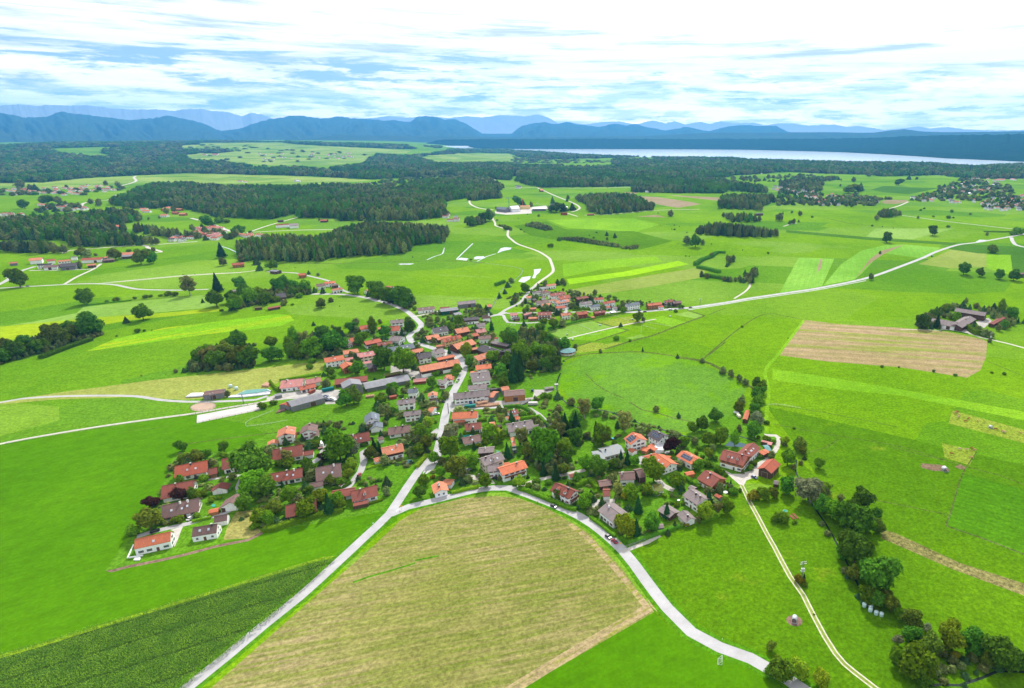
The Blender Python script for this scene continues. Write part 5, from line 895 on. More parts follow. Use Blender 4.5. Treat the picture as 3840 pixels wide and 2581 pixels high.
def house(t, ax, ay, bx, by, cx_, cy_, e, p, roof, wall, flags='', kind='house', label=None):
    A, B, C = px(t, ax, ay), px(t, bx, by), px(t, cx_, cy_); tp = math.tan(R(p)); a, b, c, hw, r = solve(A, B, C, e, p)
    mid = (a+b)/2; L = max(3.0, np.linalg.norm(b-a)); ang = math.atan2((b-a)[1], (b-a)[0]); z0 = float(H(*mid)); dist = math.hypot(*mid)
    nov = 'n' in flags or hw < 2.6; oe = .12 if nov else min(.9, hw*.2); og = .12 if nov else min(.9, L*.08); kd = {'house': 'house', 'barn': 'barn', 'garage': 'garage', 'shed': 'shed', 'hut': 'hut'}[kind]
    root = link(kd, None, None, (*mid, z0), ang); hl = L/2; wl = hl-og; wh = hw-oe; we = e+oe*tp-.22; wr = we+wh*tp
    HOUSES.append((mid[0], mid[1], max(hl, hw)))
    side = -1 if math.sin(ang)*mid[0]*-1+math.cos(ang)*mid[1] > 0 else 1   # long wall that faces the camera
    gab = -1 if (math.cos(ang)*mid[0]+math.sin(ang)*mid[1]) > 0 else 1
    b_ = MB(); prism(b_, -wl, wl, wh, we, wr); link('wall', b_.mesh('wall', WALL[wall]), root)
    if 'u' in flags:
        b_ = MB(); prism(b_, -wl-.06, wl+.06, wh+.06, we-.03, wr-.03, z0=min(2.9, e*.55)); link('upper_cladding', b_.mesh('upper_cladding', WALL['T' if 'h' not in flags else 't']), root)
    b_ = MB(); th = .22
    for s in (-1, 1):
        v = [(-hl, 0, r), (hl, 0, r), (hl, s*hw, e), (-hl, s*hw, e)]; v2 = [(x, y, z-th) for x, y, z in v]
        b_.add(v+v2, [(0,1,2,3) if s < 0 else (3,2,1,0), (4,5,6,7) if s > 0 else (7,6,5,4), (3,2,6,7), (0,4,5,1), (1,5,6,2), (0,3,7,4)])
    if hw > 2.5 and roof in 'orbRgkpd': b_.bar((-hl, 0, r+.02), (hl, 0, r+.02), .16, 6)
    rf = link('roof', b_.mesh('roof', ROOF[roof]), root)
    if dist < 1400:
        rnd = random.Random(int(ax*7+ay)); sl = math.atan(tp)*side
        def onroof(me, nm, x, q, s=side, par=None, sc=1): return link(nm, me, par or rf, (x, s*hw*q, r-(r-e)*q+.02), (-math.atan(tp)*s, 0, 0), sc)
        for ch in flags:
            if ch in 'CKL':
                x = rnd.uniform(-.3, .3)*L; link('chimney', CHIM['CKL'.index(ch)], rf, (x, side*hw*.12, r-hw*.12*tp-.5), 0)
        nsk = flags.count('S')
        for k in range(nsk): onroof(SKYL, 'roof_window', (-.30+.6*(k+.5)/nsk+rnd.uniform(-.05, .05))*L, rnd.uniform(.42, .6))
        if 'V' in flags:
            nx, ny = min(9, int(L*.62)), min(3, int(math.hypot(hw, r-e)*.75/1.75))
            for i in range(nx):
                for j in range(ny): onroof(PV, 'solar_panel', (i-(nx-1)/2)*1.04, (.14+j*1.72/math.hypot(hw, r-e)+.16))
        nd = flags.count('D')
        for k in range(nd):
            x = (-.36+.72*(k+.5)/nd)*L; q = .62; zb = r-(r-e)*q; dm = MB(); prism(dm, -.0, 1.9, .75, 1.1, 1.55, 0, -.4)
            d_ = link('dormer', dm.mesh('dormer', WALL[wall if wall in 'wcy' else 'T']), root, (x, side*hw*(q-.28), zb), side*math.pi/2)
            dr = MB()
            for s in (-1, 1): dr.add([(-.6, 0, 1.66), (2.15, 0, 1.66), (2.15, s*1.0, 1.05), (-.6, s*1.0, 1.05), (-.6, 0, 1.56), (2.15, 0, 1.56), (2.15, s*1.0, .95), (-.6, s*1.0, .95)], [(0,1,2,3), (7,6,5,4), (3,2,6,7), (1,5,6,2)])
            link('dormer_roof', dr.mesh('dormer_roof', ROOF[roof]), d_); link('window', WINS[0], d_, (1.93, 0, .05), math.pi/2, .8)
        if kind == 'house':
            ws = WINS[rnd.choice((0, 0, 1, 1, 2, 3)) if wall in 'wcy' else 4]; ws = WINS[2] if 'r' in flags else ws; nst = max(1, int((we+.2)/2.6)); col = max(2, int(wl*2/3.1))
            for st in range(nst):
                z = .95+2.7*st
                if z+1.4 > we+.3: continue
                for s in (side, -side):
                    for k in range(col):
                        x = (-1+2*(k+.5)/col)*wl*.94
                        if st == 0 and k == col//2 and s == side: link('door', DOOR, root, (x, s*(wh+.02), 0), 0); continue
                        if rnd.random() < .12: continue
                        big = st == 0 and rnd.random() < .18; link('window', WBIG if big else ws, root, (x, s*(wh+.02), z-.8 if big else z), 0)
            for g in (gab, -gab):
                gc = max(2, int(wh*2/3.2))
                for st in range(nst+1):
                    z = .95+2.7*st; n = gc if st < nst else 1
                    if st == nst and z+1.5 > wr: continue
                    if st < nst and z+1.4 > we+wh*.5*tp: continue
                    for k in range(n): link('window', ws, root, (g*(wl+.02), (-1+2*(k+.5)/n)*wh*.8 if n > 1 else 0, z), math.pi/2)
            if 'B' in flags:
                zb = 2.75 if nst > 1 else 2.5; bb = MB(); hb = wh*.86; bb.box(0, 1.3, -hb, hb, 0, .14); bb.box(1.22, 1.3, -hb, hb, .14, 1.0); bb.box(0, 1.3, -hb-.06, -hb, .14, 1.0); bb.box(0, 1.3, hb, hb+.06, .14, 1.0)
                for k in (-1, 0, 1): bb.box(1.1, 1.25, k*hb*.95-.08, k*hb*.95+.08, -zb, 0)
                link('balcony', bb.mesh('balcony', M_WOOD), root, (gab*wl, 0, zb), 0 if gab > 0 else math.pi)
            if 'b' in flags:
                zb = 2.75; bb = MB(); hb = wl*.9; bb.box(-hb, hb, 0, 1.2, 0, .14); bb.box(-hb, hb, 1.13, 1.2, .14, 1.0)
                link('balcony', bb.mesh('balcony', M_WOOD), root, (0, side*wh, zb), 0 if side > 0 else math.pi)
        elif kind == 'garage':
            n = max(1, int(wl*2/3.4))
            if 'e' in flags: link('garage_door', GATEW if wall in 'wc' else GATE, root, (gab*(wl+.02), 0, 0), math.pi/2)
            else:
                for k in range(n): link('garage_door', GATE if k % 2 or wall != 'w' else GATEW, root, ((-1+2*(k+.5)/n)*wl*.92, side*(wh+.02), 0), 0)
        elif kind == 'barn' and we > 3.6:
            link('barn_door', BGATE, root, (rnd.uniform(-.4, .4)*wl, side*(wh+.03), 0), 0); link('barn_door', BGATE, root, (gab*(wl+.03), 0, 0), math.pi/2)
    cat = kd; u, v = (A[0]+B[0])/2, (A[1]+B[1])/2
    wn = ('white and timber' if 'u' in flags else WNAME[wall])
    tag(root, label, cat, {'house': 'houses of the village', 'barn': 'barns and farm buildings', 'garage': 'garages', 'shed': 'small sheds', 'hut': 'small sheds'}[kd], auto=None if label else ('%s %s with %s roof' % (wn, kd, RNAME[roof]), u, v))
    return root
HS = '''
V 350 490 1405 262 345 775 4.0 38 o w nS house modern white house with plain orange roof, nearest the lower left
A 590 1165 815 1128 585 1248 3.4 38 b w nSSK house small modern white house with brown roof and two skylights
A 785 1062 905 1040 790 1118 2.8 38 b w n garage white garage with brown roof behind the small modern house
A 305 965 650 893 310 1085 2.8 33 b w SSSLL house long white house with dark brown roof beside the olive tree
A 307 785 605 730 310 905 3 33 r w C house white house with deep red-brown roof at the meadow edge
A 425 605 725 550 422 712 3 35 R w KSS house topmost long house of the estate with rusty orange red roof
A 730 630 812 612 725 690 2.8 30 r T - garage
A 850 540 1080 495 870 635 3.6 36 r w LD house red-brown roofed house with white gabled dormer beside the huge tree
A 822 800 855 745 745 845 2.5 25 r w e garage
A 925 935 985 855 845 965 2.6 28 b w - garage
A 735 1005 825 985 735 1035 2.0 22 o t - hut small orange garden hut beside the estate lane
A 845 985 945 950 850 1000 2.2 15 d T - shed
A 1315 455 1590 405 1320 555 3.4 33 r w LSSD house wide red-brown roofed double house in the estate middle
A 1600 470 1690 455 1605 510 2.8 25 r w - garage
A 1280 535 1325 515 1285 560 2.6 25 r w - garage
A 1280 675 1590 620 1345 750 3.2 33 r w CSSSL house red-brown roofed house with four skylights beneath the double house
A 1705 620 1940 575 1712 745 3.4 33 b w LSS house brown roofed house with orange flashing in the estate
A 1650 765 1780 738 1665 805 2.8 22 b w - garage
A 1432 965 1715 905 1437 1075 3 33 r T LS house dark walled house with red-brown roof at the southern meadow edge
A 2025 835 2265 775 2030 935 3.2 33 r w CD house reddish double house with a bat dormer near the southern edge
A 1850 835 2070 800 1850 900 2.8 24 r w - garage
A 2050 948 2190 918 2057 970 2.2 12 r T - shed
A 1925 775 1965 745 1930 790 2.4 12 r w - shed
R 335 1000 365 860 515 1035 6.0 22 p w bSL house tall three storey white house with salmon roof
R 100 1172 115 1107 210 1190 2.5 20 p w e garage garage with salmon roof beside the tall three storey house
R 745 930 775 812 915 965 5.5 25 b w C house white gabled house with brown roof beside the tall salmon roofed house
R 868 1040 878 925 950 1050 2.8 22 b w e garage
R 1910 720 1908 600 1780 822 5.2 30 s w SSB house white house with slate blue roof above the estate
R 1990 868 1992 775 2120 862 3 25 s w - garage
R 1340 1075 1865 965 1610 1188 3.2 33 r w LSSD house long brownish red roof behind the big light green tree
B 1105 1228 1310 1200 1125 1292 3 28 b w CK house
B 1042 1415 1240 1372 1050 1485 4.8 22 p w LuS house salmon roofed house with dark upper wall in the estate
B 975 1512 1045 1492 980 1545 2.6 18 p w - garage
B 1010 1320 1060 1305 1015 1345 2.6 18 b w - garage
R 390 430 990 270 425 525 4.2 14 G g n barn very long grey barn nearest the meadow
R 312 468 392 428 345 545 3.4 14 R g n shed small red roofed lean-to at the end of the grey barn
B 780 823 755 776 690 858 8.0 20 G g n barn tall grey timber barn with grey roof
B 880 826 1290 744 885 878 3.2 14 G g - barn long low grey shed behind the tall barn
B 620 785 920 750 640 832 3.2 22 r T - barn
B 130 797 335 775 180 862 3.6 22 k w SLC house pinkish roofed farmhouse left of the grey barns
B 350 787 490 762 355 832 3.4 22 k w C house
B 290 858 440 825 295 890 2.8 15 R w C house
B 520 592 700 562 535 635 5.6 22 o w CS house
B 692 525 832 503 697 560 3.4 22 p w - barn
B 820 548 1000 520 832 590 5.6 22 k c SCS house cream house with pinkish roof in the orange row
B 708 592 788 580 712 620 3 18 k w - garage
B 750 655 715 622 708 706 5.0 25 o t B house honey timber chalet with orange roof and gable balcony
B 910 650 1000 635 905 692 4 18 d T - barn
B 810 640 955 617 814 655 3 10 k w n shed
B 1090 498 1335 455 1125 540 4.5 22 s T SSSS barn long slate roofed building with a row of skylights
B 1002 455 1140 435 1005 482 4.2 22 r w CS house
B 885 440 1030 410 935 466 4.6 22 R w uC house
B 750 410 850 392 765 445 4.4 24 o t C house
B 712 445 755 430 715 478 4 24 b w L house
B 1135 388 1235 392 1190 438 4.6 24 g w C house
B 848 297 960 285 855 332 3.8 24 R w CD house
B 1112 303 1215 297 1130 345 4.2 24 R w CC house
B 1125 248 1250 236 1135 278 5.2 20 g w CL house
B 1010 312 1060 305 1015 330 3 20 p T - shed
B 1238 530 1420 498 1245 562 4 20 p T - barn
B 1365 552 1490 532 1392 602 5.2 24 d w BC house
B 1510 517 1605 498 1535 562 5 22 g w C house
B 1545 590 1705 557 1560 612 4.4 20 o T - barn
B 1382 665 1745 598 1395 722 5.6 25 p w uC barn very long orange roofed farmhouse barn beside the main street
B 1900 658 2045 642 1907 700 5 22 o w C house
B 1855 716 1925 712 1860 730 3 12 o w - shed
B 1885 575 2030 533 1905 622 5 22 p w bS house
B 1856 735 2030 714 1852 815 4.6 16 g w SSK house
B 1832 842 2008 826 1836 882 4.6 22 g w C house
S 285 368 955 296 276 486 5.0 24 g w CC house very long brown roofed house at the sawmill
S 972 350 1075 358 962 438 4.2 14 p g - shed salmon lean-to roof at the end of the sawmill house
S 1210 342 1590 306 1218 428 5 14 b t n barn open hall of honey coloured boards with brown roof
S 1158 262 1300 240 1232 310 4 14 p g n shed
S 980 285 1130 268 985 300 3 10 d T - shed
S 275 715 740 690 268 838 4.8 24 o w KK house orange roofed villa beside the main street
S 300 870 505 842 250 915 2.8 18 o T - garage
S 497 930 795 898 500 1048 3.4 22 r w KS house
S 947 916 1050 902 955 975 2.5 12 p t - shed
S 790 1010 960 990 795 1070 2.6 12 g w - garage
S 1085 955 1170 940 1090 985 2.4 12 b T - shed
S 450 1190 780 1120 485 1300 3.4 22 b w CS house
S 1260 935 1735 855 1355 1075 4 22 g w KKSS house long grey villa with two dark chimneys
S 1740 965 1950 925 1800 1035 3.2 18 g w - garage grey wing at the right end of the long villa
S 1290 690 1450 650 1300 775 4.2 26 r w LSS house
S 1412 800 1495 785 1420 850 2.8 18 o w - garage
S 1255 800 1330 780 1260 850 2.8 18 p w - garage
S 1400 1310 1365 1160 1330 1175 5.4 26 p w S house
S 745 1375 1040 1350 790 1460 3 18 g T L house
D 725 960 955 885 770 1042 6.6 24 g c KSSD house large cream house with grey-brown roof and glass stair tower
D 800 1035 930 1020 850 1105 5 24 g w - house
D 925 1068 1215 980 1010 1135 5.4 22 o w bC house orange roofed white house with long balcony beside the cream house
D 980 1010 1050 1000 985 1030 4.5 18 o w - garage
W 1350 595 1270 345 1140 738 3.4 22 p w KK house salmon roofed white house in the fork of the roads
W 1420 328 1705 338 1750 465 2.9 16 p w - garage
a 1180 95 1900 400 1700 695 5.2 32 r w BKKDDr house white chalet with red-brown roof, three dormers and timber balcony
D 1715 1138 1790 1120 1705 1178 3 25 r w - shed
C 450 360 530 430 430 505 6.2 26 o w VC house white house with orange roof covered by solar panels
C 680 333 812 398 745 466 6 26 d w VC house white house with slate blue roof and solar panels
C 100 565 325 512 150 640 3.6 16 m w K house
C 8 605 130 588 10 682 3.2 14 m w - house
C 725 603 888 712 832 815 4 24 o w SS house
C 592 640 730 600 640 682 4 22 o w K house
C 790 632 880 640 850 680 3.6 18 o w - garage
C 1005 570 1180 662 1108 722 4.6 22 o w VL house orange roofed bungalow with one block of solar panels
C 650 498 735 550 700 572 2.7 8 o t - garage
C 560 535 635 555 580 572 2.7 8 o t - garage
C 705 515 810 520 720 560 2.8 6 W w n garage
C 425 540 480 570 420 575 2.6 16 o w - shed
U 248 520 968 712 822 992 5.4 26 r w uhDDSK house big farmhouse with red-brown roof and two small dormers
U 1150 312 790 640 1062 742 5.2 26 r w SSSSC house rear wing of the farmhouse with four skylights
U 1450 1045 1730 775 1660 1220 4.8 27 R T - barn red roofed dark timber barn at the farm forecourt
U 1365 520 1538 618 1462 700 2.7 8 o T - garage
U 1368 250 1570 298 1558 330 2.5 8 k T - shed
U 1560 315 1665 335 1640 385 2.5 8 k T - shed
U 1450 450 1610 440 1500 560 2.5 8 N g - shed
C 1262 788 1437 884 1350 985 4.2 26 r w uhBKS house white chalet with orange timber balcony and red-brown roof
X 430 520 985 880 735 1130 5.6 24 g w rCK house tall white house with grey-brown roof and red shutters
X 1390 698 1600 802 1520 862 2.3 22 R g - hut small red roofed hut behind the conifer
X 450 400 660 490 400 490 3.4 18 g T - shed
C 1045 820 1140 800 1050 852 2.4 20 o t - hut orange garden cabin beside the weeping tree
C 690 985 790 975 740 1030 2.6 4 x w n garage flat white garage with mossy green roof
C 300 822 480 812 498 892 4.6 22 b w LC house
C 490 790 570 772 505 885 4.2 24 b T - barn
C 70 920 210 900 95 975 2.8 18 b T - garage
C 120 1015 205 1012 110 1085 2.8 20 r w e garage
C 155 1160 330 1290 230 1372 4.8 20 g w BL house big white house with plain grey roof nearest the curved road
C 790 1185 930 1270 830 1300 3 14 g T K house
C 1012 1237 1110 1330 1015 1350 3 24 g w Ke garage
C 2045 908 2088 915 2030 942 2.2 22 g T - hut
C 1715 212 1748 110 1752 195 3 22 o T - shed orange roofed open shed beside the silvery willow
C 740 1405 800 1400 760 1440 2.2 18 g g - hut
E 700 116 785 105 705 132 4.6 24 p w - house
E 642 145 700 138 645 158 3 8 G w - garage
E 725 200 865 178 740 225 5.4 24 r w CSS house
E 805 222 905 206 812 254 5 24 R w SC house
E 605 267 712 250 615 290 4.6 24 b w C house
E 655 293 742 281 660 312 4 22 p c C house
E 780 262 900 243 790 292 5.8 24 p w VC house white house with skylights and pinkish orange roof in the hamlet
E 783 315 876 306 788 335 3 18 R w - garage
E 552 327 607 321 556 342 3 20 p t - garage
E 970 233 1075 216 975 255 4.4 24 r T C house
E 1005 277 1110 263 1015 300 4.6 22 g w SC house
E 1098 303 1185 291 1105 325 4.4 22 s w C house
E 1135 238 1220 230 1140 258 4 24 R w C house
E 1212 276 1320 258 1218 295 5.8 22 R w C house
E 1245 315 1285 310 1250 328 2.8 16 R w - garage
E 1305 322 1343 316 1310 338 3 22 g w - garage
E 1425 292 1545 273 1432 315 5.8 24 s w BC house
E 1618 290 1745 275 1625 312 5 24 o t BC house
E 1720 310 1765 305 1725 325 3 18 R w - garage
E 1780 262 1850 250 1785 285 4.8 24 r w BC house
E 1850 268 1930 262 1855 290 4.6 24 b T C house
E 370 377 437 373 368 400 5.4 22 k w B house
E 400 420 460 415 403 430 2.8 6 d T - garage
E 488 385 557 366 492 400 5 22 k g - barn
E 538 412 628 408 540 428 2.9 16 p t - garage
E 622 366 748 362 625 398 5.6 24 r w SSbC house
E 735 420 780 415 738 430 2.8 12 r w - garage
E 832 378 920 370 832 402 5 24 p w BC house
E 970 368 1070 355 1005 392 4.8 24 R r BC house
E 1133 362 1233 348 1140 382 4.8 24 r r bCS house
E 1105 408 1138 404 1108 418 2.4 18 p t - hut
E 1285 362 1330 358 1288 372 2.6 6 W g - garage
E 518 222 565 218 520 240 3 22 p w - garage
E 578 180 650 168 582 198 4.8 24 g w C house
E 658 182 735 172 662 200 4 24 b w C house
E 668 170 705 166 670 180 4 24 R w C house
E 655 225 695 220 658 238 3 18 b w - garage
E 725 255 785 248 728 266 3.4 20 p w - house
E 570 245 605 240 572 262 3 18 d T - garage
B 1737 80 1902 62 1742 108 4.8 20 g g - barn grey timber barn nearest the stream behind the village
B 2010 102 2050 100 2010 125 3 22 p g - hut
B 1367 136 1528 118 1380 160 4 20 b w SS house
B 1578 148 1740 130 1587 170 4.6 10 G n - barn dark green clad hall with pale flat roof
B 1580 128 1665 122 1585 140 4 16 r T - shed
B 1700 182 1762 170 1700 208 3.4 16 G g - shed
B 1797 224 1932 213 1800 250 5 22 d w uB house
B 1905 275 1990 268 1930 305 4.4 24 g w C house
B 1505 320 1640 298 1525 365 4.4 22 d w CS house
B 1710 327 1830 305 1740 368 4.2 24 p T C barn
B 1828 376 1920 358 1835 405 3.6 20 R T - barn
B 1900 332 1985 316 1910 368 4.4 24 k t CC house
B 1925 394 2040 381 1930 425 4.8 22 b w C house
B 1445 392 1560 370 1465 425 4.4 22 p w u house
B 1545 407 1680 382 1555 430 3.6 20 p T - barn
B 1595 418 1760 376 1605 452 5.8 26 R y DDDC house yellow terrace with red roof and three dormers
B 1692 467 1870 416 1715 520 4.8 24 p T SSB house
B 1860 500 1918 488 1865 520 4 22 p T - shed
B 1540 475 1620 462 1545 490 3.2 18 p T - garage
E 112 664 290 724 78 715 5 24 d T L barn huge dark hip roofed farm building beside the chestnut
E 305 712 455 678 320 755 4.2 22 d g - barn
E 205 630 365 665 202 650 3.4 12 g T - barn
B 2110 400 2080 398 2085 415 3.4 30 R w - hut
B 1335 790 1460 777 1337 812 2.4 12 k r - shed
D 290 105 345 50 240 138 4.8 24 g w B house
D 330 20 400 12 375 78 4.4 22 p w - house
D 245 85 290 75 250 110 3.6 8 g w - garage
D 182 240 186 200 240 262 4.8 24 p w BC house
D 152 306 245 298 162 345 3.2 18 d w - garage
B 1290 872 1375 868 1262 912 5.2 24 s w C house white house with slate blue hipped roof
B 1187 976 1355 958 1190 1018 5.2 22 g w SCC house
B 1247 1082 1405 1062 1250 1125 5 22 g w C house
B 1482 1042 1528 1044 1460 1085 2.8 20 p w - garage
B 1115 938 1182 925 1118 950 2.2 16 R r - shed
B 1070 740 1222 712 1082 756 3 14 x T - barn low timber barn with mossy green roof
B 850 640 860 620 855 660 3 14 d T - shed
B 1655 780 1660 745 1615 752 4 22 R w - house
B 70 925 135 912 75 940 2.4 12 G g - hut
B 1950 870 2040 865 1955 880 3 8 d T - shed
I 930 1032 1030 1017 935 1046 4.4 22 p w C house
I 862 968 962 957 870 985 5 22 o w C house
I 788 987 875 978 795 1010 4.6 22 b w C house
I 930 990 990 982 935 1003 3.6 20 b T - barn
I 628 890 695 886 630 908 4.4 24 o t B house orange roofed timber house alone beside the lane
I 420 1074 512 1064 430 1114 4.6 26 d T - barn dark barn in the grove behind the village
I 1520 1020 1640 1054 1530 1046 4.6 24 r w - house
I 1430 1000 1490 1005 1425 1020 4 22 p w - house
I 1245 1040 1260 1035 1248 1060 4 24 p w - house
I 5 1042 132 1026 10 1056 4 20 g g - barn
I 385 854 455 860 388 870 4 14 G T - barn
I 18 797 135 786 22 816 4.6 22 R t C house
I 225 1195 300 1188 230 1205 3 14 x T - shed
I 345 1200 460 1180 350 1212 2.8 14 r T - shed
I 418 437 548 428 420 452 6 22 R w - barn long barn with red roof in the far meadow
I 540 436 625 430 545 458 6 18 g w - barn
I 830 397 895 396 832 410 4 20 R T - barn
I 435 398 490 394 438 410 4 20 b T - barn
G 262 752 385 742 262 775 6 22 p w B house
G 418 760 498 752 420 780 5 22 R w - house
G 515 768 640 756 520 785 6 22 p w B house
G 642 735 700 730 645 745 5 22 g w - house
G 742 750 935 740 745 770 5 22 R w C barn broad orange red barn in the left hamlet
G 935 738 995 730 940 750 5 22 p w - house
G 1095 700 1230 692 1100 722 6 22 p w B house
G 1110 720 1220 712 1120 738 4 14 G T - barn
G 335 800 470 790 338 818 5.5 24 d w C house
G 395 818 530 808 398 838 4 22 b w - barn
G 555 800 705 790 560 830 5.5 22 d g - barn
G 515 810 600 800 518 822 4 20 r T - barn
G 788 805 875 797 790 820 4 20 p T - barn
G 78 785 160 778 80 800 4 22 p g - barn
G 940 758 1040 750 945 772 4 18 b T - barn
T 968 285 1570 378 1500 445 6.2 22 g T - barn huge dark timber barn of the lone farm
T 1250 445 965 610 1075 690 4.6 20 g T LC house middle wing of the lone farm running towards the yard
T 645 505 1000 570 820 640 4.4 24 g w - barn left wing of the lone farm with open white bays
T 500 490 640 510 490 550 4 22 g w - house
T 1900 455 1650 590 1715 610 3.6 16 r T - barn brown open shed right of the lone farm
b 520 320 725 345 690 400 7 28 s g - barn grey slate roofed hall of the estate with cranes
b 760 345 950 325 790 395 7 34 d w C house dark roofed white main house of the estate with cranes
b 990 300 1210 296 1000 318 8 6 p y n house yellow building under construction beside the orange crane
b 810 310 950 296 830 325 6 20 W w n barn white tent roof building behind the main house
b 1260 355 1560 350 1250 395 6 4 W g n barn flat white roofed hall of the estate
b 1640 255 1850 240 1650 280 5 22 G w - barn glasshouse like hall behind the trees
b 1850 325 2030 315 1860 340 4 12 W w n barn
b 1880 440 2025 435 1885 470 5 24 R r - barn isolated field barn with bright red roof
c 770 335 1120 290 800 385 4.4 9 b g n barn open machine shed with brown roof between the silage heaps
K 370 385 430 382 380 395 5 22 G T - barn
K 2230 825 2330 822 2240 835 5 20 b T - barn
K 296 845 318 840 298 850 4 24 p t - hut
J 1070 492 1140 490 1075 498 3 20 R T - shed
J 640 265 670 264 642 270 5 22 p T - barn'''
for ln in HS.strip().split('\n'):
    q = ln.split(' ', 13); lab = q[13] if len(q) > 13 else None
    house(q[0], *[float(x) for x in q[1:9]], q[9], q[10], '' if q[11] == '-' else q[11], q[12], lab)
# far hamlets: small whole houses, each its own thing
def far_mesh(roofm, wallm, L, w_, e, p):
    b = MB(); r = e+w_/2*math.tan(R(p)); prism(b, -L/2+.5, L/2-.5, w_/2-.5, e-.05, r-.3, 0)
    for s in (-1, 1):
        v = [(-L/2, 0, r), (L/2, 0, r), (L/2, s*w_/2, e), (-L/2, s*w_/2, e)]; b.add(v+[(x, y, z-.25) for x, y, z in v], [(0,1,2,3) if s < 0 else (3,2,1,0), (4,5,6,7) if s > 0 else (7,6,5,4), (3,2,6,7), (1,5,6,2), (0,3,7,4)], 1)
    for k in range(3):
        for s in (-1, 1): b.box((k-1)*L*.28-.6, (k-1)*L*.28+.6, s*(w_/2-.5)-.05, s*(w_/2-.5)+.05, 1, 2.4, 2)
    b.box(L*.2-.4, L*.2+.4, -.4, .4, r-.6, r+.9, 0); return b.mesh('house', [wallm, roofm, M_GLASS])
FM = {}
FARV = [('G', 'red roofed far town', '0 110 200 112 640 105 800 90 1100 95 1120 120 1050 150 700 150 740 175 560 185 500 165 260 182 0 182', 60, 'RRkrp', 'w', 15, 10.5), ('G', 'small far hamlet', '300 245 520 255 700 265 760 300 870 255 870 290 740 320 560 330 420 330 400 290 340 270', 16, 'RRgkr', 'w', 13, 10),
        ('G', 'houses at the left wood edge', '-20 355 240 355 250 372 -20 375', 7, 'rRg', 'w', 12, 9), ('G', 'timber farms behind the long copse', '1260 310 1700 300 1700 330 1700 375 1480 382 1480 350 1260 340', 8, 'oRp', 'tw', 20, 11),
        ('G', 'red roofed village by the copse', '1790 490 1900 470 2040 480 2040 520 1980 585 1890 585 1850 555 1790 550', 22, 'RRkor', 'w', 15, 10.5), ('G', 'lower row of the red roofed village', '1500 600 1600 565 1690 575 1790 570 1790 590 1650 600', 7, 'drR', 'w', 14, 10),
        ('G', 'farm within the left wood', '895 460 1110 470 1110 485 900 478', 3, 'pR', 'wg', 20, 12), ('G', 'cottages at the right copse', '2200 550 2400 545 2450 560 2200 568', 6, 'Rp', 'w', 13, 9), ('n', 'village behind the broad wood', '1300 692 1390 690 1390 705 1280 705', 10, 'kRg', 'w', 13, 10), ('n', 'village behind the broad wood', '1420 680 1590 690 1580 700 1550 725 1440 700', 10, 'kRg', 'w', 13, 10),
        ('n', 'village behind the broad wood', '1700 700 1790 680 1800 720 1720 740 1690 730', 16, 'kRg', 'w', 13, 10), ('n', 'cottages behind the near wood', '1662 808 1720 810 1722 840 1690 845', 6, 'drg', 'w', 13, 9), ('K', 'first right village', '475 195 620 200 740 215 860 240 1000 258 1140 270 1280 290 1270 318 1120 335 800 335 780 300 640 250 540 232 475 210', 84, 'RkgdbsR', 'w', 13, 10),
        ('K', 'far right village', '1500 275 1640 280 1720 292 1880 300 2040 290 2330 262 2333 378 2030 370 2010 322 1840 318 1500 300', 64, 'gRksdR', 'w', 13, 10), ('K', 'far right village, upper part', '1680 250 1760 215 1850 170 1980 120 2120 150 2230 200 2160 240 2020 250 1850 262', 54, 'kgRW', 'w', 14, 10), ('K', 'long buildings at the right edge', '2150 138 2330 128 2330 155 2150 158', 5, 'pk', 'w', 30, 14),
        ('K', 'farms at the forest edge', '660 82 790 78 790 95 665 97', 5, 'gW', 'w', 16, 11), ('K', 'farms at the forest edge', '380 98 420 98 420 108 380 108', 2, 'gR', 'w', 13, 10), ('K', 'houses above the long forest belt', '930 70 1010 70 1010 100 930 100', 6, 'gWk', 'w', 14, 10), ('K', 'castle like buildings by the lake', '1560 42 1630 40 1630 52 1560 52', 3, 'R', 'w', 30, 14), ('K', 'castle like buildings by the lake', '1760 45 1860 45 1860 54 1760 54', 3, 'R', 'w', 34, 14),
        ('I', 'farms beyond the broad wood', '590 45 640 42 660 54 600 56', 3, 'gW', 'w', 18, 11), ('I', 'farms beyond the broad wood', '80 55 150 52 150 70 85 70', 2, 'R', 'w', 16, 11), ('N', 'plateau village', '1170 262 1650 262 1640 285 1180 300', 34, 'kRg', 'w', 24, 15), ('N', 'plateau village', '930 265 990 265 990 275 930 275', 3, 'R', 'w', 40, 20), ('J', 'small chalets at the forest edge', '1610 290 1720 290 1720 300 1610 300', 4, 'gW', 'w', 13, 9), ('J', 'scattered farms left of the estate', '30 180 240 170 240 205 40 215', 8, 'gRk', 'w', 14, 10), ('J', 'farm at the lane', '395 245 620 250 620 262 395 262', 3, 'gd', 'w', 20, 10), ('O', 'houses on the far lake shore', '1550 232 1800 236 1850 248 1560 250', 14, 'kRW', 'w', 40, 24)]
nfar = 0; FARR = {}; NIND = 300-len([1 for o in bpy.data.objects if o.parent is None and o.name.startswith('house')])
_tot = sum(f[3] for f in FARV); FARV.sort(key=lambda f: -1/np.mean([math.hypot(*un(*q)[:2]) for q in pts(f[0], f[2])]))
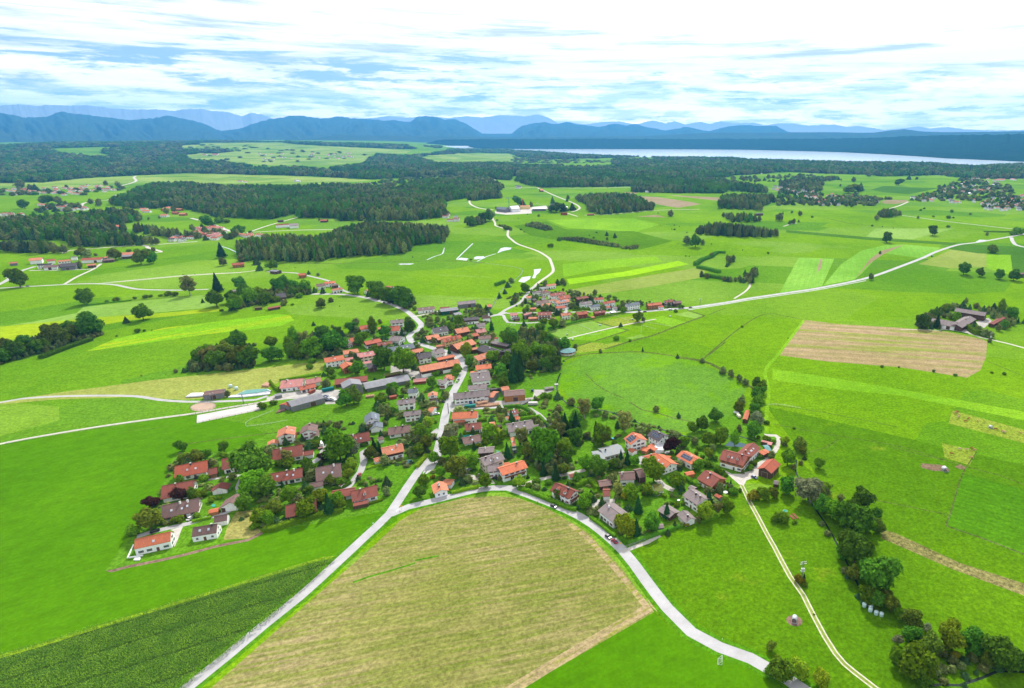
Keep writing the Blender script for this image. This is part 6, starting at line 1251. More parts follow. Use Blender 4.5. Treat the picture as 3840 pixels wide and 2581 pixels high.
for t, nm, s, n, rs, ws_, L, w_ in FARV:
    p = pts(t, s); r = random.Random(nm+s); q = np.array(p); lo, hi = q.min(0), q.max(0); put = []; tries = 0
    while len(put) < n and tries < 4000:
        tries += 1; u, v = r.uniform(lo[0], hi[0]), r.uniform(lo[1], hi[1])
        if not inpoly(np.array([[u, v]]), p)[0]: continue
        x, y, z = un(u, v)
        if 'lake shore' in nm: x, y, z = x*1.0, y*1.0, z
        if any(math.hypot(x-a, y-b) < (L*.95 if tries < 2500 else L*.7) for a, b in put): continue
        put.append((x, y)); rk = r.choice(rs); wk = r.choice(ws_); sz = r.choice((.85, 1.0, 1.2)); key = (rk, wk, L, sz)
        if 'lake shore' in nm: z = max(z, (math.hypot(x, y)-6200)*.02)
        if key not in FM: FM[key] = far_mesh(ROOF[rk], WALL[wk], L*sz, w_*(.9 if sz > 1 else 1), 4.6, 26)
        if nfar >= NIND: FARR.setdefault(nm, []).append((FM[key], x, y, float(H(x, y)), r.choice((0, .15, 1.5, -.3))+r.uniform(-.15, .15))); nfar += 1; continue
        o = link('house', FM[key], None, (x, y, float(H(x, y))), r.choice((0, .15, 1.5, -.3))+r.uniform(-.15, .15)); nfar += 1
        tag(o, None, 'house', 'houses of the far villages', auto=('%s house with %s roof, %s,' % (WNAME[wk], RNAME[rk], nm), u, v))


bm_v = []; bm_f = []; bm_m = []; mats_ = []
for nm, L_ in FARR.items():
    for me, x, y, z, a in L_:
        o0 = len(bm_v); ca, sa = math.cos(a), math.sin(a)
        bm_v += [(x+v.co.x*ca-v.co.y*sa, y+v.co.x*sa+v.co.y*ca, z+v.co.z) for v in me.vertices]
        idx = []
        for m in me.materials:
            if m not in mats_: mats_.append(m)
            idx.append(mats_.index(m))
        for f in me.polygons: bm_f.append(tuple(i+o0 for i in f.vertices)); bm_m.append(idx[f.material_index])
if bm_v:
    me = bpy.data.meshes.new('far_houses'); me.from_pydata(bm_v, [], bm_f)
    for m in mats_: me.materials.append(m)
    me.polygons.foreach_set('material_index', bm_m); me.update(); tag(link('far_houses', me), 'tiny houses of the most distant villages and of the plateau', 'houses', kind='stuff')
# filler planting: shrubs and small trees between the houses
ROADS = [(p, wd) for nm, m, lb, kd, p, wd in REG if kd == 'line' and nm in ('lane', 'village_road', 'country_road', 'track_middle', 'wheel_rut')]
YARDS = [p for nm, m, lb, kd, p, wd in REG if kd == 'poly' and nm in ('yard', 'riding_arena', 'sand_ring', 'pond', 'stubble_field')]
def filler(name, label, cat, polys, step, hgt, thin, sd, cone, wf):
    X, Y, Z, S, h, out, r = scatter(polys, step, cone, rmin=200, rmax=1500, spf=.001, hgt=hgt, thin=thin, sd=sd)
    ok = np.any(out, 0); P = np.column_stack([X, Y])
    for hx, hy, hr in HOUSES: ok &= np.hypot(X-hx, Y-hy) > hr+1.0
    idx = np.nonzero(ok)[0]; Q = P[idx]; bad = np.zeros(len(Q), bool)
    for p, wd in ROADS: bad |= near(Q, p, wd/2+2.2)
    for p in YARDS: bad |= inpoly(Q, p)
    ok[idx[bad]] = False; cl = np.sin(X/13+2*np.sin(Y/17))*np.sin(Y/11)
    ok &= cl > -.25; wood(name, label, X, Y, Z, np.maximum(S, h*.9)*r.uniform(.6, 1.2, len(S)), h, ok, cone, r, wf); bpy.data.objects[name]['category'] = cat
VIL = [pts('Z', s) for s in ('395,1030 520,1020 640,1000 700,960 830,955 880,920 960,900 1000,1000 980,1060 890,1130 600,1210 520,1180 380,1200 310,1190 370,1110',
 '1010,930 1060,905 1240,905 1290,960 1400,930 1560,990 1560,1090 1640,1080 1690,1110 1440,1235 1300,1150 1130,1100 1000,1110 970,1080 1020,1010',
 '740,800 800,750 900,740 1000,700 1110,690 1130,770 1280,780 1290,860 1060,870 1040,830 900,880 740,830', '1150,680 1220,640 1400,680 1560,690 1540,705 1350,720 1200,725', '880,880 1000,880 1010,950 930,970 820,960')]
filler('garden_shrubs', 'low shrubs and flower beds filling the village gardens', 'shrubs', VIL, 4.2, 2.2, .62, 201, .01, 1.0)
filler('garden_trees', 'small fruit and garden trees between the village houses', 'trees', VIL, 8.0, 6.5, .5, 202, .03, .85)
# ------------------------------------------------------------------ single structures and small things
def at(t, x, y, z=0.0): return un(*px(t, x, y), z)
# round horse hall
x, y, z = at('Q', 880, 835); b = MB(); n = 12; Rr = 8.0
secs = lambda r_, z_: [(r_*math.cos(k*2*math.pi/n+.2), r_*math.sin(k*2*math.pi/n+.2), z_) for k in range(n)]
root = link('round_hall', None, None, (x, y+6, z)); tag(root, 'twelve sided riding hall with pale green roof beside the paddocks', 'riding hall')
b.ring([secs(Rr-.9, 0), secs(Rr-.9, 1.6)]); link('plinth', b.mesh('plinth', WALL['c']), root)
b = MB(); b.ring([secs(Rr-1.0, 1.6), secs(Rr-1.0, 3.3)]); link('boarding', b.mesh('boarding', WALL['r']), root)
for k in range(n):
    a0, a1 = k*2*math.pi/n+.2, (k+1)*2*math.pi/n+.2; b = MB(); b.add([(Rr*math.cos(a0), Rr*math.sin(a0), 3.3), (Rr*math.cos(a1), Rr*math.sin(a1), 3.3), (0, 0, 5.3), (Rr*math.cos(a0), Rr*math.sin(a0), 3.15), (Rr*math.cos(a1), Rr*math.sin(a1), 3.15), (0, 0, 5.1)], [(0,1,2), (5,4,3), (0,3,4,1)])
    link('roof_segment', b.mesh('roof_segment', ROOF['N']), root); b = MB(); b.bar((Rr*.97*math.cos(a0), Rr*.97*math.sin(a0), 0), (Rr*.97*math.cos(a0), Rr*.97*math.sin(a0), 3.2), .14, 6); link('post', b.mesh('post', M_METAL), root)
# chapel
x, y, z = at('B', 1998, 262); ch = link('chapel', None, None, (x, y+3, z), .3); tag(ch, 'little white chapel with a pointed turret where village meets hamlet', 'chapel')
b = MB(); prism(b, -4, 4, 2.6, 4.2, 7.0); link('wall', b.mesh('wall', WALL['w']), ch)
b = MB(); b.add([(-4.4,-3,3.9),(4.4,-3,3.9),(4.4,0,7.3),(-4.4,0,7.3),(4.4,3,3.9),(-4.4,3,3.9)], [(0,1,2,3),(3,2,4,5)]); link('roof', b.mesh('roof', ROOF['b']), ch)
b = MB(); b.box(2.2, 4.0, -.9, .9, 6, 9.5); b.add([(2.0,-1.1,9.5),(4.2,-1.1,9.5),(4.2,1.1,9.5),(2.0,1.1,9.5),(3.1,0,13)], [(0,1,4),(1,2,4),(2,3,4),(3,0,4)], 1); link('turret', b.mesh('turret', [WALL['w'], ROOF['d']]), ch)
# cars
PAINT = {k: mat('paint_'+k, c, .3, .6, .04) for k, c in dict(black=(.02,.022,.03), blue=(.02,.05,.16), white=(.75,.75,.76), silver=(.42,.44,.46), red=(.35,.02,.03), green=(.22,.55,.04), grey=(.12,.13,.15)).items()}
def car_parts(van=False):
    body = MB(); P = [(-2.2,.35),(-2.2,.78),(-1.95,.95),(-1.2,1.0),(1.1,.98),(2.05,.82),(2.2,.6),(2.2,.35)]
    if van: P = [(-2.4,.35),(-2.4,1.9),(-2.3,2.0),(1.0,2.0),(1.6,1.3),(2.3,1.05),(2.4,.6),(2.4,.35)]
    for s in (1,): body.ring([[(x_, y_*(.86 if z_ < .5 else .9 if z_ < .97 else .84), z_) for x_, z_ in P] for y_ in (-1, 1)])
    cab = MB(); Q = [(-1.75,.96),(-1.25,1.42),(.35,1.45),(1.15,.97)] if not van else [(-2.0,1.25),(-2.0,1.75),(.9,1.8),(1.45,1.3)]
    cab.ring([[(x_, y_*(.80 if z_ < 1.2 else .66) if not van else y_*.91, z_) for x_, z_ in Q] for y_ in (-1, 1)])
    roof = MB()
    if not van: roof.box(-1.2, .3, -.64, .64, 1.43, 1.49)
    wh = MB(); wh.bar((0, -.12, 0), (0, .12, 0), .32, 12)
    lamp = MB(); lamp.box(-.04, .04, -.16, .16, -.07, .07)
    return body, cab, roof, wh, lamp
M_LAMP = mat('lamp_glass', (.7,.7,.65), .2, .6); M_TAIL = mat('tail_lamp', (.4,.02,.02), .3, .5)
WHEEL = None; CARS = {}
def car(t, x_, y_, ang, col, label, van=False, s=1.0, cat='car'):
    global WHEEL
    key = (col, van)
    if key not in CARS:
        bo, ca, ro, wh, la = car_parts(van)
        CARS[key] = (bo.mesh('body', PAINT[col]), ca.mesh('cabin_glass', M_GLASS), None if van else ro.mesh('car_roof', PAINT[col]), wh.mesh('wheel', M_TYRE), la.mesh('headlight', M_LAMP), la.mesh('tail_light', M_TAIL))
    bm_, cm, rm, wm, hm, tm = CARS[key]; x, y, z = at(t, x_, y_); o = link('van' if van else 'car', None, None, (x, y, z+.01), ang, s)
    link('body', bm_, o); link('cabin', cm, o)
    if rm: link('car_roof', rm, o)
    L = 2.4 if van else 2.2
    for a in (-1, 1):
        for q in (-1, 1): link('wheel', wm, o, (a*1.35, q*.78, .32))
        link('headlight', hm, o, (L+.0, a*.6, .68)); link('tail_light', tm, o, (-L-.0, a*.62, .75))
    return tag(o, label, cat, 'cars and vans')
def dirof(t, s): return wdir(t, s)
rd = dirof('F', '0 690 300 930')
car('V', 945, 270, dirof('V', '820 310 1080 225'), 'black', 'black car parked on the lane behind the modern white house')
car('D', 1545, 1500, dirof('D', '1500 1470 1590 1515'), 'black', 'dark car driving on the curved road near the chalet')
car('F', 183, 825, rd, 'black', 'dark car on the road beside the thick willow')
car('F', 250, 878, rd+math.pi, 'red', 'red and white small car just behind the dark one')
car('C', 1820, 875, dirof('C', '1795 860 1850 890'), 'blue', 'blue car parked in front of the red roofed barn')
car('D', 463, 100, dirof('D', '450 130 480 60'), 'green', 'bright green car driving down the main street'); car('D', 476, 80, dirof('D', '450 130 480 60'), 'grey', 'grey car directly behind the bright green car')
car('D', 298, 327, dirof('D', '270 328 330 324'), 'black', 'dark car parked beside the dark roofed garage at the street'); car('D', 232, 462, dirof('D', '210 465 265 458'), 'white', 'white car parked below the salmon roofed garage')
car('D', 218, 742, dirof('D', '200 740 240 738'), 'black', 'dark car standing at the side mouth of the main street'); car('D', 583, 1092, dirof('D', '560 1100 610 1080'), 'white', 'white car parked under the olive tree by the cream house')
car('D', 895, 1188, dirof('D', '870 1180 925 1195'), 'black', 'dark car in front of the orange roofed house with balcony'); car('D', 1100, 890, dirof('D', '1080 880 1120 905'), 'black', 'dark car beside the black conifer')
car('R', 1180, 1025, dirof('R', '1180 1050 1180 1000'), 'red', 'dark red car at the end of the estate lane'); car('A', 2112, 690, dirof('A', '2100 730 2120 660'), 'red', 'dark red car parked on the estate lane between hedges'); car('A', 2100, 722, dirof('A', '2090 740 2110 700'), 'black', 'black car just below the dark red one')
car('A', 640, 715, 0.4, 'black', 'black car in the porch of the rusty roofed house'); car('A', 572, 1085, 1.5, 'white', 'white car in front of the long dark brown roofed house'); car('R', 705, 1500, 1.0, 'black', 'black car under the porch of the double house')
for i, (a, q, c) in enumerate([(1075, 335, 'blue'), (1085, 362, 'silver'), (1095, 388, 'grey'), (1120, 410, 'black')]): car('R', a, q, dirof('R', '1050 %d 1130 %d' % (q, q-5)), c, ['dark blue pickup, first of the row beside the long barn', 'silver car, second of the row beside the long barn', 'grey car, third of the row beside the long barn', 'black car, lowest of the row beside the long barn'][i])
car('R', 1222, 400, dirof('R', '1190 390 1260 410'), 'white', 'white van in the barn parking yard', True, 1.15, 'van')
car('E', 1550, 354, dirof('E', '1500 356 1600 352'), 'blue', 'blue car on the road before the slate roofed hamlet house'); car('E', 1600, 366, dirof('E', '1560 367 1640 364'), 'black', 'dark car just right of the blue one'); car('E', 2015, 327, dirof('E', '1980 330 2050 322'), 'black', 'dark car leaving the hamlet to the right')
car('E', 1832, 350, dirof('E', '1800 352 1860 346'), 'white', 'white van at the last hamlet houses', True, 1.1, 'van'); car('E', 430, 440, .1, 'silver', 'silver car under the carport of the pink roofed house'); car('E', 365, 775, .3, 'grey', 'grey car beside the farm gate'); car('E', 350, 772, .3, 'white', 'white car beside the farm gate')
car('K', 1662, 705, dirof('K', '1640 715 1690 690'), 'blue', 'dark blue van on the far bend of the country road', True, 1.2, 'van'); car('K', 1623, 727, dirof('K', '1600 735 1650 715'), 'grey', 'grey car on the far bend of the country road')
car('J', 620, 400, 0, 'white', 'white car at the glasshouses', True); car('I', 1412, 1158, dirof('I', '1380 1150 1450 1175'), 'black', 'dark car on the road behind the round oaks'); car('B', 1520, 188, .2, 'red', 'red tractor like car in front of the low brown roofed house')
car('H', 255, 132, .1, 'grey', 'grey car beside the lone tree on the left lane'); car('G', 735, 850, .1, 'black', 'black car in front of the left hamlet')
def trailer(t, x_, y_, ang, L, w_, h_, m, label, cat, round_=False, name='trailer'):
    x, y, z = at(t, x_, y_); o = link(name, None, None, (x, y, z), ang); b = MB(); z0 = .5
    if round_: b.ring([[(xx, w_/2*math.cos(a), z0+h_*math.sin(a)) for a in np.linspace(0, math.pi, 9)] for xx in (-L/2, L/2)])
    else: b.ring([[(-L/2, s*w_/2, z0), (-L/2+.1, s*w_/2*.96, z0+h_), (L/2-.5, s*w_/2*.96, z0+h_), (L/2, s*w_/2, z0+h_*.6), (L/2, s*w_/2, z0)] for s in (-1, 1)])
    link('body', b.mesh('body', m), o); b = MB(); b.bar((L/2, 0, z0), (L/2+1, 0, z0-.1), .06); link('drawbar', b.mesh('drawbar', M_METAL), o)
    for s in (-1, 1):
        b = MB(); b.bar((0, s*w_/2*.8, .32), (0, s*w_/2*1.0, .32), .32, 10); link('wheel', b.mesh('wheel', M_TYRE), o)
    return tag(o, label, cat)
trailer('R', 1010, 1215, dirof('R', '1000 1250 1030 1170'), 5.5, 2.2, 2.0, M_WHITE, 'white caravan parked on the estate lane', 'caravan', name='caravan'); trailer('R', 985, 1285, dirof('R', '960 1290 1020 1275'), 3.0, 1.8, .7, M_BRICK, 'open brown trailer below the white caravan', 'trailer')
trailer('C', 1645, 195, dirof('C', '1630 175 1665 215'), 4.5, 2.0, 1.8, WALL['c'], 'cream caravan beside the orange roofed open shed', 'caravan', name='caravan'); trailer('C', 1618, 155, dirof('C', '1600 150 1640 165'), 4.2, 1.7, 1.2, M_WHITE, 'white motor boat on a trailer above the cream caravan', 'boat', name='boat_trailer')
trailer('R', 1125, 225, dirof('R', '1055 230 1200 200'), 9, 2.6, 2.3, mat('tarp_teal', (.01,.17,.16)), 'long teal green container trailer beside the tall barn', 'container', name='container'); trailer('S', 600, 628, dirof('S', '525 640 670 625'), 8.5, 2.6, 2.0, mat('container_teal', (.02,.19,.16)), 'teal green container at the edge of the sawmill yard', 'container', name='container')
trailer('S', 1110, 340, .6, 4, 2.4, 1.0, mat('skip_green', (.01,.15,.10)), 'dark green skip behind the sawmill lean-to', 'skip', name='skip'); trailer('S', 1745, 575, 0, 7.5, 3, 1.8, mat('block_grey', (.5,.48,.47)), 'pale grey low concrete tank in the meadow by the hut', 'tank', name='water_tank')
trailer('S', 615, 575, .2, 2.2, 1.8, 1.8, PAINT['blue'], 'small blue machine beside the wood heap', 'machine', name='compressor'); trailer('R', 830, 262, dirof('R', '780 290 880 240'), 5.5, 2.4, 2.0, WALL['r'], 'red farm trailer beside the long barn roof', 'trailer'); trailer('S', 1728, 335, .3, 1.8, 1.6, 1.6, PAINT['blue'], 'small blue tank beside the log yard', 'tank', name='water_tank')
for i, (a, q) in enumerate([(1190, 490), (1485, 438), (1578, 466), (1828, 410), (942, 622), (830, 622), (892, 576)]):
    trailer('E', a, q, .3*i, 2.6, 1.4, 1.1, M_METAL if i < 6 else M_CONC, 'small pale water trailer in the horse paddocks, ' + ['upper left one', 'one left of the big bush', 'one right of the big bush', 'rightmost one', 'one below the gravel path', 'one beside the round hall', 'lone low one on the left'][i], 'water trailer', True, 'water_trailer').__setitem__('group', 'water trailers in the horse paddocks')
# hut of logs, barrels, bales
M_WRAP = mat('bale_wrap', (.50,.66,.66), .35, .5, .06); M_LOG = mat('log_cut', (.50,.30,.19), var=.3, scale=2.0, col2=(.30,.17,.11)); M_LOGG = mat('log_grey', (.34,.31,.30), var=.3, scale=2.0)
b = MB(); b.ring([[((1-.12*(k in (0, 3)))*.62*math.cos(a)*(1 if k else 1), (1-.12*(k in (0, 3)))*.62*math.sin(a), zz) for a in np.arange(12)*math.pi/6] for k, zz in enumerate((0, .12, 1.1, 1.22))]); BALE = b.mesh('bale', M_WRAP, True)
for (a, q), lb in zip([(627, 1036), (661, 1030), (670, 1050), (667, 1068), (705, 1088), (740, 1098)], ['leftmost', 'upper middle', 'middle', 'lower middle', 'fifth from the left', 'rightmost']):
    x, y, z = at('L', a, q); tag(link('bale', BALE, None, (x, y, z), random.uniform(0, 3), 1.5), 'round pale wrapped bale, %s of the six beside the creek wood' % lb, 'bale', 'wrapped bales beside the creek wood')
def logpile(t, s, h_, m, label, r0=.28, ln=3.0):
    p = smooth(gpts(t, s), 1.0); root = link('log_pile', None, None, (*p[0], 0)); r = random.Random(label); k = 0; d = 0; n = 0
    L = np.r_[0, np.cumsum([math.dist(a, c) for a, c in zip(p, p[1:])])]; st = r0*2.05
    b = MB(); b.bar((0, -ln/2, 0), (0, ln/2, 0), r0, 7); me = b.mesh('log', m)
    while d < L[-1] and n < 260:
        x = np.interp(d, L, [q[0] for q in p]); y = np.interp(d, L, [q[1] for q in p]); x2 = np.interp(d+.5, L, [q[0] for q in p]); y2 = np.interp(d+.5, L, [q[1] for q in p]); an = math.atan2(y2-y, x2-x) if d+.5 < L[-1] else an
        for j in range(int(h_/st)): link('log', me, root, (x-p[0][0]+r.uniform(-.1, .1), y-p[0][1]+r.uniform(-.2, .2), r0+j*st*.88), (0, 0, an+r.uniform(-.06, .06)), r.uniform(.85, 1.12)); n += 1
        d += st
    return tag(root, label, 'log pile', 'log piles at the sawmill')
logpile('S', '690 620 800 600 950 600 1130 575', 1.7, M_LOG, 'long front pile of pinkish logs at the sawmill', .3, 3.4); logpile('S', '740 590 830 560 920 555', 3.0, M_LOG, 'high heap of rough logs behind the long front pile', .33, 4.5); logpile('S', '880 580 1000 565 1120 560', 1.4, M_LOG, 'pile of short logs behind the front pile', .26, 2.2)
logpile('S', '1520 585 1600 545 1680 485', 1.8, M_LOGG, 'diagonal stack of grey logs beside the lane', .3, 3.0); logpile('S', '1970 310 2050 300 2120 290', 2.3, M_LOGG, 'grey log stack near the little bridge', .36, 4.2); logpile('S', '1410 575 1490 560', 1.0, M_LOG, 'small pile of pinkish logs at the lane bend', .28, 2.4); logpile('R', '1820 350 1960 330', 2.0, M_LOG, 'pile of brown logs beside the tall grey barn', .3, 3)
# silage clamps
M_TYREW = mat('sheet_white', (.72,.72,.75), .5, .4, .05); M_SIL = mat('silage_green', (.10,.28,.25), .5, .4, .08)
def clamp(t, s, h_, m, label):
    p = np.array(gpts(t, s)); c = p.mean(0); q = p-c; b = MB(); b.ring([[(x, y, zz) for x, y in q*k] for k, zz in ((1, 0), (.97, h_*.7), (.9, h_))]); o = link('silage_clamp', None, None, (*c, 0)); link('sheet', b.mesh('sheet', m), o)
    b = MB(); n = len(q)
    for i in range(n): b.bar((*q[i]*.99, h_*.5), (*q[(i+1) % n]*.99, h_*.5), .55, 6)
    link('edge_cover', b.mesh('edge_cover', M_TYREW), o)
    for i in range(n):
        a_, e_ = q[i]*1.01, q[(i+1) % n]*1.01; b = MB(); b.bar((*a_, .25), (*e_, .25), .45, 4); link('side_board', b.mesh('side_board', WALL['T']), o)
    return tag(o, label, 'silage clamp', 'silage clamps by the farm lane')
clamp('c', '1340 400 1500 325 1700 308 1880 300 1940 330 1700 375 1450 400', 1.7, M_SIL, 'long green sheeted silage clamp with white edge'); clamp('c', '460 430 560 370 760 365 770 410 640 420', 1.5, M_TYREW, 'white sheeted silage clamp left of the machine shed'); clamp('c', '1195 430 1260 400 1680 385 1920 350 1925 372 1500 420', .9, M_TYREW, 'long low white edged silage clamp along the lane')
for (a, q), lb in zip([(1340, 290), (1240, 250)], ['standing', 'lying']): x, y, z = at('c', a, q); tag(link('bale', BALE, None, (x, y, z), 1, 2.2), 'white wrapped bale %s behind the silage clamps' % lb, 'bale')
# cranes
def crane(t, x_, y_, h_, jib, ang, m, label):
    x, y, z = at(t, x_, y_); o = link('tower_crane', None, None, (x, y, z), ang)
    def lat(nm, P0, P1, w_):
        b = MB(); P0, P1 = Vector(P0), Vector(P1); d = (P1-P0); n = max(3, int(d.length/3)); a = d.normalized().orthogonal().normalized()*w_; e = d.normalized().cross(a)
        C = [a+e, a-e, -a-e, -a+e]
        for c in C: b.bar(P0+c, P1+c, .16, 4)
        for i in range(n):
            for k in range(4): b.bar(P0+d*(i/n)+C[k], P0+d*((i+1)/n)+C[(k+1) % 4], .1, 3)
        link(nm, b.mesh(nm, m), o)
    lat('mast', (0, 0, 0), (0, 0, h_), .7); lat('jib', (0, 0, h_), (jib, 0, h_+1), .5); lat('counter_jib', (0, 0, h_), (-jib*.3, 0, h_), .6)
    b = MB(); b.box(-jib*.3-1, -jib*.3+1.5, -1, 1, h_-2.5, h_); link('counterweight', b.mesh('counterweight', M_CONC), o); b = MB(); b.box(-1.5, 1.5, -1.5, 1.5, 0, .8); link('base', b.mesh('base', M_CONC), o); b = MB(); b.bar((jib*.7, 0, h_), (jib*.7, 0, h_-8), .08, 4); link('hook_rope', b.mesh('hook_rope', M_METAL), o)
    return tag(o, label, 'crane', 'tower cranes')
M_CRB = mat('crane_teal', (.10,.28,.30), var=.05); M_CRO = mat('crane_orange', (.60,.16,.04), var=.05)
crane('b', 755, 330, 26, 26, 0.1, M_CRB, 'tall teal tower crane behind the grey roofed hall'); crane('b', 1050, 318, 20, 8, .8, M_CRO, 'orange tower crane beside the yellow building'); crane('K', 2003, 272, 24, 34, .05, M_CRO, 'orange crane with long jib in the far right village'); crane('K', 1590, 285, 22, 5, .8, M_CRO, 'orange crane near the bare building ground'); crane('K', 1800, 60, 42, 50, 1.9, M_WHITE, 'white crane standing above the trees near the lake')
# power poles
def pole(t, x_, y_, h_, ang, label, tr=False):
    x, y, z = at(t, x_, y_); o = link('power_pole', None, None, (x, y, z), ang); b = MB(); b.bar((-.25, 0, 0), (-.2, 0, h_), .16, 8, r2=.11); b.bar((.25, 0, 0), (.2, 0, h_), .16, 8, r2=.11)
    for k in range(5): b.bar((-.24, 0, h_*k/5+.5), (.24, 0, h_*(k+1)/5), .07, 4)
    link('mast', b.mesh('mast', WALL['g']), o)
    for zz, ww in ((h_-.2, 1.5), (h_-1.2, 1.7)): b = MB(); b.box(-ww, ww, -.08, .08, zz-.08, zz+.08); link('crossarm', b.mesh('crossarm', M_METAL), o)
    for k in (-1.3, -.5, .5, 1.3): b = MB(); b.bar((k, 0, h_-.1), (k, 0, h_+.35), .09, 6, r2=.05); link('insulator', b.mesh('insulator', M_CAP), o)
    if tr: b = MB(); b.box(-.7, .7, -.45, .45, h_*.5, h_*.5+1.4); b.box(-.9, .9, -.6, .6, h_*.5-.15, h_*.5); link('transformer', b.mesh('transformer', M_METAL), o)
    return tag(o, label, 'power pole', 'power poles')
pole('L', 221, 862, 10.5, .2, 'grey transformer pole beside the golden bush and farm track', True); pole('T', 1632, 965, 11, .4, 'grey power pole in front of the lone farm hedge', True); pole('B', 1270, 430, 9, .3, 'slim power pole beside the village street bend'); pole('K', 1085, 165, 30, .5, 'tall lattice mast in the far meadow'); pole('S', 208, 735, 8.5, 0, 'thin dark pole at the sawmill corner of the main street'); pole('c', 928, 478, 6.5, 1.1, 'pole at the farm lane in front of the machine shed'); pole('E', 2103, 300, 8, .2, 'pole beside the country road after the hamlet'); pole('c', 1465, 530, 8, .7, 'thin pole between lane and riding arena')
def lamp(t, x_, y_, label):
    x, y, z = at(t, x_, y_); o = link('street_lamp', None, None, (x, y, z), rd+1.5); b = MB(); b.bar((0, 0, 0), (0, 0, 5), .07, 6, r2=.05); b.bar((0, 0, 0), (0, 0, .5), .2, 6, r2=.12); link('pole', b.mesh('pole', M_METAL), o); b = MB(); b.bar((0, 0, 4.95), (.8, 0, 5.1), .04, 5); b.box(.5, 1.1, -.12, .12, 5.02, 5.14); link('lamp_head', b.mesh('lamp_head', M_METAL), o); return tag(o, label, 'street lamp', 'street lamps')
lamp('a', 1688, 1035, 'street lamp with pale foot between chalet hedge and road'); lamp('D', 1280, 460, 'street lamp on the curved lane'); lamp('D', 700, 1215, 'street lamp at the gate of the cream house'); lamp('D', 365, 450, 'street lamp at the main street near the orange villa'); lamp('B', 1660, 1075, 'street lamp at the sawmill entrance'); lamp('E', 335, 470, 'street lamp at the cul-de-sac')
def sign(t, x_, y_, ang, m, w_, h_, ph, label, cat='road sign'):
    x, y, z = at(t, x_, y_); o = link('road_sign', None, None, (x, y, z), ang); b = MB(); b.bar((0, 0, 0), (0, 0, ph), .05, 6); link('post', b.mesh('post', M_METAL), o); b = MB(); b.box(-w_/2, w_/2, -.05, -.02, ph-h_, ph); link('sign_board', b.mesh('sign_board', m), o); return tag(o, label, cat, 'road signs')
M_YEL = mat('sign_yellow', (.75,.45,.02), .5, .3, .03); M_SB = mat('sign_teal', (.03,.25,.35), .5, .3, .03)
sign('W', 218, 1175, .3, M_YEL, 1.4, .6, 2.6, 'yellow direction sign at the fork of the roads'); sign('W', 198, 1150, -.4, M_YEL, .9, .5, 2.4, 'small yellow arrow sign beside the larger one'); sign('F', 323, 925, .6, M_YEL, 1.2, .8, 2.4, 'yellow place name board beside the big willow'); sign('a', 330, 478, .2, M_SB, .7, 1.4, 2.4, 'teal and white bus stop sign before the long hedge', 'bus stop sign')
sign('P', 1945, 175, .8, M_WHITE, .7, .5, 1.6, 'small white board left of the road fork'); sign('F', 443, 1060, 1.9, M_WHITE, .5, .4, 1.2, 'white marker post right of the curved road, upper one', 'marker post'); sign('F', 750, 1465, 1.9, M_WHITE, .5, .4, 1.2, 'white marker post right of the curved road, middle one', 'marker post'); sign('Y', 630, 125, 1.9, M_WHITE, .35, .4, 1.1, 'white marker post right of the curved road, lowest one', 'marker post'); sign('P', 2030, 165, .5, M_YEL, .6, .4, .8, 'orange marker on the road side at the fork', 'marker post'); sign('P', 1798, 325, .8, M_WHITE, .4, .3, .9, 'white marker post left of the straight road', 'marker post')
# goals
def goal(t, x_, y_, ang, w_, h_, dp, label):
    x, y, z = at(t, x_, y_); o = link('football_goal', None, None, (x, y, z), ang); b = MB(); b.bar((-w_/2, 0, 0), (-w_/2, 0, h_), .07); b.bar((w_/2, 0, 0), (w_/2, 0, h_), .07); b.bar((-w_/2, 0, h_), (w_/2, 0, h_), .07); link('goal_frame', b.mesh('goal_frame', M_WHITE), o)
    b = MB()
    for s in (-1, 1): b.bar((s*w_/2, 0, .04), (s*w_/2, dp, .04), .05); b.bar((s*w_/2, 0, h_), (s*w_/2, dp, .05), .04)
    b.bar((-w_/2, dp, .04), (w_/2, dp, .04), .06); link('rear_stays', b.mesh('rear_stays', M_WHITE), o); b = MB()
    for k in range(17): q = -w_/2+w_*k/16; b.bar((q, 0, h_), (q, dp, .05), .012, 3)
    for k in range(8): b.bar((-w_/2, dp*k/8, h_*(1-k/8)), (w_/2, dp*k/8, h_*(1-k/8)), .012, 3)
    link('net', b.mesh('net', M_METAL), o); return tag(o, label, 'goal', 'football goals')
goal('Y', 625, 600, dirof('Y', '670 640 670 500'), 3.0, 2.0, 1.6, 'white football goal on the mown meadow at the lower edge'); goal('E', 398, 492, .05, 5, 2, 1.2, 'white football goal on the green below the cul-de-sac')
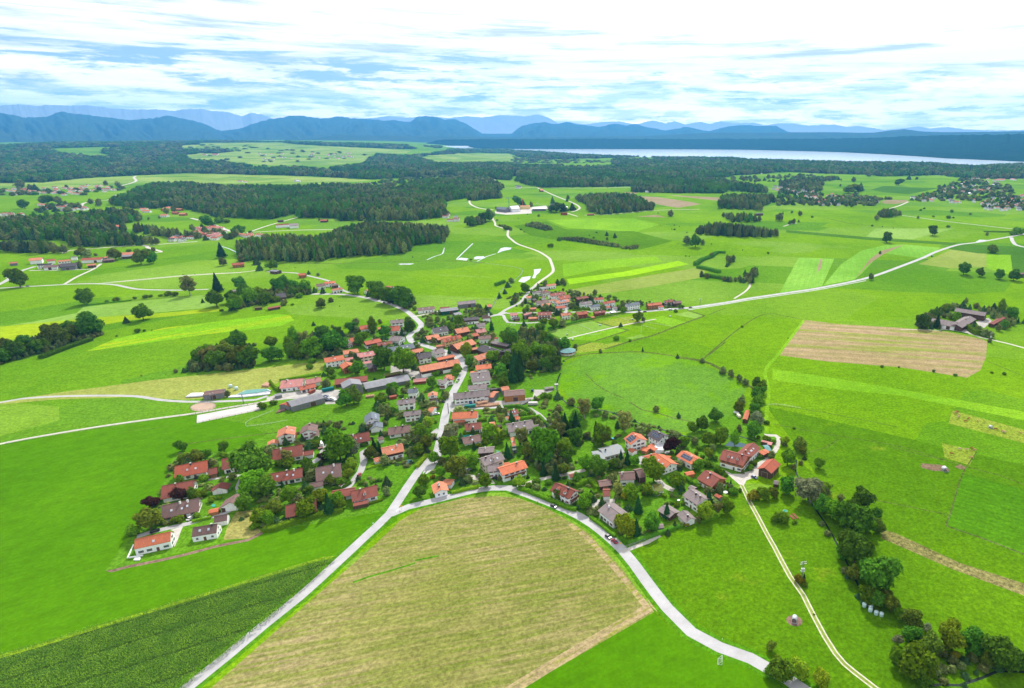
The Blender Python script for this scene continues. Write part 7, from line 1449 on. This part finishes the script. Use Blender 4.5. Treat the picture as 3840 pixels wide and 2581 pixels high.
# shelters for cattle
def hoop(t, x_, y_, ang, w_, L, h_, label, foot=False):
    x, y, z = at(t, x_, y_); o = link('cattle_shelter', None, None, (x, y, z), ang); b = MB(); A = np.linspace(0, math.pi, 11); o_ = [(w_/2*math.cos(a), h_*.45+h_*.55*math.sin(a)) for a in A]; i_ = [(q[0]*.96, q[1]-.06) for q in o_[::-1]]
    b.ring([[(q[0], yy, q[1]) for q in o_+i_] for yy in (-L/2, L/2)]); link('curved_roof', b.mesh('curved_roof', M_METAL, True), o)
    b = MB()
    for sx in (-1, 1):
        for yy in (-L/2, 0, L/2): b.bar((sx*w_/2*.97, yy, 0), (sx*w_/2*.97, yy, h_*.5), .05)
        b.bar((sx*w_/2*.97, -L/2-.6, .5), (sx*w_/2*.97, L/2, .5), .05); b.bar((sx*w_/2*.97, -L/2-.6, .1), (sx*w_/2*.97, L/2, .1), .06)
    for zz in (.1, .5): b.bar((-w_/2, -L/2-.6, zz), (w_/2, -L/2-.6, zz), .05)
    link('rail_frame', b.mesh('rail_frame', M_METAL), o); b = MB(); b.box(-w_/2*.8, w_/2*.8, L/2-.1, L/2, 0, h_*.8); b.box(-.5, .5, -.7, .7, 0, .6); link('hay_rack', b.mesh('hay_rack', WALL['g']), o); return tag(o, label, 'cattle shelter', 'metal feed shelters')
hoop('L', 172, 1128, -.35, 2.2, 2.6, 2.3, 'small round roofed metal feed rack on bare soil near the track'); hoop('L', 1153, 148, .05, 3.2, 3.0, 2.6, 'white roofed cattle shelter on trampled earth'); hoop('d', 1205, 590, .6, 2.2, 2.4, 2.0, 'pale water wagon on the yellowish grazed strip')
# cows
M_COW = {k: mat('hide_'+k, c, .8, .1, .05) for k, c in dict(brown=(.30,.11,.035), tan=(.52,.30,.14), pale=(.60,.50,.38)).items()}; M_COWP = {k: mat('hide_patched_'+k, a, .8, .1, .05, 1.6, c2) for k, a, c2 in (('brown', (.30,.11,.035), (.55,.42,.30)), ('pale', (.62,.52,.42), (.35,.16,.07)))}
def cow_mesh(graze):
    me = bpy.data.meshes.new('cow'); V = [(0,0,1.05), (-.75,0,1.08), (.45,0,1.05), (.8,0,1.15), (1.1,0,1.25 if not graze else .8), (1.38,0,1.22 if not graze else .38), (1.6,0,1.08 if not graze else .12), (-.95,0,1.15), (-1.05,0,.75), (-1.05,0,.4)]
    E_ = [(0,1), (0,2), (2,3), (3,4), (4,5), (5,6), (1,7), (7,8), (8,9)]; Rd = [(.33,.38), (.30,.34), (.33,.38), (.22,.28), (.14,.2), (.13,.15), (.09,.09), (.07,.07), (.03,.03), (.05,.05)]
    for q, xb in ((1, -.78), (2, .52)):
        for s in (-1, 1):
            n = len(V)
            if xb < 0: L_ = [(xb, s*.2, .82), (xb+.10, s*.21, .62), (xb-.12, s*.21, .38), (xb-.06, s*.21, .03)]
            else: L_ = [(xb, s*.19, .8), (xb+.02, s*.2, .55), (xb+.03, s*.2, .36), (xb+.02, s*.2, .03)]
            V += L_; Rd += [(.15,.13), (.09,.09), (.06,.06), (.065,.06)]; E_ += [(q, n), (n, n+1), (n+1, n+2), (n+2, n+3)]
    me.from_pydata(V, E_, []); o = bpy.data.objects.new('cow_skin', me); COL.objects.link(o); m = o.modifiers.new('skin', 'SKIN'); m.use_smooth_shade = True
    for i, r_ in enumerate(Rd): me.skin_vertices[0].data[i].radius = r_
    me.skin_vertices[0].data[0].use_root = True; o.modifiers.new('sub', 'SUBSURF').levels = 1
    dg = bpy.context.evaluated_depsgraph_get(); me2 = bpy.data.meshes.new_from_object(o.evaluated_get(dg)); me2.name = 'cow'; bpy.data.objects.remove(o)
    b = MB(); hz = 1.34 if not graze else .5; hx = 1.3 if not graze else 1.3
    for s in (-1, 1): b.bar((hx-.05, s*.12, hz), (hx-.1, s*.3, hz+.02), .06, 5, r2=.02); b.bar((hx, s*.08, hz+.04), (hx+.05, s*.16, hz+.2), .03, 5, r2=.01)
    return me2, b.mesh('ears', M_COW['brown'])
COW = [cow_mesh(False), cow_mesh(True)]
for i, (a, q, k, g, an, lb) in enumerate([(495, 265, 'brown', 0, -.6, 'brown cow, one of the two touching at the strip top'), (460, 285, 'tan', 1, .4, 'tan cow, left one of the two touching at the strip top'), (542, 325, 'tan', 0, 1.4, 'tan cow below the touching pair'), (523, 372, 'pale', 1, .5, 'pale cow, lowest of the upper four'), (733, 410, 'brown', 0, .4, 'dark brown cow right of the pale one'), (668, 465, 'brown', 1, .1, 'reddish cow below the dark brown one'), (928, 455, 'tan', 0, 1.3, 'tan cow standing end on in the strip middle'),
        (1310, 628, 'brown', 1, -.3, 'brown cow lying beside the pale water wagon'), (1452, 675, 'tan', 1, -.5, 'pale tan cow, left of the close pair'), (1480, 695, 'pale', 0, -.4, 'pale cow, right of the close pair'), (1832, 718, 'tan', 0, 2.0, 'cow at the far right end of the grazed strip'), (557, 1048, 'pale', 1, 3.0, 'white and brown cow, upper left in the lower group'), (695, 1062, 'pale', 0, -.3, 'white patched cow in the lower group middle'), (812, 1042, 'brown', 0, 2.7, 'brown cow, left of the touching lower pair'), (862, 1070, 'tan', 1, -.2, 'tan cow, right of the touching lower pair'), (385, 1150, 'brown', 0, 2.8, 'orange brown cow, leftmost in the lower group'), (803, 1230, 'tan', 1, 2.6, 'tan cow, lowest one near the fence gate')]):
    x, y, z = at('d', a, q); me, ears = COW[g]; o = link('cow', me, None, (x, y, z), an, 1.15); me_m = (M_COWP['pale'] if k == 'pale' else M_COW[k])
    if not me.materials: me.materials.append(me_m)
    o.material_slots[0].link = 'OBJECT'; o.material_slots[0].material = me_m; link('ears', ears, o); tag(o, lb, 'cow', 'cows on the right pasture')
# walker on the curved road
def person(t, x_, y_, ang, label):
    x, y, z = at(t, x_, y_); me = bpy.data.meshes.new('person')
    V = [(0,0,.95), (0,0,1.2), (0,0,1.42), (0,0,1.52), (.01,0,1.66), (0,.1,.88), (.12,.1,.5), (-.02,.1,.09), (.1,.1,.04), (0,-.1,.88), (-.08,-.1,.5), (-.3,-.1,.12), (-.2,-.1,.05), (0,.2,1.4), (-.08,.24,1.13), (.06,.25,.9), (0,-.2,1.4), (.06,-.24,1.13), (.2,-.25,.92)]
    E_ = [(0,1),(1,2),(2,3),(3,4),(0,5),(5,6),(6,7),(7,8),(0,9),(9,10),(10,11),(11,12),(2,13),(13,14),(14,15),(2,16),(16,17),(17,18)]; Rd = [.15,.15,.16,.06,.11,.1,.07,.045,.04,.1,.07,.045,.04,.065,.05,.035,.065,.05,.035]
    me.from_pydata(V, E_, []); o = bpy.data.objects.new('p', me); COL.objects.link(o); m = o.modifiers.new('skin', 'SKIN'); m.use_smooth_shade = True
    for i, r_ in enumerate(Rd): me.skin_vertices[0].data[i].radius = (r_, r_)
    me.skin_vertices[0].data[0].use_root = True; o.modifiers.new('sub', 'SUBSURF').levels = 1
    me2 = bpy.data.meshes.new_from_object(o.evaluated_get(bpy.context.evaluated_depsgraph_get())); me2.name = 'person'; bpy.data.objects.remove(o); me2.materials.clear()
    for mm in (mat('cloth_white', (.7,.72,.75)), mat('cloth_navy', (.02,.03,.10)), mat('skin', (.5,.3,.22)), mat('hair', (.08,.05,.03))): me2.materials.append(mm)
    for f in me2.polygons: zc = f.center.z; f.material_index = 3 if zc > 1.68 else 2 if zc > 1.5 else 1 if zc < .98 and abs(f.center.y) < .22 else 0
    return tag(link('person', me2, None, (x, y, z), ang, 1.06), label, 'person')
person('a', 555, 835, dirof('a', '0 560 700 800'), 'walker in white top and navy trousers on the curved road')
# parasol, trampoline, pools, tables in gardens
def disc(name, t, x_, y_, r_, h_, m, label, cat, rim=None):
    x, y, z = at(t, x_, y_); o = link(name, None, None, (x, y, z)); b = MB(); n = 16; b.ring([[(r_*math.cos(k*math.pi/8), r_*math.sin(k*math.pi/8), zz) for k in range(n)] for zz in (max(0, h_-.12), h_)]); link('top', b.mesh('top', m), o); b = MB()
    for k in range(n): a, e = k*math.pi/8, (k+1)*math.pi/8; b.bar((r_*math.cos(a), r_*math.sin(a), h_), (r_*math.cos(e), r_*math.sin(e), h_), .09, 5)
    for k in range(0, n, 4): b.bar((r_*.95*math.cos(k*math.pi/8), r_*.95*math.sin(k*math.pi/8), 0), (r_*.95*math.cos(k*math.pi/8), r_*.95*math.sin(k*math.pi/8), h_), .05, 5)
    link('rim', b.mesh('rim', rim or M_METAL), o); return tag(o, label, cat)
disc('trampoline', 'B', 1298, 1545, 2.2, .9, mat('mat_teal', (.02,.10,.12)), 'round dark teal trampoline beside the lane hedge', 'trampoline'); disc('paddling_pool', 'C', 240, 440, 1.2, .7, mat('pool_blue', (.1,.45,.6), .1), 'small blue garden pool beside the broad tree', 'pool', PAINT['blue']); disc('parasol', 'C', 1495, 1072, 1.3, 2.3, M_WHITE, 'white parasol on the lawn beside the red roofed hut', 'parasol'); disc('garden_table', 'C', 970, 1135, .9, .7, M_WHITE, 'small white table on the lawn of the grey-brown roofed house', 'table'); disc('manhole_tank', 'C', 2165, 1262, 1.2, 1.0, mat('tank_green', (.02,.30,.20)), 'green water butt in the hedged vegetable garden', 'water butt'); disc('paddling_pool', 'D', 2217, 738, 1.4, .6, mat('pool_blue'  , (.1,.45,.6)), 'round blue pool on the lawn left of the orange houses', 'pool', PAINT['blue']) if 0 else None
def deck(name, t, s, h_, m, label, cat):
    p = np.array(gpts(t, s)); c = p.mean(0); b = MB(); q = p-c; b.ring([[(x, y, zz) for x, y in q] for zz in (0, h_)]); return tag(link(name, b.mesh(name, m), None, (*c, float(H(*c)))), label, cat)
deck('terrace', 'V', '320 1110 360 1030 520 1010 525 1060 490 1110', .4, M_WHITE, 'white terrace with furniture below the modern white house', 'terrace'); deck('garden_wall', 'V', '130 1045 310 655 335 660 165 1030', .5, WALL['w'], 'low white garden wall left of the modern house', 'wall'); deck('garden_wall', 'V', '125 1050 140 1030 600 960 600 980', .5, WALL['w'], 'low white garden wall in front of the modern house', 'wall')
deck('pool_cover', 'S', '460 1165 470 1135 640 1120 650 1140', .3, mat('pool_teal', (.02,.30,.24)), 'teal pool cover behind the brown bungalow', 'pool cover'); deck('footbridge', 'S', '2135 205 2200 198 2205 222 2140 228', .7, M_CONC, 'little concrete footbridge over the creek', 'bridge'); deck('stage', 'A', '755 975 770 955 800 955 790 980', .3, mat('mat_green', (.05,.35,.25)), 'teal play mat beside the orange garden hut', 'mat')
deck('stair_tower', 'D', '905 1055 915 960 960 990 960 1050', 6.5, mat('glass_teal', (.05,.22,.22), .2, .6), 'teal glass stair tower attached to the large cream house', 'stair tower'); deck('dung_heap', 'R', '180 640 200 590 330 560 350 590', 1.0, G_EARTH, 'brown manure heap before the long grey barn', 'heap'); deck('wood_heap', 'c', '1780 240 1860 180 1920 200 1900 250', 1.6, M_LOG, 'brown heap at the corner of the hay meadow', 'heap')
deck('veg_bed', 'C', '2210 1300 2230 1290 2280 1335 2255 1345', .25, M_WOOD, 'wooden planting bed in the vegetable garden, left one', 'bed'); deck('veg_bed', 'C', '2240 1280 2262 1270 2320 1330 2300 1338', .25, M_WOOD, 'wooden planting bed in the vegetable garden, right one', 'bed')
# fences
def fence(t, s, h_, st, m, label, rails=2, off=0):
    p = smooth(gpts(t, s) if isinstance(s, str) else s, 4); 
    if off: p = offset(p, off)
    L = np.r_[0, np.cumsum([math.dist(a, c) for a, c in zip(p, p[1:])])]; n = max(2, int(L[-1]/st)); q = [(np.interp(d, L, [a[0] for a in p]), np.interp(d, L, [a[1] for a in p])) for d in np.linspace(0, L[-1], n+1)]; c = np.mean(q, 0); z0 = float(H(*c)); o = link('fence', None, None, (*c, z0))
    b = MB(); b.bar((0, 0, -.2), (0, 0, h_), .09, 5); pm = b.mesh('post', m)
    for a in q: link('post', pm, o, (a[0]-c[0], a[1]-c[1], 0))
    for k in range(rails):
        b = MB(); zz = h_*(k+.8)/(rails+.0)
        for a, e in zip(q, q[1:]): b.bar((a[0]-c[0], a[1]-c[1], zz*.95), (e[0]-c[0], e[1]-c[1], zz*.95), .055, 4)
        link('rail', b.mesh('rail', m), o)
    return tag(o, label, 'fence', 'paddock fences')
fence('R', '', 1, 1, M_METAL, '') if 0 else None
fence('', PEN+[PEN[0]], 1.5, 3, WALL['g'], 'fence round the oval sand paddock'); fence('A', '625 215 1205 92', 1.2, 4, WALL['T'], 'dark fence along the lower edge of the riding arena'); fence('A', '560 150 640 125 1205 28', 1.2, 4, WALL['T'], 'fence between gravel path and riding arena'); fence('F', '360 945 480 905 620 850 750 790', 1.4, 3, M_CONC, 'pale garden fence along the dirt track')
fence('H', '60 1570 500 1490 1000 1410 1500 1338 1780 1300', 1.1, 9, WALL['g'], 'fence along the lower left gravel path'); fence('A', '1075 240 1080 200 1180 160 1330 100', 1.0, 5, M_CAP, 'pale electric fence curve on the barn meadow'); fence('A', '1085 245 1250 225 1450 190', 1.0, 5, M_CAP, 'pale electric fence below the barn meadow'); fence('C', '1985 60 2060 52 2200 70 2333 95', 1.0, 6, M_CAP, 'pale fence line at the top of the cow pasture')
for i, s in enumerate(['1015 490 1120 540', '890 530 970 570', '1570 490 1700 525', '1600 460 1840 500', '1570 490 1565 555', '1240 375 1450 445', '1080 580 1200 570']): fence('E', s, 1.1, 6, M_CAP, 'white tape fence in the horse paddocks, ' + ['upper left line', 'inner left line', 'middle right line', 'upper right line', 'short upright line', 'line under the hedge', 'line below the path'][i])
# crosswalk like stop line at the fork
deck('road_marking', 'W', '40 1225 95 1175 110 1182 55 1238', .03, M_WHITE, 'white give way line painted at the road fork', 'road marking')['kind'] = 'structure'

# ------------------------------------------------------------------ air
hz = bpy.data.materials.new('haze'); hz.use_nodes = True; t = NT(hz.node_tree); pv = t.new('ShaderNodeVolumePrincipled'); pv.inputs['Color'].default_value = (0.10, 0.46, 1.0, 1); pv.inputs['Density'].default_value = 4.7e-5; pv.inputs['Anisotropy'].default_value = 0.3
o_ = t.new('ShaderNodeOutputMaterial'); t.link(pv.outputs[0], o_.inputs[1])
b = MB(); b.box(-29000, 29000, -29000, 29000, -40, 1800); hb = link('haze', b.mesh('haze', hz)); tag(hb, 'thin bluish summer haze between the village and the mountains', 'haze', kind='stuff')

# ------------------------------------------------------------------ labels of everything that is told apart by its place
MARKS = [('V',880,500,'the modern white house'),('A',480,1000,'the long dark brown roof'),('A',570,640,'the rusty orange roof'),('A',1165,600,'the huge dark estate tree'),('A',1450,480,'the wide double house'),('A',1570,980,'the dark walled house'),('A',1820,650,'the brown roof with orange flashing'),('A',2150,850,'the reddish double house'),
 ('R',370,950,'the tall salmon roofed house'),('R',1900,700,'the slate blue roofed house'),('R',700,400,'the long grey barn'),('R',1550,150,'the tall grey barn'),('A',900,110,'the pale riding arena'),('H',1850,1230,'the oval sand paddock'),('c',1650,340,'the green silage clamp'),('B',240,820,'the pinkish farmhouse'),('B',740,670,'the honey timber chalet'),('B',1210,490,'the long slate roof with skylights'),
 ('B',1560,650,'the long orange barn roof'),('B',1680,420,'the yellow terrace'),('E',190,700,'the huge dark hip roof'),('S',620,400,'the sawmill house'),('S',1400,400,'the honey coloured board hall'),('S',500,760,'the orange villa'),('S',1600,950,'the long grey villa'),('D',840,970,'the large cream house'),('D',250,1300,'the house in the road fork'),('a',1500,400,'the chalet with three dormers'),
 ('C',480,420,'the solar panel orange roof'),('C',720,400,'the slate blue solar roof'),('C',1090,640,'the orange solar bungalow'),('U',600,750,'the two-dormer farmhouse'),('U',1600,1000,'the red roofed barn'),('C',1330,880,'the chalet with orange balcony'),('X',700,800,'the house with red shutters'),('C',240,1270,'the big plain grey roof'),('C',1610,500,'the garden pond'),('C',1740,160,'the orange open shed'),
 ('L',215,800,'the transformer pole'),('L',690,1060,'the six wrapped bales'),('L',172,1110,'the metal feed rack'),('L',580,450,'the upper creek wood'),('L',700,840,'the middle creek wood'),('L',1200,1250,'the lower right corner wood'),('Q',880,805,'the round green hall'),('E',700,380,'the brown roofed hamlet row'),('E',850,270,'the upper hamlet houses'),('E',1180,370,'the red timber house'),('E',1490,300,'the slate roofed hamlet house'),('E',1700,300,'the last orange hamlet house'),
 ('Q',1820,1380,'the lone meadow tree'),('M',1400,430,'the straw coloured field'),('T',1200,360,'the huge barn of the lone farm'),('T',900,640,'the left wing of the lone farm'),('T',1900,500,'the open shed of the lone farm'),('J',350,450,'the slate hall by the cranes'),('J',1350,400,'the round dark wood'),('J',1250,700,'the hill slope thicket'),('K',120,750,'the pond meadow hedge'),('K',800,280,'the first right village'),('K',1900,300,'the far right village'),('K',1220,850,'the long country road'),('K',350,420,'the mid slope copse'),('K',1350,390,'the building ground copse'),
 ('I',480,1090,'the dark grove barn'),('I',660,900,'the lane side timber house'),('I',930,1000,'the cottages behind the village'),('I',1450,1100,'the round oaks'),('I',480,440,'the far red roofed barn'),('I',1000,600,'the near mixed wood'),('I',1900,70,'the village behind the broad wood'),('G',840,760,'the left hamlet barn'),('G',450,800,'the left hamlet dark roofs'),('G',1930,520,'the red village by the copse'),('G',600,130,'the red roofed far town'),('G',600,290,'the small far hamlet'),('G',1450,330,'the timber farms'),
 ('H',190,100,'the lone tree on the lane'),('H',1300,400,'the pair of field trees'),('H',1730,160,'the birch group'),('H',2150,250,'the grove with barns'),('H',1950,820,'the left of village copse'),('H',500,620,'the left edge grove'),('B',450,480,'the park like copse'),('B',1800,100,'the timber barn by the stream'),('E',620,200,'the tall poplar'),('N',1400,275,'the plateau village'),('O',1650,240,'the far lake shore')]
MK = [(*px(t, x, y), nm) for t, x, y, nm in MARKS]
ORD = ['leftmost', 'second from left', 'third from left', 'fourth from left', 'fifth from left', 'sixth from left', 'seventh from left', 'eighth from left', 'ninth from left', 'tenth from left']+['%s from left' % s for s in 'eleventh twelfth thirteenth fourteenth fifteenth sixteenth seventeenth eighteenth nineteenth twentieth'.split()]+['number %d from left' % k for k in range(21, 90)]
grp = {}
for o, d, u, v in AUTO:
    near_ = sorted(((u-a)**2+((v-b_)*1.3)**2, nm, u-a, v-b_) for a, b_, nm in MK)[0]; _, nm, du, dv = near_
    if 'from' in d or d.endswith(','): rel = ''
    if d.endswith(','): key = (d, '', ''); 
    else:
        rel = 'right at' if abs(du) < 14 and abs(dv) < 10 else ('left of' if du < 0 else 'right of') if abs(du) > abs(dv)*1.4 else ('behind' if dv < 0 else 'in front of'); key = (d, rel, nm)
    grp.setdefault(key, []).append((u, v, o))
for (d, rel, nm), L_ in grp.items():
    L_.sort(key=lambda q: (q[0], q[1]))
    for i, (u, v, o) in enumerate(L_):
        od = (ORD[i] if len(L_) > 1 else '')
        if rel == '': o['label'] = (d+' '+od).strip(' ,') if od else d.rstrip(',')
        else:
            lb = '%s%s %s %s' % (d, ', '+od+',' if od else '', rel, nm)
            o['label'] = lb if len(lb.split()) <= 16 else lb.replace(' leafy', '').replace(' leaved', '')
bpy.context.view_layer.update()
